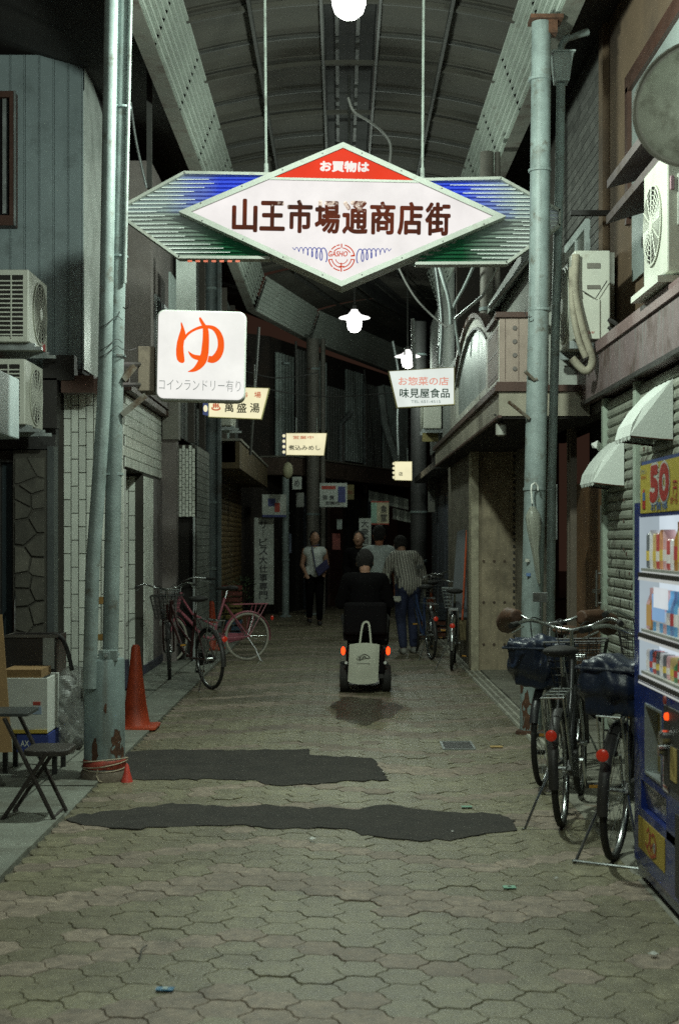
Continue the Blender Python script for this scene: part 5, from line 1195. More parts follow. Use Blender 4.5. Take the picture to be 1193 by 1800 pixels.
a3 = ac(1.80, 2.08, 11.02, 11.9, 3.02, 3.74, -1, 'air conditioner with tape-wrapped hoses right of the rain pipe, narrow side to the camera', False)
m = MB(); m.box((1.84, 11.005, 3.05), (2.0, 11.02, 3.36)); m.build('valve_cover', m_ac, a3, bevel=.008)
m = MB(); m.box((1.90, 11.012, 3.60), (2.0, 11.02, 3.64)); m.box((1.90, 11.012, 3.44), (2.0, 11.02, 3.47)); split_build(m, 'hand_slot', M('slot', (.15, .14, .12), .7), a3)
text_mb('5.0kW', Vector((1.92, 11.003, 3.10)), .07, .022, depth=.0005).build('lettering', m_redp, a3)
m = MB(); m.tube(spline([(1.81, 11.0, 3.70), (1.80, 10.98, 3.4), (1.86, 10.96, 3.1), (1.93, 10.96, 2.88), (1.88, 10.98, 2.80), (1.78, 11.0, 2.9)], 5), .032, 8); m.tube(spline([(1.78, 11.0, 3.6), (1.78, 10.97, 3.3), (1.82, 10.95, 3.05), (1.88, 10.95, 2.9)], 5), .026, 8); m.build('wrapped_hose', M('dirty wrapping tape', (.34, .31, .24), .8, dirt=7), a3, smooth=60)
m = MB(); m.tube(spline([(2.06, 11.0, 3.2), (2.12, 10.98, 3.16), (2.16, 11.0, 3.08), (2.22, 11.05, 3.04)], 5), .018, 6); m.tube(spline([(2.06, 11.0, 3.14), (2.13, 10.98, 3.08), (2.2, 11.05, 3.03)], 5), .014, 6); m.tube([(1.86, 10.99, 3.42), (1.96, 10.99, 3.36), (2.05, 10.99, 3.5)], .004, 4); m.build('drain_hose', m_dark, a3)
a4 = ac(1.97, 2.28, 8.62, 9.28, 3.09, 3.86, -1, 'large pale air conditioner above the purple fascia, half behind the round mirror', False)
m = MB(); m.box((2.03, 8.595, 3.40), (2.26, 8.62, 3.72)); m.build('service_panel', M('grey service panel', (.36, .37, .33), .5), a4, bevel=.012)
m = MB(); m.box((1.99, 8.60, 3.62), (2.01, 8.62, 3.70)); m.build('label_plate', M('label red blue', (.4, .25, .3), .5), a4)
m = MB(); m.tube([(2.09, 8.60, 3.4), (2.09, 8.59, 3.14)], .008, 6); m.tube([(2.15, 8.59, 3.4), (2.15, 8.58, 3.2), (2.22, 8.58, 3.14)], .014, 6); m.build('wrapped_hose', m_dark, a4)
MB().box((1.90, 8.56, 3.05), (2.4, 9.35, 3.09)).build('shelf_plate', m_ac, a4)
# round convex mirror at the right edge
mr = thing('street_mirror', 'big round dusty convex mirror cut by the right picture edge', 'mirror', P(1222, 182, 6.4))
cm = P(1222, 182, 6.4); fr_ = Matrix.Translation(cm) @ Matrix.Rotation(R(-28), 4, 'Z')
m = MB(); m.lathe((0, 0, 0), [(.275, .0), (.22, -.02), (.15, -.034), (.08, -.041), (.001, -.044)], 40, 'y'); m.xf(fr_); m.build('mirror_face', M('dusty mirror face', (.48, .50, .42), .35, metal=.35, var=.2, scale=6, dirt=9, dcol=(.2, .19, .15), bump=.03), mr, smooth=40)
m = MB(); m.lathe((0, 0, 0), [(.27, .01), (.285, .0), (.29, -.012), (.28, -.018), (.274, -.004)], 40, 'y'); m.lathe((0, 0, 0), [(.27, .01), (.2, .05), (.001, .07)], 30, 'y'); m.xf(fr_); m.build('rim', M('dim rim', (.2, .19, .16), .5), mr, smooth=40)
m = MB(); m.tube([cm + Vector((0, .06, 0)), cm + Vector((.45, .3, .05)), cm + Vector((.75, .4, .05))], .02, 8); m.build('arm', m_steel, mr)
# ================================================================ VENDING MACHINE
vm = thing('vending_machine', 'dark blue drinks vending machine with lit display cut by the right picture edge', 'vending machine', (1.65, 5.8, 0))
m_blue = M('dark blue enamel', (.012, .03, .19), .35, var=.15, scale=3, dirt=5, dcol=(.03, .035, .07), dth=(.55, .8), coat=.3, bump=.03)
VX, V0, V1 = 1.30, 5.20, 6.32
m = MB(); m.box((VX + .10, V0, .09), (2.02, V1, 1.66)); m.build('body', m_blue, vm, bevel=.01)
m = MB(); m.box((VX + .10, V0 + .02, .01), (2.0, V1 - .02, .088)); m.build('plinth', M('black plinth', (.02, .02, .02), .8), vm)
# door skin with openings: built as strips round the windows
Y1 = V1
def vbox(y0, y1, z0, z1, x0=VX, x1=VX + .099): return ((x0, y0, z0), (x1, y1, z1))
m = MB()
for b in ((V0, Y1, 1.60, 1.66), (6.235, Y1, .09, 1.60), (V0, 5.26, .09, 1.60), (5.26, 6.235, .80, .885), (5.26, 6.235, .30, .335), (5.26, 6.235, .09, .15), (5.78, 6.235, .46, .50), (6.09, 6.235, .50, .80), (5.26, 5.78, .46, .80), (5.26, 5.70, .15, .46), (6.18, 6.235, .335, .46)): m.box(*vbox(*b))
m.box((VX, 5.70, .15), (VX + .09, 6.235, .30)); m.build('door', m_blue, vm)
m = MB(); m.prism([(VX + .02, .03), (VX + .1, .03), (VX + .1, .09), (VX, .09)], V0, V1, 'xz'); m.build('kick_strip', m_blue, vm)
# display: lit rear wall, shelves, drinks, buttons
VI = VX + .085
MB().box((VI, 5.26, .885), (VI + .01, 6.235, 1.60)).build('lit_back_panel', E('lit display back', (.80, .92, 1.0), .75), vm)
MB().box((VX + .004, 6.205, .885), (VI, 6.234, 1.60)).build('side_liner', E('lit display liner', (.62, .74, .80), .55), vm)
rows = [(1.375, 1.335, 1.59), (1.112, 1.075, 1.31), (.93, .885, 1.045)]
cols = [('can red', (.50, .10, .09)), ('can dark', (.16, .18, .19)), ('can blue', (.14, .26, .50)), ('can white', (.75, .78, .78)), ('can yellow', (.60, .48, .20)), ('bottle amber', (.45, .22, .05)), ('bottle sky', (.15, .42, .70)), ('can orange', (.66, .34, .16)), ('bottle green', (.08, .25, .10)), ('can pinkish', (.70, .45, .45))]
rowplan = [[1, 3, 4, 0, 7, 9, 0, 3, 5, 4, 8, 2, 0, 1, 3], [9, 5, 6, 3, 6, 9, 6, 2, 6, 3, 9, 6, 8, 3, 6], [3, 2, 0, 1, 3, 1, 9, 4, 8, 0, 2, 1, 7, 5, 3]]
random.seed(11)
can_cache = {}
for r, (zs, zb_, zt_) in enumerate(rows):
    MB().box((VX + .005, 5.265, zs - .012), (VI, 6.204, zs)).build('shelf', M('white display shelf', (.5, .5, .48), .5), vm)
    # button ledge, given emission to brighten it
    m = MB(); m.add([(VX - .002, 5.265, zb_ - .012), (VX + .012, 5.265, zs - .002), (VX + .03, 5.265, zs - .004), (VX + .03, 5.265, zb_ - .012), (VX - .002, 6.234, zb_ - .012), (VX + .012, 6.234, zs - .002), (VX + .03, 6.234, zs - .004), (VX + .03, 6.234, zb_ - .012)], [(3, 2, 1, 0), (4, 5, 6, 7), (0, 1, 5, 4), (1, 2, 6, 5), (2, 3, 7, 6), (3, 0, 4, 7)]); m.build('button_ledge', E('button ledge', (.72, .76, .72), .6), vm)
    k = 0; y = 6.17; H = (zt_ - zs)
    for ci in rowplan[r]:
        nm, colr = cols[ci]; bottle = nm.startswith('bottle') or r == 1
        hh = min(H - .02, .205 if bottle else random.choice((.125, .15, .165))); rr = .027
        key = (ci, round(hh, 3))
        if key not in can_cache:
            m = MB()
            if bottle: m.lathe((0, 0, 0), [(rr, 0), (rr, hh * .62), (rr * .5, hh * .82), (rr * .42, hh * .86), (rr * .45, hh)], 14)
            else: m.lathe((0, 0, 0), [(rr * .85, 0), (rr, .008), (rr, hh - .01), (rr * .85, hh)], 14)
            me = m.mesh('drink'); me.materials.append(M(nm, colr, .3, var=.35, scale=22, bump=0, emit=colr, es=.22)); can_cache[key] = me  # drinks and labels emit faintly, in place of the display light
            for p in me.polygons: p.use_smooth = True
            m2 = MB(); m2.add([(rr * 1.02 * math.cos(R(a)), rr * 1.02 * math.sin(R(a)), z) for z in (hh * .22, hh * .5) for a in range(130, 231, 20)], [(i, i + 1, i + 7, i + 6) for i in range(5)])
            l_ = m2.mesh('drink_label'); l_.materials.append(M('label ' + str(ci % 3), ((.8, .8, .75), (.7, .55, .12), (.5, .08, .08))[ci % 3], .5, emit=((.8, .8, .75), (.7, .55, .12), (.5, .08, .08))[ci % 3], es=.2)); can_cache[key, 'l'] = l_
        o = bpy.data.objects.new('drink', can_cache[key]); COL.objects.link(o); o.parent = vm; o.location = Vector((VX + .048, y, zs)) - ORG[vm.name]
        q = bpy.data.objects.new('drink_label', can_cache[key, 'l']); COL.objects.link(q); q.parent = o
        y -= .064
    y = 6.20
    while y > 5.28:
        key = 'btn'
        if key not in can_cache:
            m = MB(); m.box((-.010, -.008, -.012), (0, .008, .008)); m.box((-.012, -.005, -.008), (-.010, .005, .004)); me = m.mesh('button'); me.materials.append(M('dark button', (.05, .045, .04), .4)); can_cache[key] = me
        o = bpy.data.objects.new('button', can_cache[key]); COL.objects.link(o); o.parent = vm; o.location = Vector((VX + .003, y, (zs + zb_) / 2 - .006)) - ORG[vm.name]; y -= .040
for z in (1.20, 1.45, 1.0): pass
text_mb('BOSS', Vector((VX + .012, 5.93, 1.02)), .15, .035, '-x', bold=.02).build('lettering', m_ink, vm)
# advert cards in the middle row
MB().box((VX + .012, 5.80, 1.16), (VX + .016, 6.02, 1.27)).build('advert_card', E('pale blue card', (.35, .60, .95), .55), vm)
MB().box((VX + .010, 5.72, 1.215), (VX + .012, 5.98, 1.30)).build('advert_card', E('white card', (.85, .92, .95), .7), vm)
MB().box((VX + .012, 6.05, 1.13), (VX + .016, 6.13, 1.22)).build('advert_card', E('orange card', (.7, .45, .15), .4), vm)
# glass in front of the display
m = MB(); m.box((VX + .001, 5.262, 1.33), (VX + .003, 6.233, 1.598))
# poster window, coin unit, flap, yellow sticker
MB().box((VX + .05, 5.78, .50), (VX + .06, 6.09, .80)).build('poster_recess', M('dim yellow poster', (.38, .30, .10), .5, var=.3, scale=9), vm)
MB().box((VX + .045, 5.86, .54), (VX + .049, 5.98, .74)).build('poster_figure', M('poster purple', (.20, .08, .20), .5), vm)
m = MB()
for b in ((5.78, 6.09, .79, .80), (5.78, 6.09, .50, .51), (5.78, 5.79, .51, .79), (6.08, 6.09, .51, .79)): m.box((VX - .004, b[0], b[2]), (VX + .05, b[1], b[3]))
m.build('poster_frame', m_galv, vm)
MB().box((VX - .012, 5.42, .52), (VX - .001, 5.70, .84)).build('coin_unit', m_dark, vm, bevel=.004)
m = MB(); m.lathe((VX - .012, 5.62, .80), [(.016, 0), (.014, -.012), (.004, -.016)], 14, 'x'); m.build('indicator', E('red indicator', (1, .08, .01), 1.6), vm)
m = MB(); m.lathe((VX - .012, 5.66, .86), [(.018, 0), (.016, -.008)], 14, 'x'); m.build('indicator', M('dull red lens', (.3, .05, .04), .4), vm)
m = MB(); m.lathe((VX - .012, 5.60, .72), [(.030, 0), (.030, -.03), (.02, -.04)], 14, 'x'); m.lathe((VX - .012, 5.66, .66), [(.022, 0), (.022, -.03)], 14, 'x'); m.build('coin_knob', m_chrome, vm)
MB().box((VX - .004, 5.655, .49), (VX - .0, 5.745, .655)).build('white_sticker', M('white sticker', (.55, .5, .48), .6), vm)
m = MB()
for k in range(7): m.box((VX - .0055, 5.665, .505 + k * .02), (VX - .004, 5.735, .512 + k * .02))
m.build('sticker_print', M('sticker red', (.4, .15, .13), .6), vm)
MB().box((VX - .015, 5.47, .56), (VX - .012, 5.57, .69)).build('yellow_sticker', M('yellow sticker', (.5, .38, .12), .6), vm)
MB().box((VX + .06, 5.70, .335), (VX + .07, 6.18, .46)).build('chute', m_void, vm)
m = MB(); m.add([(VX + .01, 5.705, .455), (VX + .01, 6.175, .455), (VX + .03, 6.175, .34), (VX + .03, 5.705, .34)], [(0, 1, 2, 3)]); o = m.build('delivery_flap', M('smoky flap', (.10, .095, .08), .15, coat=.5), vm); s = o.modifiers.new('t', 'SOLIDIFY'); s.thickness = .004
MB().box((VX - .003, 5.72, .158), (VX - .0005, 6.225, .295)).build('yellow_sheet', M('yellow printed sheet', (.48, .35, .055), .6, var=.12, scale=5), vm)
m = MB(); q = MB()
for k, st_ in enumerate(([(-.09, .03, .012), (-.05, .05, .014), (-.04, .0, .014), (-.08, -.03, .012)], [(-.02, .045, .012), (-.02, -.04, .014)], [(.0, .03, .012), (.05, .045, .014), (.09, .0, .014), (.05, -.045, .014), (.0, -.02, .012), (.03, .005, .012)], [(-.11, -.02, .012), (.0, -.055, .010), (.10, -.03, .008)])):
    q = MB(); ribbon(q, spline(st_, 5), .0004 * k); m.add(q.v, q.f)
place(m, (VX - .004, 5.96, .225), '-x'); m.build('red_scribble_print', M('red scribble', (.45, .08, .03), .6), vm)
m = MB(); m.lathe((VX - .0045, 5.90, .218), [(.022, 0), (.022, -.0008)], 16, 'x'); m.build('grey_dot_print', M('grey print', (.3, .28, .26), .6), vm)
m = MB(); m.box((VX - .012, 5.30, .12), (VX - .001, 5.50, .44)); m.build('lower_lock_plate', m_dark, vm)
# 50 yen topper poster
tp = thing('price_poster', 'yellow 50 yen poster board standing on top of the vending machine front', 'poster', (VX + .03, 5.75, 1.6))
MB().box((VX + .004, 5.36, 1.662), (VX + .03, 6.185, 1.835)).build('backing_board', M('blue backing', (.04, .08, .28), .5), tp)
MB().box((VX - .006, 5.38, 1.612), (VX - .002, 6.165, 1.818)).build('yellow_sheet', M('yellow poster sheet', (.62, .50, .06), .5, var=.06), tp)
def vt(body, y, z, w_, h_, mat, x=VX - .008, bold=.0, **k):
    return text_mb(body, Vector((x, y, z)), w_, h_, '-x', bold=bold, depth=0, **k).build('lettering', mat, tp)
mw_ = M('poster white', (.75, .75, .7), .5); mr_ = M('poster red', (.50, .03, .02), .5); mb_ = M('poster blue', (.10, .20, .45), .5)
vt('50', 5.79, 1.73, .375, .178, mw_, bold=.17); vt('50', 5.79, 1.73, .355, .158, mr_, x=VX - .0092, bold=.09)
vt('円', 5.52, 1.70, .10, .06, mr_, bold=.02); vt('から', 5.54, 1.655, .12, .03, mr_, bold=.02)
vt('お買得', 5.80, 1.636, .30, .035, mb_, bold=.02); vt('冷たい', 6.09, 1.79, .11, .022, mb_); vt('飲料水', 6.09, 1.765, .11, .016, mr_)
m = MB(); m.sphere((VX - .008, 6.09, 1.70), .016, (.1, 1, 1)); m.box((VX - .0085, 6.065, 1.63), (VX - .006, 6.115, 1.665)); m.build('small_picture', mr_, tp)
m = MB(); m.box((VX - .0095, 6.07, 1.665), (VX - .006, 6.105, 1.70)); m.build('small_picture', mb_, tp)
for z in (1.595,): MB().box((VX - .004, 5.36, z), (VX - .0005, 6.18, z + .014)).build('holder_strip', m_blue, tp)

# ================================================================ BICYCLES
def wheel_part(root, name, cy, r, tyre_m, rim_m, spokes=20, w=.018, rotz=0, pivot=None):
    T = Matrix.Identity(4)
    if rotz: T = Matrix.Translation((0, pivot, 0)) @ Matrix.Rotation(rotz, 4, 'Z') @ Matrix.Translation((0, -pivot, 0))
    rim = MB(); rim.lathe((0, cy, r), [(r - w * 1.9, -.009), (r - w * 1.0, -.011), (r - w * 1.0, .011), (r - w * 1.9, .009), (r - w * 2.1, 0), (r - w * 1.9, -.009)], 36, 'x'); rim.f = rim.f[:-2]; rim.xf(T)
    o = rim.build(name, rim_m, root, smooth=50)
    ty = MB(); ty.tube([(0, cy + (r - w) * math.cos(R(a)), r + (r - w) * math.sin(R(a))) for a in range(0, 360, 10)], w, 8, closed=True); ty.xf(T); ty.build('tyre', tyre_m, o, smooth=True)
    sp = MB()
    for k in range(spokes): a = 2 * math.pi * k / spokes; s = .03 if k % 2 else -.03; b = a + (.35 if k % 4 < 2 else -.35); sp.tube([(s, cy + .02 * math.cos(b), r + .02 * math.sin(b)), (0, cy + (r - w * 2) * math.cos(a), r + (r - w * 2) * math.sin(a))], .0016, 3, cap=False)
    sp.xf(T); sp.build('spokes', m_chrome, o)
    hb = MB(); hb.lathe((0, cy, r), [(.012, -.05), (.022, -.035), (.016, -.03), (.016, .03), (.022, .035), (.012, .05)], 12, 'x'); hb.xf(T); hb.build('hub', m_chrome, o)
    return o
def bicycle(label, loc, rz, frame_m, r=.33, steer=0, lean=0, basket=None, rear_basket=None, fender_m=None, seat_m=None, mirror=False, mitts=None, rack=True, tyre_m=None, stand='side', wb=1.08, lamp=True, hb_style='up', front_label=None):
    """local: rear wheel at y=0, front wheel towards +y"""
    t = local(thing('bicycle', label, 'bicycle', loc, 0)); t.rotation_euler = (0, lean, rz); ORG[t.name] = Vector((0, 0, 0))
    fender_m = fender_m or m_chrome; tyre_m = tyre_m or m_black; seat_m = seat_m or m_black
    wheel_part(t, 'wheel', 0, r, tyre_m, m_chrome); ax = (0, wb, r)
    piv = wb - .08
    wheel_part(t, 'wheel', wb, r, tyre_m, m_chrome, rotz=steer, pivot=piv)
    ST = Matrix.Translation((0, piv, 0)) @ Matrix.Rotation(steer, 4, 'Z') @ Matrix.Translation((0, -piv, 0))
    bb = Vector((0, .46, .28)); head = Vector((0, wb - .19, .82)); headl = Vector((0, wb - .155, .66)); seat = Vector((0, .30, .78))
    m = MB(); m.tube(spline([tuple(headl), (0, wb - .32, .50), (0, wb - .46, .34), tuple(bb)], 5), .019, 8); m.tube([head, (0, wb - .34, .60), (0, .40, .42)], .014, 8); m.tube([bb, seat], .016, 8)
    m.tube([head + Vector((0, -.008, .04)), headl + Vector((0, .01, -.03))], .022, 10)
    for s in (-1, 1): m.tube([bb + Vector((s * .02, 0, 0)), Vector((s * .055, 0, r))], .009, 6); m.tube([seat + Vector((s * .018, 0, -.08)), Vector((s * .055, 0, r))], .008, 6)
    m.build('frame', frame_m, t, smooth=50)
    m = MB(); m.tube([head, headl, (0, wb - .12, r + .36)], .014, 8)
    for s in (-1, 1): m.tube([(0, wb - .125, r + .36), (s * .05, wb - .11, r + .34), (s * .055, wb - .05, r + .15), (s * .052, wb, r)], .010, 7)
    m.xf(ST); m.build('fork', frame_m, t, smooth=50)
    m = MB(); top = Vector((0, wb - .22, .98)); m.tube([head, top], .012, 8)
    L = [(-.02, top.y + .02, top.z), (-.12, top.y + .05, top.z + .02), (-.22, top.y - .02, top.z + .06), (-.29, top.y - .20, top.z + .05)]
    m.tube(spline([L[3], L[2], L[1], L[0], (-L[0][0], L[0][1], L[0][2])] + [(-a, b, c) for a, b, c in L[1:]], 4), .010, 8); m.xf(ST); m.build('handlebar', m_chrome, t, smooth=50)
    for s in (-1, 1):
        m = MB(); m.tube([(s * .285, top.y - .16, top.z + .05), (s * .305, top.y - .28, top.z + .045)], .016, 10); m.xf(ST); m.build('grip', m_black, t, smooth=50)
        m = MB(); m.tube([(s * .26, top.y - .08, top.z + .03), (s * .31, top.y - .22, top.z + .0)], .005, 5); m.xf(ST); m.build('brake_lever', m_chrome, t)
    m = MB(); m.tube(spline([(.05, top.y + .03, top.z + .02), (.09, top.y + .16, top.z + .02), (.05, top.y + .13, .72), (.01, wb - .1, .70)], 5), .004, 5); m.tube(spline([(-.05, top.y + .03, top.z + .02), (-.1, top.y + .13, top.z), (-.02, wb - .26, .66), (0, .6, .40)], 5), .004, 5); m.xf(ST); m.build('brake_cable', m_black, t)
    m = MB(); m.tube([seat + Vector((0, -.0, -.02)), seat + Vector((0, -.035, .10))], .012, 8); m.build('seat_post', m_chrome, t)
    m = MB(); c = seat + Vector((0, -.04, .12)); m.sphere(c + Vector((0, -.05, .0)), .1, (1.0, .9, .33), 14, 8); m.sphere(c + Vector((0, .05, .0)), .07, (.62, 1.8, .32), 12, 8); sd = remesh(m, .008, 4); sd.build('saddle', seat_m, t, smooth=True)
    for (cy, a0, a1, T) in ((0, -8, 165, Matrix.Identity(4)), (wb, 20, 150, ST)):
        m = MB(); vs = []
        n_ = 16
        for k in range(n_ + 1):
            a = R(a0 + (a1 - a0) * k / n_) if cy else R(15 + (190 - 15) * k / n_)
            for dx, dr in ((-.026, .004), (-.016, .016), (0, .020), (.016, .016), (.026, .004)):
                vs.append((dx, cy + (r + dr) * math.cos(a), r + (r + dr) * math.sin(a)))
        m.add(vs, [(5 * i + j, 5 * i + j + 1, 5 * i + j + 6, 5 * i + j + 5) for i in range(n_) for j in range(4)]); m.xf(T); m.build('mudguard', fender_m, t, smooth=True)
    m = MB(); m.prism([(.46 - .07, .20), (.46 - .10, .28), (.46 - .07, .35), (.05, r + .04), (-.03, r), (.05, r - .045)], .035, .06, 'yz'); m.build('chain_guard', fender_m if fender_m != m_chrome else m_dark, t, bevel=.004)
    m = MB(); m.tube([(-.06, .46, .28), (.075, .46, .28)], .014, 8); m.tube([(.075, .46, .28), (.08, .52, .13)], .008, 6); m.tube([(-.06, .46, .28), (-.065, .40, .43)], .008, 6); m.build('crank', m_chrome, t)
    for a, b in (((.085, .52, .13), .1), ((-.165, .40, .43), .1)):
        m = MB(); m.box((a[0], a[1] - .035, a[2] - .01), (a[0] + .085, a[1] + .035, a[2] + .012)); p_ = m.build('pedal', m_black, t, bevel=.003)
        m = MB(); m.box((a[0] + .015, a[1] - .038, a[2] - .007), (a[0] + .07, a[1] - .0355, a[2] + .009)); m.build('pedal_reflector', M('amber reflector', (.55, .28, .05), .3), p_)
    if rack:
        m = MB()
        for s in (-.05, 0, .05): m.tube([(s, .20, .70), (s, -.26, .70)], .005, 6)
        for y in (.20, .05, -.1, -.26): m.tube([(-.055, y, .70), (.055, y, .70)], .005, 6)
        for s in (-1, 1): m.tube([(s * .055, -.1, .70), (s * .06, 0, r)], .005, 6); m.tube([(s * .055, -.24, .70), (s * .06, 0, r)], .005, 6)
        m.build('rear_rack', m_chrome if frame_m != MATS.get('pink frame') else frame_m, t)
    m = MB(); m.lathe((0, -r - .035, r + .22), [(.028, 0), (.028, -.010), (.02, -.016)], 16, 'y'); m.build('reflector', M('red reflector', (.55, .04, .02), .25, emit=(.6, .03, .01), es=.12), t, smooth=40)
    if stand == 'double':
        m = MB(); m.tube(spline([(-.05, .0, r), (-.09, -.06, r * .6), (-.15, -.12, .012), (-.16, -.15, .008)], 3), .008, 6); m.tube(spline([(.05, .0, r), (.09, -.06, r * .6), (.15, -.12, .012), (.16, -.15, .008)], 3), .008, 6); m.tube([(-.16, -.15, .008), (.16, -.15, .008)], .006, 6); m.build('kickstand', m_chrome, t)
    else:
        m = MB(); m.tube([(-.05, .02, r), (-.12, -.06, .15), (-.18, -.10, .008), (-.19, -.13, .008)], .007, 6); m.build('kickstand', m_chrome, t)
    if lamp:
        m = MB(); m.lathe((-.06, wb + .06, r + .30), [(.028, -.05), (.034, .0), (.034, .02), (.02, .028)], 14, 'y'); m.xf(ST); m.build('headlight', m_chrome, t, smooth=50)
    def wire_basket(y0, z0, w0, w1, d0, d1, h, mat, T, name='basket'):
        m = MB()
        def rim_pts(q): ww = w0 + (w1 - w0) * q; dd = d0 + (d1 - d0) * q; z = z0 + h * q; return [(-ww / 2, y0 - dd / 2, z), (ww / 2, y0 - dd / 2, z), (ww / 2, y0 + dd / 2, z), (-ww / 2, y0 + dd / 2, z)]
        for q in (0, .18, .36, .54, .72, .88, 1): m.tube(rim_pts(q), .003 if q < 1 else .006, 4, closed=True)
        a, b = rim_pts(0), rim_pts(1)
        for i in range(4):
            for k in range(8): u = k / 8; m.tube([Vector(a[i]).lerp(Vector(a[(i + 1) % 4]), u), Vector(b[i]).lerp(Vector(b[(i + 1) % 4]), u)], .0025, 4, cap=False)
        for k in range(1, 6): u = k / 6; m.tube([Vector(a[0]).lerp(Vector(a[1]), u), Vector(a[3]).lerp(Vector(a[2]), u)], .0025, 4, cap=False)
        m.xf(T); m.build(name, mat, t)
    def cover(y0, z0, w, d, h, mat, T, name='basket_cover', open_=False):
        random.seed(int(w * 1000 + y0 * 100)); m = MB()
        m.sphere((0, y0, z0 + h * .5), .5, (w, d, h), 16, 12); m.box((-w * .42, y0 - d * .42, z0 + h * .35), (w * .42, y0 + d * .42, z0 + h * .92)); m.box((-w * .33, y0 - d * .33, z0), (w * .33, y0 + d * .33, z0 + h * .5))
        q = remesh(m, .014, 5)
        vs = []
        for x, y, z in q.v:
            f = .010 * math.sin(x * 31 + z * 23) + .008 * math.sin(y * 43 - z * 31) + .006 * math.sin(x * 70 + y * 50 + z * 9); n_ = Vector((x, y - y0, z - z0 - h / 2)); n_.normalize(); vs.append(tuple(Vector((x, y, z)) + n_ * f))
        q.v = vs; q.xf(T); q.build(name, mat, t, smooth=True)
        m = MB(); m.tube([(-w * .47, y0 - d * .47, z0 + h * .78), (w * .47, y0 - d * .47, z0 + h * .78), (w * .47, y0 + d * .47, z0 + h * .78), (-w * .47, y0 + d * .47, z0 + h * .78)], .008, 6, closed=True); m.xf(T); m.build('cover_hem', mat, t)
    if basket: (wire_basket if basket[0] == 'wire' else cover)(*((wb + .06, .66, .26, .36, .18, .26, .24, basket[1], ST) if basket[0] == 'wire' else (wb + .08, .62, basket[2], basket[3], basket[4], basket[1], ST)))
    if rear_basket: (wire_basket if rear_basket[0] == 'wire' else cover)(*((-.08, .71, .28, .36, .3, .36, .20, rear_basket[1], Matrix.Identity(4)) if rear_basket[0] == 'wire' else (-.08, .70, rear_basket[2], rear_basket[3], rear_basket[4], rear_basket[1], Matrix.Identity(4))))
    if mirror:
        m = MB(); m.tube([(.06, top.y, top.z + .01), (.06, top.y, top.z + .13)], .006, 6); m.box((.015, top.y - .012, top.z + .13), (.105, top.y + .012, top.z + .19)); m.xf(ST); o = m.build('mirror', m_chrome, t, bevel=.006)
    if mitts:
        for s in (-1, 1):
            m = MB(); m.tube([(s * .20, top.y + .05, top.z + .04), (s * .28, top.y - .1, top.z + .03), (s * .33, top.y - .27, top.z - .02)], [.045, .06, .075], 12); q = remesh(m, .01, 3); q.xf(ST); q.build('hand_muff', mitts, t, smooth=True)
    return t
m_navy = M('navy nylon cover', (.014, .022, .045), .38, var=.4, scale=7, bump=.7, bs=14)
m_blkf = M('black bicycle enamel', (.014, .014, .016), .4, coat=.15)
m_pink = M('pink frame', (.42, .13, .17), .4, var=.1)
m_leath = M('brown leather muff', (.075, .035, .018), .6, var=.3, scale=10)
# right row, seen from behind: wheels towards the camera
bicycle('black bicycle facing the camera with a brown hand muff, mirror and navy covered basket', (1.555, 9.6, 0), R(161), m_blkf, r=.31, basket=('c', m_navy, .42, .34, .30), mirror=True, mitts=m_leath, seat_m=m_leath, fender_m=m_blkf, wb=1.02, lamp=False)
bicycle('middle black bicycle of the right row with a fat muddy tyre and red rear reflector', (1.15, 7.42, 0), R(-15), m_blkf, r=.30, basket=('wire', m_dark), lean=R(-2), fender_m=m_dark, wb=1.0)
bicycle('nearest black bicycle with a navy covered rear basket, beside the vending machine', (1.275, 6.66, 0), R(-22), m_blkf, r=.32, rear_basket=('c', m_navy, .34, .34, .27), lean=R(2), stand='double', fender_m=m_dark, wb=1.02)
bicycle('hindmost black bicycle of the right row, mostly hidden, nearest the purple fascia wall', (1.78, 8.15, 0), R(-8), m_blkf, r=.31, basket=('wire', m_dark), fender_m=m_dark, seat_m=m_black, wb=1.02, lean=R(3))
# left side: pink one, dark one
bicycle('pink bicycle with a pale rear tyre and wire front basket on the left', (-1.165, 17.6, 0), R(118), m_pink, r=.30, basket=('wire', m_galv), tyre_m=M('cream tyre', (.42, .40, .34), .7), steer=R(10), wb=1.07, fender_m=M('pink guard', (.4, .12, .16), .5))
bicycle('dark bicycle with red frame end standing obliquely in front of the pink one', (-1.30, 14.2, 0), R(31), M('dark red frame', (.035, .012, .011), .4), r=.305, basket=('wire', m_dark), steer=R(-25), seat_m=m_black, fender_m=m_dark, lean=R(-2))
# far right ones in the dark
bicycle('dark bicycle parked nearest the beige corner post, far right in the shade', (1.26, 16.3, 0), R(-6), m_blkf, r=.31, basket=('wire', m_galv), fender_m=m_chrome, lean=R(2))
bicycle('dark bicycle further back beside the right wall, left of the other far one', (1.12, 17.7, 0), R(8), M('dark blue frame', (.03, .05, .12), .4), r=.31, basket=('wire', m_galv), mirror=True, fender_m=m_dark, lean=R(-2))
bicycle('unlit bicycle standing deepest in the dark behind the other two far right ones', (1.22, 19.4, 0), R(-4), M('dark orange frame', (.25, .06, .02), .4), r=.31, basket=('wire', m_dark))
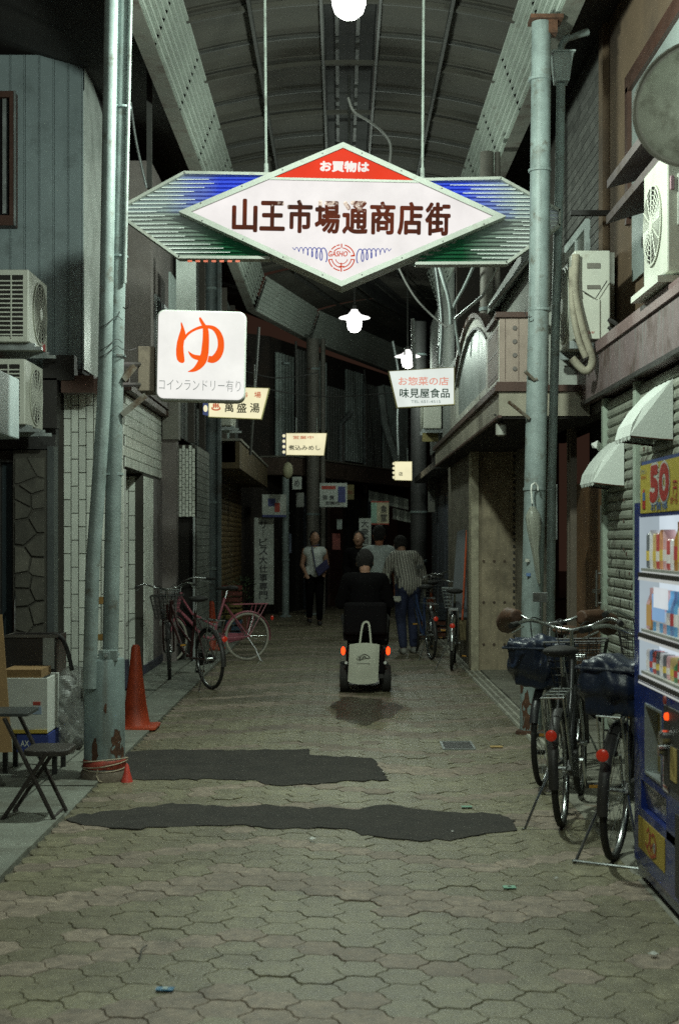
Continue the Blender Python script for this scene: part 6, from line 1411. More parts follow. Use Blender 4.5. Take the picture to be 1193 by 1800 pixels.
# ================================================================ LOOSE THINGS
def cone(x, y, h, label, band=False):
    t = thing('traffic_cone', label, 'traffic cone', (x, y, 0))
    b = h * .27; m = MB(); m.prism(rrect(b * 2, b * 2, .03), 0, .022, 'xy'); m.v = [(a + x, c + y, z + .012) for a, c, z in m.v]; m.build('base', m_orange, t, bevel=.004)
    m = MB(); m.lathe((x, y, .03), [(h * .20, 0), (h * .17, .02), (h * .13, h * .25), (h * .085, h * .6), (h * .052, h * .93), (h * .035, h * .965), (h * .01, h * .965)], 28); m.build('body', m_orange, t, smooth=40)
    if band:
        m = MB(); m.lathe((x, y, .03), [(h * .135 + .003, h * .24), (h * .095 + .003, h * .52)], 24); m.build('white_band', M('white reflective band', (.6, .62, .6), .5), t, smooth=40)
    return t
cone(-1.625, 11.25, .66, 'orange traffic cone standing right behind the rusty foot of the left pole')
cone(-1.75, 19.2, .66, 'far orange and white traffic cone behind the bicycles', True)
# umbrella hooked on the right pole
um = thing('umbrella', 'folded clear umbrella with a white crook hanging on the right pole', 'umbrella', P(938, 850, 10.85))
m = MB(); m.tube([P(945, 862, 10.88), P(944, 853, 10.88), P(939, 849, 10.87), P(934, 852, 10.86), P(933, 862, 10.86), P(935, 885, 10.86)], .0075, 8); m.build('handle', m_white, um, smooth=50)
m = MB(); m.tube([P(935, 885, 10.86), P(939, 960, 10.87), P(947, 1032, 10.88)], .005, 6); m.build('shaft', m_chrome, um)
m = MB(); m.tube([P(935, 890, 10.86), P(936, 905, 10.86), P(938, 930, 10.86), P(941, 965, 10.87), P(944, 1000, 10.87), P(947, 1025, 10.88)], [.018, .058, .055, .03, .018, .008], 14)
random.seed(2); m.v = [(x + random.uniform(-.006, .006), y + random.uniform(-.006, .006), z) for x, y, z in m.v]; m.build('canopy', M('milky vinyl', (.42, .43, .36), .25, alpha=.55, bump=.5, bs=20), um, smooth=60)
m = MB()
for a in range(0, 360, 45): m.tube([P(935, 892, 10.86) + Vector((.02 * math.cos(R(a)), .02 * math.sin(R(a)), 0)), P(937, 912, 10.86) + Vector((.06 * math.cos(R(a)), .06 * math.sin(R(a)), 0)), P(941, 965, 10.87) + Vector((.03 * math.cos(R(a)), .03 * math.sin(R(a)), 0)), P(947, 1025, 10.88)], .002, 4)
m.build('rib', m_chrome, um)
# boxes at the left edge
wb_ = thing('cardboard_box', 'white open box with a small red and blue label on top of the blue box', 'box', P(55, 1290, 8.9))
def obox(px0, px1, py0, py1, Y, d, t, mat, open_=True, wall=.012, name='panel', rz=0):
    a, b = P(px0, py1, Y), P(px1, py0, Y); x0, x1, z0, z1 = a.x, b.x, a.z, b.z
    m = MB(); m.box((x0, Y, z0), (x1, Y + wall, z1)); m.box((x0, Y + d - wall, z0), (x1, Y + d, z1)); m.box((x0, Y + wall + .001, z0), (x0 + wall, Y + d - wall - .001, z1)); m.box((x1 - wall, Y + wall + .001, z0), (x1, Y + d - wall - .001, z1)); m.box((x0 + wall, Y + wall, z0), (x1 - wall, Y + d - wall, z0 + wall)); m.build('body', mat, t, bevel=.002)
    return x0, x1, z0, z1
m_wbx = M('white corrugated card', (.60, .62, .58), .8, var=.06, dirt=5, dcol=(.4, .36, .28), dth=(.6, .9)); m_card = M('brown cardboard', (.24, .145, .06), .85, var=.15, scale=4)
ORG[wb_.name] = Vector(wb_.location)
x0, x1, z0, z1 = obox(12, 84, 1192, 1289, 8.55, .36, wb_, m_wbx)
MB().box((x0 + .16, 8.545, z0 + .17), (x0 + .205, 8.549, z0 + .19)).build('red_print', m_redp, wb_); MB().box((x0 + .155, 8.545, z0 + .115), (x0 + .21, 8.549, z0 + .16)).build('blue_print', M('blue label print', (.3, .38, .5), .6), wb_)
MB().box((x0, 8.544, z0 + .001), (x1, 8.549, z0 + .022)).build('yellow_stripe', M('yellow stripe', (.5, .36, .06), .6), wb_)
m = MB(); m.box((x0 - .02, 8.56, z1), (x1 - .04, 8.85, z1 + .05)); m.build('inner_flap', m_card, wb_)
bb_ = thing('blue_box', 'blue cardboard box with white print underneath the white box', 'box', P(55, 1315, 8.9))
x0, x1, z0_, z1_ = obox(30, 86, 1291, 1322, 8.56, .36, bb_, M('blue card', (.03, .05, .22), .6)); text_mb('AX', Vector((x0 + .05, 8.555, (z0_ + z1_) / 2)), .05, .035, bold=.02).build('lettering', m_white, bb_)
cbx = thing('cardboard_sheet', 'tall brown flattened cardboard leaning at the left picture edge', 'cardboard', P(5, 1330, 8.3)); m = MB(); A = [P(-60, 1082, 8.5), P(4, 1080, 8.5), P(22, 1322, 8.25), P(-60, 1325, 8.25)]; m.add(A + [v + Vector((0, .008, 0)) for v in A], [(0, 1, 2, 3), (7, 6, 5, 4), (0, 1, 5, 4), (1, 2, 6, 5), (2, 3, 7, 6), (3, 0, 4, 7)]); m.build('sheet', m_card, cbx)
bk = thing('storage_crate', 'dark plastic crate with a translucent side sitting above the white box', 'crate', P(55, 1190, 9.3)); ORG[bk.name] = Vector(bk.location)
x0, x1, z0, z1 = obox(5, 100, 1117, 1192, 9.0, .32, bk, M('dark crate plastic', (.035, .03, .028), .35, coat=.3)); MB().box((x1 - .085, 8.99, z0 + .06), (x1 - .012, 8.998, z1 - .01)).build('clear_side', M('clear plastic side', (.28, .29, .27), .2), bk)
m = MB(); m.box((x0 - .01, 8.985, z1 - .012), (x1 + .01, 9.0, z1 + .006)); m.build('rim', M('crate rim', (.12, .11, .10), .3), bk)
m = MB(); m.box((x0, 9.0, 0), (x0 + .03, 9.03, z0)); m.box((x1 - .03, 9.0, 0), (x1, 9.03, z0)); m.box((x0, 9.28, 0), (x0 + .03, 9.31, z0)); m.box((x1 - .03, 9.28, 0), (x1, 9.31, z0)); split_build(m, 'stand_leg', m_dark, bk)
cable([P(88, 1118, 9.2), P(105, 1118, 9.1), P(118, 1140, 9.0), P(127, 1178, 8.95)], .014, 'black hose arching from the crate down to the plastic bags', m_black, 'hose')
for (cx, cy, s, lb, sd) in ((126, 1215, .15, 'upper crumpled clear plastic bag of rubbish squeezed behind the left pole foot', 1), (118, 1272, .19, 'lower bulging clear plastic bag of rubbish beside the blue box', 4)):
    c = P(cx, cy, 9.0); c.z = max(c.z, s * .85); m = MB(); m.sphere(c, s, (.95, .8, .95), 16, 12); m.sphere(c + Vector((.04, 0, s * .7)), s * .35, (1, 1, 1.4), 10, 8); q = remesh(m, .016, 2)
    vs = []
    for x, y, z in q.v:
        n_ = (Vector((x, y, z)) - c).normalized(); f = abs(math.sin(x * 27 + sd) * math.sin(z * 24 + y * 20 + x * 9)) * .03 + abs(math.sin((x + z) * 44 + y * 31 + sd)) * .012; vs.append(tuple(Vector((x, y, z)) + n_ * (f - .02)))
    q.v = vs; t = thing('plastic_bag', lb, 'plastic bag', (c.x, c.y, 0)); q.build('bag', M('crinkled clear plastic', (.55, .57, .55), .22, var=.3, scale=9, alpha=.5, bump=.5, bs=14), t)
    m = MB()
    for k in range(9): m.sphere(c + Vector((random.uniform(-1, 1) * s * .5, random.uniform(-.4, .4) * s, random.uniform(-.7, .5) * s)), s * random.uniform(.12, .25), (1, .8, 1.3), 8, 6)
    m.build('rubbish', M('mixed rubbish', (.30, .26, .24), .6, var=.6, scale=30, island=.5), t)
# folding chair
fc = thing('folding_chair', 'small black folding chair with crossed legs at the left kerb', 'chair', P(50, 1450, 7.45))
FY = 7.5
def fp(px, py, Y=FY): return P(px, py, Y)
m_bt = M('worn black tube', (.035, .028, .025), .45, dirt=12, dcol=(.12, .1, .08), dth=(.62, .8))
for dy in (0, .30):
    sx = 0 if dy == 0 else 24; sy = -16 if dy == 0 else -28
    off = Vector((0, dy, 0))
    for a, b in (((8, 1262), (98, 1454)), ((84, 1322), (2, 1454))):
        A_, B_ = fp(*a), fp(*b); B_.z = max(B_.z, .008); m = MB(); m.tube([A_ + off * 1, B_ + off], .0115, 10); m.build('leg', m_bt, fc, smooth=50)
m = MB(); 
for a in ((92, 1440), (8, 1443), (44, 1385)): A_ = fp(*a); m.tube([A_ + Vector((0, 0, 0)), A_ + Vector((0, .30, 0))], .008, 8)
split_build(m, 'stretcher', m_bt, fc)
sc_ = fp(80, 1326); m = MB(); m.prism(rrect(.24, .30, .06), sc_.z - .012, sc_.z + .018, 'xy'); m.v = [(a + sc_.x - .005, b + FY + .15, c) for a, b, c in m.v]; m.build('seat', M('black vinyl seat', (.04, .034, .03), .45, bump=.3), fc, bevel=.006)
tb_ = fp(22, 1258); m = MB(); m.prism(rrect(.26, .30, .02), tb_.z - .006, tb_.z + .012, 'xy'); m.xf(Matrix.Translation((tb_.x - .05, FY + .15, 0)) @ Matrix.Rotation(R(0), 4, 'Z')); m.build('top_board', M('grey black board', (.05, .055, .055), .4), fc, bevel=.003)
# litter
def litter(px, py, s, mat, label, kind='paper'):
    x, y = G(px, py); m = MB(); random.seed(px)
    vs = []
    for k in range(14): a = 2 * math.pi * k / 14; r_ = s * random.uniform(.5, 1); vs.append((x + r_ * math.cos(a), y + r_ * math.sin(a) * .8, .009 + random.uniform(0, s * .45)))
    vs.append((x, y, .012 + s * .55)); m.add(vs, [(k, (k + 1) % 14, 14) for k in range(14)]); b = MB(); b.add(m.v, m.f); o = b.build('litter', mat, None, loc=(x, y, 0)); so = o.modifiers.new('t', 'SOLIDIFY'); so.thickness = .002; tag(o, label, kind)
litter(1147, 1683, .022, m_white, 'crumpled white paper scrap in front of the vending machine', 'litter')
litter(977, 1548, .012, m_white, 'tiny white scrap near the nearest bicycle wheel', 'litter')
litter(795, 1465, .010, m_white, 'white cigarette stub at the right end of the long asphalt patch', 'litter')
litter(548, 1479, .022, m_white, 'small white bird-shaped scrap just below the long asphalt patch', 'litter')
x, y = G(290, 1742); t_ = thing('candy_wrapper', 'flat blue wrapper with a pale middle lying on the pavers at the lower left', 'litter', (x, y, 0)); m = MB(); m.prism([(x - .03, y - .016), (x + .028, y - .02), (x + .032, y + .014), (x - .028, y + .018)], .0065, .0095, 'xy'); m.build('wrapper', M('blue foil', (.08, .25, .42), .35, bump=.5), t_); m = MB(); m.prism([(x - .008, y - .014), (x + .010, y - .015), (x + .011, y + .011), (x - .007, y + .013)], .010, .0115, 'xy'); m.build('pale_print', M('pale print', (.4, .5, .5), .5), t_)
x, y = G(250, 1680); cable([Vector((x + .005, y + .09, .012)), Vector((x - .006, y + .03, .014)), Vector((x + .0, y - .04, .012)), Vector((x - .003, y - .07, .012))], .0025, 'thin dark bent twig on the pavers at the lower left', m_dark, 'twig')

# ================================================================ PEOPLE
def capsule(mb, a, b, ra, rb, sc=None):
    a, b = Vector(a), Vector(b); mb.tube([a, b], [ra, rb], 12); mb.sphere(a, ra, (1, 1, 1), 12, 8); mb.sphere(b, rb, (1, 1, 1), 12, 8)
def person(label, loc, rz, hip, chest, neck, head, arms, legs, shirt, trousers, hair, shirt_style='tee', sleeve=.55, skin=m_skin, shoes=None, scale=1.0, hair_long=0, stripe=None, waist=.14):
    t = local(thing('person', label, 'person', loc, 0)); t.rotation_euler = (0, 0, rz); t.scale = (scale,) * 3; ORG[t.name] = Vector((0, 0, 0))
    hip, chest, neck, head = map(Vector, (hip, chest, neck, head))
    m = MB(); capsule(m, hip + Vector((-.06, 0, 0)), hip + Vector((.06, 0, 0)), .10, .10); capsule(m, hip, chest, .12, .13); capsule(m, chest + Vector((-.11, 0, .06)), chest + Vector((.11, 0, .06)), .085, .085); capsule(m, neck, head, .055, .06)
    m.sphere(head + Vector((0, .01, .0)), .1, (.80, .98, 1.18), 16, 12); m.sphere(head + Vector((0, .055, -.06)), .06, (.85, .8, .8))
    m.sphere(head + Vector((0, .112, -.015)), .016, (.8, 1.2, 1.4), 8, 6)
    for s in (-1, 1): m.sphere(head + Vector((s * .082, 0, -.01)), .022, (.4, .8, 1.3), 8, 6)
    for sh_, el, wr in arms:
        sh_, el, wr = map(Vector, (sh_, el, wr)); capsule(m, sh_, el, .05, .04); capsule(m, el, wr, .039, .027); d = (wr - el).normalized(); pm = wr + d * .05; capsule(m, wr, pm, .026, .034)
        side = d.cross(Vector((0, 1, 0.01))).normalized()
        for q, ln in ((-.024, .055), (-.008, .07), (.008, .066), (.024, .05)): capsule(m, pm + side * q, pm + side * q * 1.2 + d * ln + Vector((0, .012, 0)), .0085, .0075)
        capsule(m, wr + side * .026 + d * .01, wr + side * .055 + d * .055, .010, .008)
    for h, k, a in legs:
        h, k, a = map(Vector, (h, k, a)); capsule(m, h, k, .082, .056); capsule(m, k, a, .055, .038); capsule(m, a + Vector((0, -.03, -.04)), a + Vector((0, .13, -.05)), .038, .030)
    remesh(m, .011, 4).build('body', skin, t, smooth=True)
    # shirt
    m = MB(); capsule(m, hip + (chest - hip) * .12, chest, waist + .005, .15); capsule(m, chest + Vector((-.12, 0, .06)), chest + Vector((.12, 0, .06)), .095, .095); m.box(tuple(hip + Vector((-.16, -.10, -.02))), tuple(hip + Vector((.16, .11, .12))))
    if sleeve:
        for sh_, el, wr in arms:
            sh_, el, wr = map(Vector, (sh_, el, wr)); e2 = sh_.lerp(el, min(1, sleeve * 1.6)); capsule(m, sh_, e2, .068, .062)
            if sleeve > .7: capsule(m, el, wr.lerp(el, .1), .058, .048)
    remesh(m, .012, 5).build('shirt', shirt, t, smooth=True)
    m = MB(); capsule(m, hip + Vector((-.065, 0, -.01)), hip + Vector((.065, 0, -.01)), .118, .118)
    for h, k, a in legs:
        h, k, a = map(Vector, (h, k, a)); capsule(m, h, k, .098, .075); capsule(m, k, a + Vector((0, 0, .03)), .072, .056)
    remesh(m, .012, 4).build('trousers', trousers, t, smooth=True)
    m = MB(); m.sphere(head + Vector((0, -.018, .022)), .1, (.90, 1.02, 1.14), 16, 12)
    if hair_long: m.sphere(head + Vector((0, -.05, -.06)), .085, (.95, .6, 1.3))
    hm = remesh(m, .010, 2)
    # leave the face free
    hm.v = [(x + .004 * math.sin(x * 190 + z * 60) , (y if not (y > head.y + .045 and z < head.z + .045 and abs(x - head.x) < .062) else head.y + .03) + .005 * math.sin(x * 240 + z * 90), z + .006 * math.sin(x * 150 + y * 130)) for x, y, z in hm.v]; hm.build('hair', hair, t, smooth=True)
    m = MB()
    for s in (-1, 1): m.sphere(head + Vector((s * .032, .088, .012)), .010, (1.2, .5, .7), 8, 6)
    m.build('eye', m_dark, t); m = MB(); m.sphere(head + Vector((0, .098, -.052)), .016, (1.2, .35, .3), 8, 6); m.build('mouth', M('lips', (.25, .09, .07), .5), t)
    for h, k, a in legs:
        a = Vector(a); m = MB(); capsule(m, a + Vector((0, -.035, -.045)), a + Vector((0, .14, -.052)), .045, .038); q = remesh(m, .01, 2); q.v = [(x, y, max(z, .001)) for x, y, z in q.v]; q.build('shoe', shoes or m_dark, t, smooth=True)
    return t
m_hair = M('black hair', (.011, .009, .008), .95, bump=.6, bs=90); m_hairg = M('dark grey hair', (.04, .035, .03), .6)
m_dkc = M('black clothes', (.005, .0045, .005), .95, spec=.08); m_jean = M('dark blue jeans', (.025, .032, .075), .85)
def stripe_mat():
    m = M('striped shirt cloth', (.42, .41, .36), .85, var=.06); nt = m.node_tree; p = nt.nodes['Principled BSDF']
    tc = nt.nodes.new('ShaderNodeTexCoord'); w_ = nt.nodes.new('ShaderNodeTexWave'); w_.bands_direction = 'X'; w_.inputs['Scale'].default_value = 9; w_.inputs['Distortion'].default_value = 1.2; w_.inputs['Detail'].default_value = 1; nt.links.new(tc.outputs['Object'], w_.inputs[0])
    old = p.inputs['Base Color'].links[0].from_socket; c = _mix(nt, old, (.12, .11, .10), _ramp(nt, w_.outputs[0], .62, .85)); nt.links.new(c, p.inputs['Base Color']); return m
# stooped man in a striped shirt, seen from behind
person('stooped man in a striped cream shirt and dark jeans walking away beside the scooter', (.87, 18.6, 0), R(12), (0, 0, .88), (0.0, .20, 1.20), (0, .33, 1.36), (0, .42, 1.42),
       [((-.19, .20, 1.22), (-.25, .26, .96), (-.17, .46, .84)), ((.19, .20, 1.22), (.28, .22, .95), (.25, .42, .80))], [((-.08, 0, .86), (-.08, .08, .48), (-.07, -.02, .09)), ((.08, 0, .86), (.10, .14, .50), (.10, .10, .09))], stripe_mat(), m_jean, m_hair, sleeve=.6, shoes=M('pale trainers', (.3, .3, .27), .7), waist=.17)
person('person in a pale short sleeved blouse walking away left of the striped shirt', (.50, 19.0, 0), R(-4), (0, 0, .92), (0, .05, 1.27), (0, .07, 1.45), (0, .08, 1.56),
       [((-.18, .05, 1.34), (-.21, .04, 1.08), (-.16, .22, .98)), ((.18, .05, 1.34), (.20, .02, 1.08), (.22, .06, .84))], [((-.08, 0, .88), (-.08, .10, .48), (-.07, .06, .09)), ((.08, 0, .88), (.08, .0, .48), (.08, -.12, .10))], M('pale blouse', (.42, .47, .46), .8), m_dkc, m_hair, sleeve=.45, skin=M('tan skin', (.34, .13, .07), .55), hair_long=0)
# cream bag held by the walker
bg_ = thing('shoulder_bag', 'cream shoulder bag strap and edge between the blouse and the striped shirt', 'bag', P(688, 1055, 18.3)); m = MB(); m.tube([P(682, 1008, 18.4), P(680, 1030, 18.35), P(677, 1045, 18.3), P(684, 1053, 18.3), P(702, 1056, 18.3)], .022, 8); m.build('strap', M('cream cloth', (.42, .42, .36), .8), bg_, smooth=60); m = MB(); m.box(P(684, 1056, 18.3), P(704, 1048, 18.38)); m.build('edge', M('cream cloth', (1, 1, 1)), bg_)
# woman in a white top, walking towards the camera
person('woman in a white tank top with a navy bag, walking towards the camera', (-.47, 24.9, 0), R(186), (0, 0, .90), (0, .02, 1.22), (0, .02, 1.40), (0, .04, 1.52),
       [((-.17, .02, 1.30), (-.22, -.02, 1.05), (-.16, .16, .92)), ((.17, .02, 1.30), (.22, .0, 1.05), (.16, .14, .90))], [((-.08, 0, .86), (-.08, .1, .48), (-.08, .08, .09)), ((.08, 0, .86), (.08, -.02, .48), (.08, -.14, .12))], M('white tank top', (.62, .66, .63), .8), m_dkc, m_hair, sleeve=0, hair_long=1)
nb_ = thing('shoulder_bag', 'navy shoulder bag hanging at the hip of the woman in white', 'bag', P(563, 1000, 24.6)); m = MB(); m.add([P(553, 1000, 24.6), P(574, 982, 24.6), P(579, 998, 24.6), P(560, 1014, 24.6), P(553, 1000, 24.75), P(574, 982, 24.75), P(579, 998, 24.75), P(560, 1014, 24.75)], [(0, 1, 2, 3), (7, 6, 5, 4), (0, 1, 5, 4), (1, 2, 6, 5), (2, 3, 7, 6), (3, 0, 4, 7)]); m.build('pouch', M('navy bag cloth', (.03, .03, .10), .7), nb_, bevel=.02); m = MB(); m.tube([P(555, 1000, 24.62), P(548, 960, 24.7), P(560, 958, 24.75)], .012, 6); m.build('strap', M('navy bag cloth', (1, 1, 1)), nb_)
person('person in black clothes facing this way, barely lit behind the scooter rider', (.28, 22.4, 0), R(170), (0, 0, .90), (0, .02, 1.22), (0, .02, 1.38), (0, .04, 1.50),
       [((-.17, .02, 1.30), (-.22, -.02, 1.05), (-.12, .18, 1.0)), ((.17, .02, 1.30), (.22, .0, 1.05), (.16, .14, .90))], [((-.08, 0, .86), (-.08, .1, .48), (-.08, .08, .09)), ((.08, 0, .86), (.08, -.02, .48), (.08, -.10, .09))], m_dkc, m_dkc, m_hair, sleeve=1)
# mobility scooter with its rider
SYc = 13.9; SX = .235
ms = thing('mobility_scooter', 'black mobility scooter with two red tail lights driving away', 'mobility scooter', (SX, SYc, 0))
def smb(): return MB()
for s in (-1, 1):
    for yy_, rr_ in ((.12, .135), (.95, .115)):
        m = MB(); cx = SX + s * .205; m.lathe((cx, SYc + yy_, rr_), [(rr_ * .55, -.045), (rr_ * .92, -.045), (rr_, -.025), (rr_, .025), (rr_ * .92, .045), (rr_ * .55, .045)], 26, 'x'); o = m.build('wheel', m_black, ms, smooth=40)
        m = MB(); m.lathe((cx, SYc + yy_, rr_), [(rr_ * .5, -.04), (rr_ * .2, -.05), (rr_ * .2, .05), (rr_ * .5, .04)], 14, 'x'); m.build('rim', m_galv, o)
    m = MB(); cx = SX + s * .218; c = Vector((cx, SYc - .06, .415)); m.sphere(c, .024, (.85, .5, 1.7), 12, 8); m.build('tail_light', E('red tail light', (1, .035, .005), 4.5), ms, smooth=True)
    m = MB(); m.tube([c + Vector((0, .02, 0)), c + Vector((-s * .06, .08, -.04))], .014, 6); m.build('light_arm', m_dark, ms)
    m = MB(); m.tube([(SX + s * .22, SYc + .18, .72), (SX + s * .22, SYc + .50, .72)], .026, 8); m.tube([(SX + s * .22, SYc + .18, .72), (SX + s * .2, SYc + .14, .5)], .014, 6); m.build('armrest', m_black, ms)
m_scb = M('black scooter shell', (.006, .005, .006), .8, spec=.12)
m = MB(); m.box((SX - .19, SYc - .05, .17), (SX + .19, SYc + .38, .44)); m.build('rear_shell', m_scb, ms, bevel=.04)
m = MB(); m.box((SX - .20, SYc + .38, .13), (SX + .20, SYc + 1.05, .18)); m.build('floor_deck', m_scb, ms, bevel=.01)
m = MB(); m.box((SX - .22, SYc + .12, .50), (SX + .22, SYc + .54, .60)); m.build('seat', m_scb, ms, bevel=.03)
m = MB(); m.box((SX - .21, SYc + .05, .56), (SX + .21, SYc + .13, .88)); m.build('seat_back', m_scb, ms, bevel=.03)
m = MB(); m.tube([(SX, SYc + 1.0, .18), (SX, SYc + .86, .78), (SX, SYc + .80, .84)], .03, 8); m.tube([(SX - .24, SYc + .78, .88), (SX, SYc + .82, .84), (SX + .24, SYc + .78, .88)], .014, 8); m.box((SX - .16, SYc + .98, .18), (SX + .16, SYc + 1.06, .62)); m.build('steering_column', m_scb, ms)
m = MB(); m.box((SX - .17, SYc - .075, .15), (SX + .17, SYc - .052, .19)); m.build('bumper', m_dark, ms)
for s in (-1, 1): m = MB(); m.lathe((SX + s * .19, SYc - .055, .30), [(.015, 0), (.015, -.006)], 10, 'y'); m.build('white_lens', m_white, ms)
rd = person('rider in black seen from behind, seated on the mobility scooter with a tote bag behind', (SX, SYc + .26, 0), 0, (0, .02, .68), (0, .02, 1.02), (0, .05, 1.20), (0, .12, 1.27),
    [((-.17, .02, 1.10), (-.24, .10, .86), (-.20, .38, .90)), ((.17, .02, 1.10), (.24, .10, .86), (.20, .38, .90))], [((-.09, .04, .66), (-.11, .46, .62), (-.12, .56, .26)), ((.09, .04, .66), (.11, .46, .62), (.12, .56, .26))], m_dkc, m_dkc, m_hair, sleeve=1, waist=.17)
tb = thing('tote_bag', 'cream canvas tote bag with a small dark print hanging on the back of the scooter', 'bag', P(639, 1200, SYc - .12))
TY = SYc - .12
def T_(px, py, d=0): v = P(px, py, TY); v.y += d; return v
m = MB(); n_ = 12; front, back = [], []
for j in range(n_ + 1):
    for i in range(n_ + 1):
        u, w_ = i / n_, j / n_; xl = 614 - 3 * w_; xr = 667 - 3 * w_; py = 1133 + w_ * 67 + 2.5 * math.sin(u * math.pi) * w_ - 3 * (1 - w_) * math.sin(u * math.pi * 1.0); bul = math.sin(u * math.pi) ** .6 * (.25 + .75 * math.sin(min(1, w_ * 1.15) * math.pi * .85)) * .035 + .003 * math.sin(9 * u + 5 * w_)
        c = (0 if w_ < .9 else (w_ - .9) * 10 * 2.5 * (abs(u - .5) * 2) ** 6)
        front.append(T_(xl + (xr - xl) * u, py - c, -bul)); back.append(T_(xl + (xr - xl) * u, py - c, bul * .6 + .004))
q = n_ + 1; fs = [(j * q + i, j * q + i + 1, (j + 1) * q + i + 1, (j + 1) * q + i) for j in range(n_) for i in range(n_)]
m.add(front, fs); m.add(back, fs); m.build('bag', M('cream canvas', (.62, .63, .52), .85, var=.08, bump=.4, bs=50), tb, smooth=True)
for dd in (-.006, .03):
    m = MB(); pts = spline([(632, 1134), (635, 1110), (638, 1097), (643, 1093), (648, 1096), (650, 1110), (652, 1134)], 4); vs = []
    for i, (x, y) in enumerate(pts):
        a = pts[max(i - 1, 0)]; b = pts[min(i + 1, len(pts) - 1)]; L_ = math.hypot(b[0] - a[0], b[1] - a[1]); nx, ny = -(b[1] - a[1]) / L_ * 1.6, (b[0] - a[0]) / L_ * 1.6; vs += [T_(x + nx, y + ny, dd), T_(x - nx, y - ny, dd)]
    m.add(vs, [(2 * i, 2 * i + 1, 2 * i + 3, 2 * i + 2) for i in range(len(pts) - 1)]); o = m.build('strap', M('cream canvas', (1, 1, 1)), tb); s_ = o.modifiers.new('t', 'SOLIDIFY'); s_.thickness = .004
m = MB(); 
def tp_(px, py): return (px, py)
for st_ in ([(626, 1157, 1), (632, 1159, 1.2), (640, 1157, 1), (650, 1156, 1)], [(628, 1154, 1), (634, 1152, 1), (640, 1149, 1.2), (647, 1152, 1), (650, 1155, 1)], [(636, 1157, 1.4), (640, 1153, 1.4), (645, 1157, 1.4)], [(626, 1165, .7), (650, 1166, .7)], [(630, 1156, 1.2), (634, 1154.5, 1), (632, 1158, 1)]):
    q_ = MB(); ribbon(q_, spline(st_, 3)); m.add([T_(x, y, -.041) for x, y, z in q_.v], q_.f)
m.build('print', M('dark print', (.08, .08, .07), .7), tb)

# more signs and units on the far walls
flat_sign('menu_board', 26.0, 514, 838, 530, 860, m_pw, 'small pale menu board left of the brown grey post', [('め', 522, 849, 9, 12, m_ink, False)])
flat_sign('wall_poster', 30.2, 604, 852, 622, 878, M('faded yellow poster', (.36, .30, .12), .6), 'faded yellow poster under the canopy between white poster and awning', [('大売出', 613, 865, 14, 7, m_redp, False)])
flat_sign('wall_poster', 27.4, 584, 938, 598, 966, M('faded red poster', (.22, .05, .04), .6), 'dark red poster on the unlit shopfront behind the walkers', ())
flat_sign('wall_poster', 28.3, 497, 938, 512, 972, M('dim bluish poster', (.14, .17, .24), .6), 'dim bluish poster beside the thin pipe post', ())
flat_sign('hanging_banner', 23.4, 752, 838, 764, 900, M('dim grey banner', (.16, .16, .14), .7), 'dim grey hanging banner in the dark under the right canopy', [('酒処', 758, 866, 8, 34, m_ink, True)])
flat_sign('small_shop_sign', 22.6, 742, 760, 770, 776, M('dull yellow board', (.30, .25, .10), .6), 'dull yellow board under the canopy of the unlit right shops', ())
ac(-1.90, -1.62, 21.0, 21.75, 3.15, 3.75, 1, 'distant air conditioner on the dark corrugated wall left of the small cream sign', False)
ac(1.28, 1.56, 22.2, 22.95, 3.2, 3.8, -1, 'distant air conditioner high on the right wall beyond the pale lit sign', False)
for i_, (x0_, y0_, x1_, y1_, Y_) in enumerate(((455, 575, 440, 800, 21), (520, 600, 522, 800, 27.0), (640, 650, 655, 800, 31))):
    cable([P(x0_, y0_, Y_), P((x0_ + x1_) / 2, (y0_ + y1_) / 2, Y_), P(x1_, y1_, Y_)], .022, ('pale pipe down the corrugated wall right of the bathhouse sign', 'pale pipe down the far wall above the small cream sign', 'pale pipe down the far wall between the lamp and the pale sign')[i_], m_steel, 'wall_pipe')
# small clutter along the walls
def crate_stack(x, y, n, col, label):
    for k in range(n):
        t = thing('plastic_crate', label[k], 'crate', (x, y, .03 + k * .26)); z = .03 + k * .26; c_ = M('crate ' + str(col[k]), col[k], .5, dirt=6)
        m = MB(); m.box((x - .2, y - .15, z), (x + .2, y + .15, z + .015))
        for s in (-1, 1):
            for zz in (.015, .10, .19): m.box((x - .2, y + s * .15 - .008, z + zz), (x + .2, y + s * .15 + .008, z + zz + .055)); m.box((x + s * .2 - .008, y - .14, z + zz), (x + s * .2 + .008, y + .14, z + zz + .055))
        m.build('body', c_, t)
crate_stack(-1.72, 21.6, 3, [(.05, .12, .2), (.25, .2, .05), (.2, .04, .03)], ['blue grey crate at the foot of a stack by the brown shutter', 'yellowish crate in the middle of the stack by the brown shutter', 'dull red crate on top of the stack by the brown shutter'])
crate_stack(1.35, 21.4, 2, [(.2, .06, .03), (.06, .08, .1)], ['dull red crate on the ground beyond the far right bicycles', 'dark grey crate on top of the red one beyond the far right bicycles'])
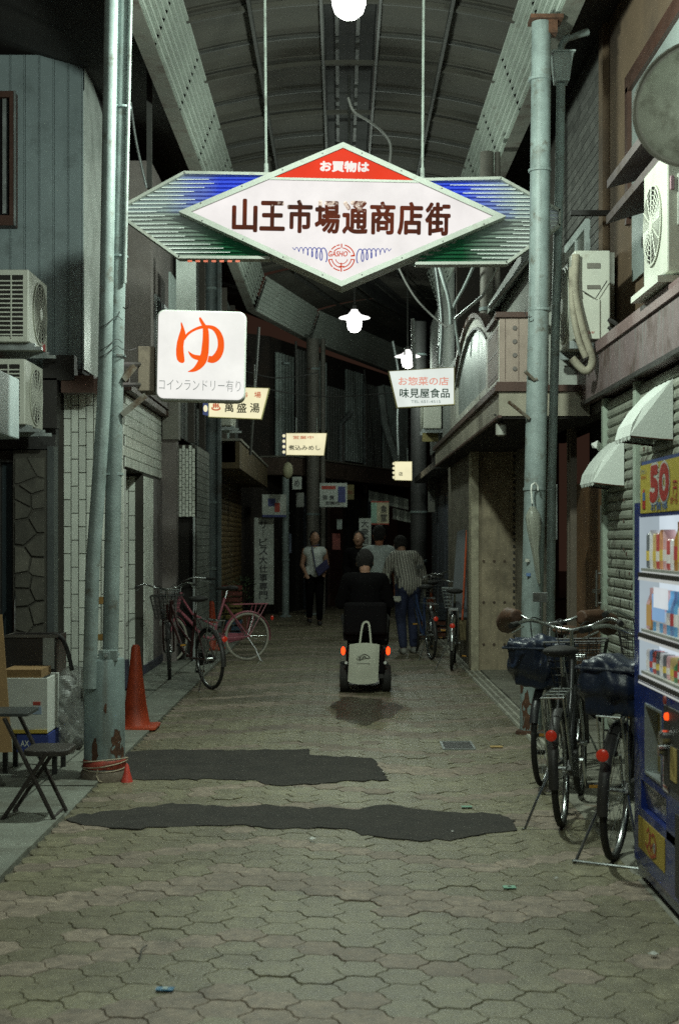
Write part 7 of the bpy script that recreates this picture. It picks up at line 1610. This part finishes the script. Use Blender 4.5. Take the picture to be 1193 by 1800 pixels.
for (x, y, s, lb) in ((-1.70, 20.3, 1.0, 'bushy potted plant beside the far traffic cone, nearer the canopy'), (-1.62, 23.2, 1.2, 'larger potted plant further along the brown shutter')):
    t = thing('potted_plant', lb, 'potted plant', (x, y, .03)); m = MB(); m.lathe((x, y, .03), [(.09 * s, 0), (.13 * s, .2 * s), (.14 * s, .22 * s), (.12 * s, .21 * s)], 18); m.build('pot', M('clay pot', (.2, .08, .05), .8), t)
    random.seed(int(s * 10)); m = MB()
    for k in range(260):
        a = random.uniform(0, 6.28); r_ = random.uniform(.02, .24) * s; z = .24 * s + random.uniform(.05, .5) * s; d = Vector((math.cos(a), math.sin(a), random.uniform(-.3, .8))) * .06; n_ = Vector((-math.sin(a), math.cos(a), 0)) * .016; c = Vector((x + r_ * math.cos(a), y + r_ * math.sin(a), z)); m.add([c - n_ * .2, c + d * .5 - n_, c + d, c + d * .5 + n_], [(0, 1, 2, 3)])
    tag(m.build('leaf', M('dark leaf', (.04, .07, .03), .6, island=.3), t), kind='stuff'); m = MB()
    for a in range(0, 360, 60): m.tube([(x, y, .24 * s), (x + .1 * s * math.cos(R(a)), y + .1 * s * math.sin(R(a)), .6 * s)], .005, 4)
    m.build('stem', M('stem', (.08, .05, .03), .8), t)
for (a, b, r_, lb) in (((395, 640), (560, 655), .010, 'upper of two black wires sagging across the far street'), ((400, 670), (700, 690), .010, 'lower of two black wires sagging across the far street')):
    A_, B_ = P(*a, 22), P(*b, 24); mid = (A_ + B_) / 2 - Vector((0, 0, .15)); cable([A_, mid, B_], r_, lb, m_black, 'wire')
# stickers on the right pole
for (px, py, c_, lb) in ((926, 985, (.5, .5, .45), 'small pale sticker on the right pole below the umbrella tip'), (928, 1010, (.12, .2, .4), 'small blue sticker on the right pole under the pale one')):
    t = P(px, py, 10.915); a = tag(MB().box(t - Vector((.016, .003, .012)), t + Vector((.016, .003, .012))).build('pole_sticker', M('pole sticker ' + str(px), c_, .5), None, loc=t), lb, 'sticker')
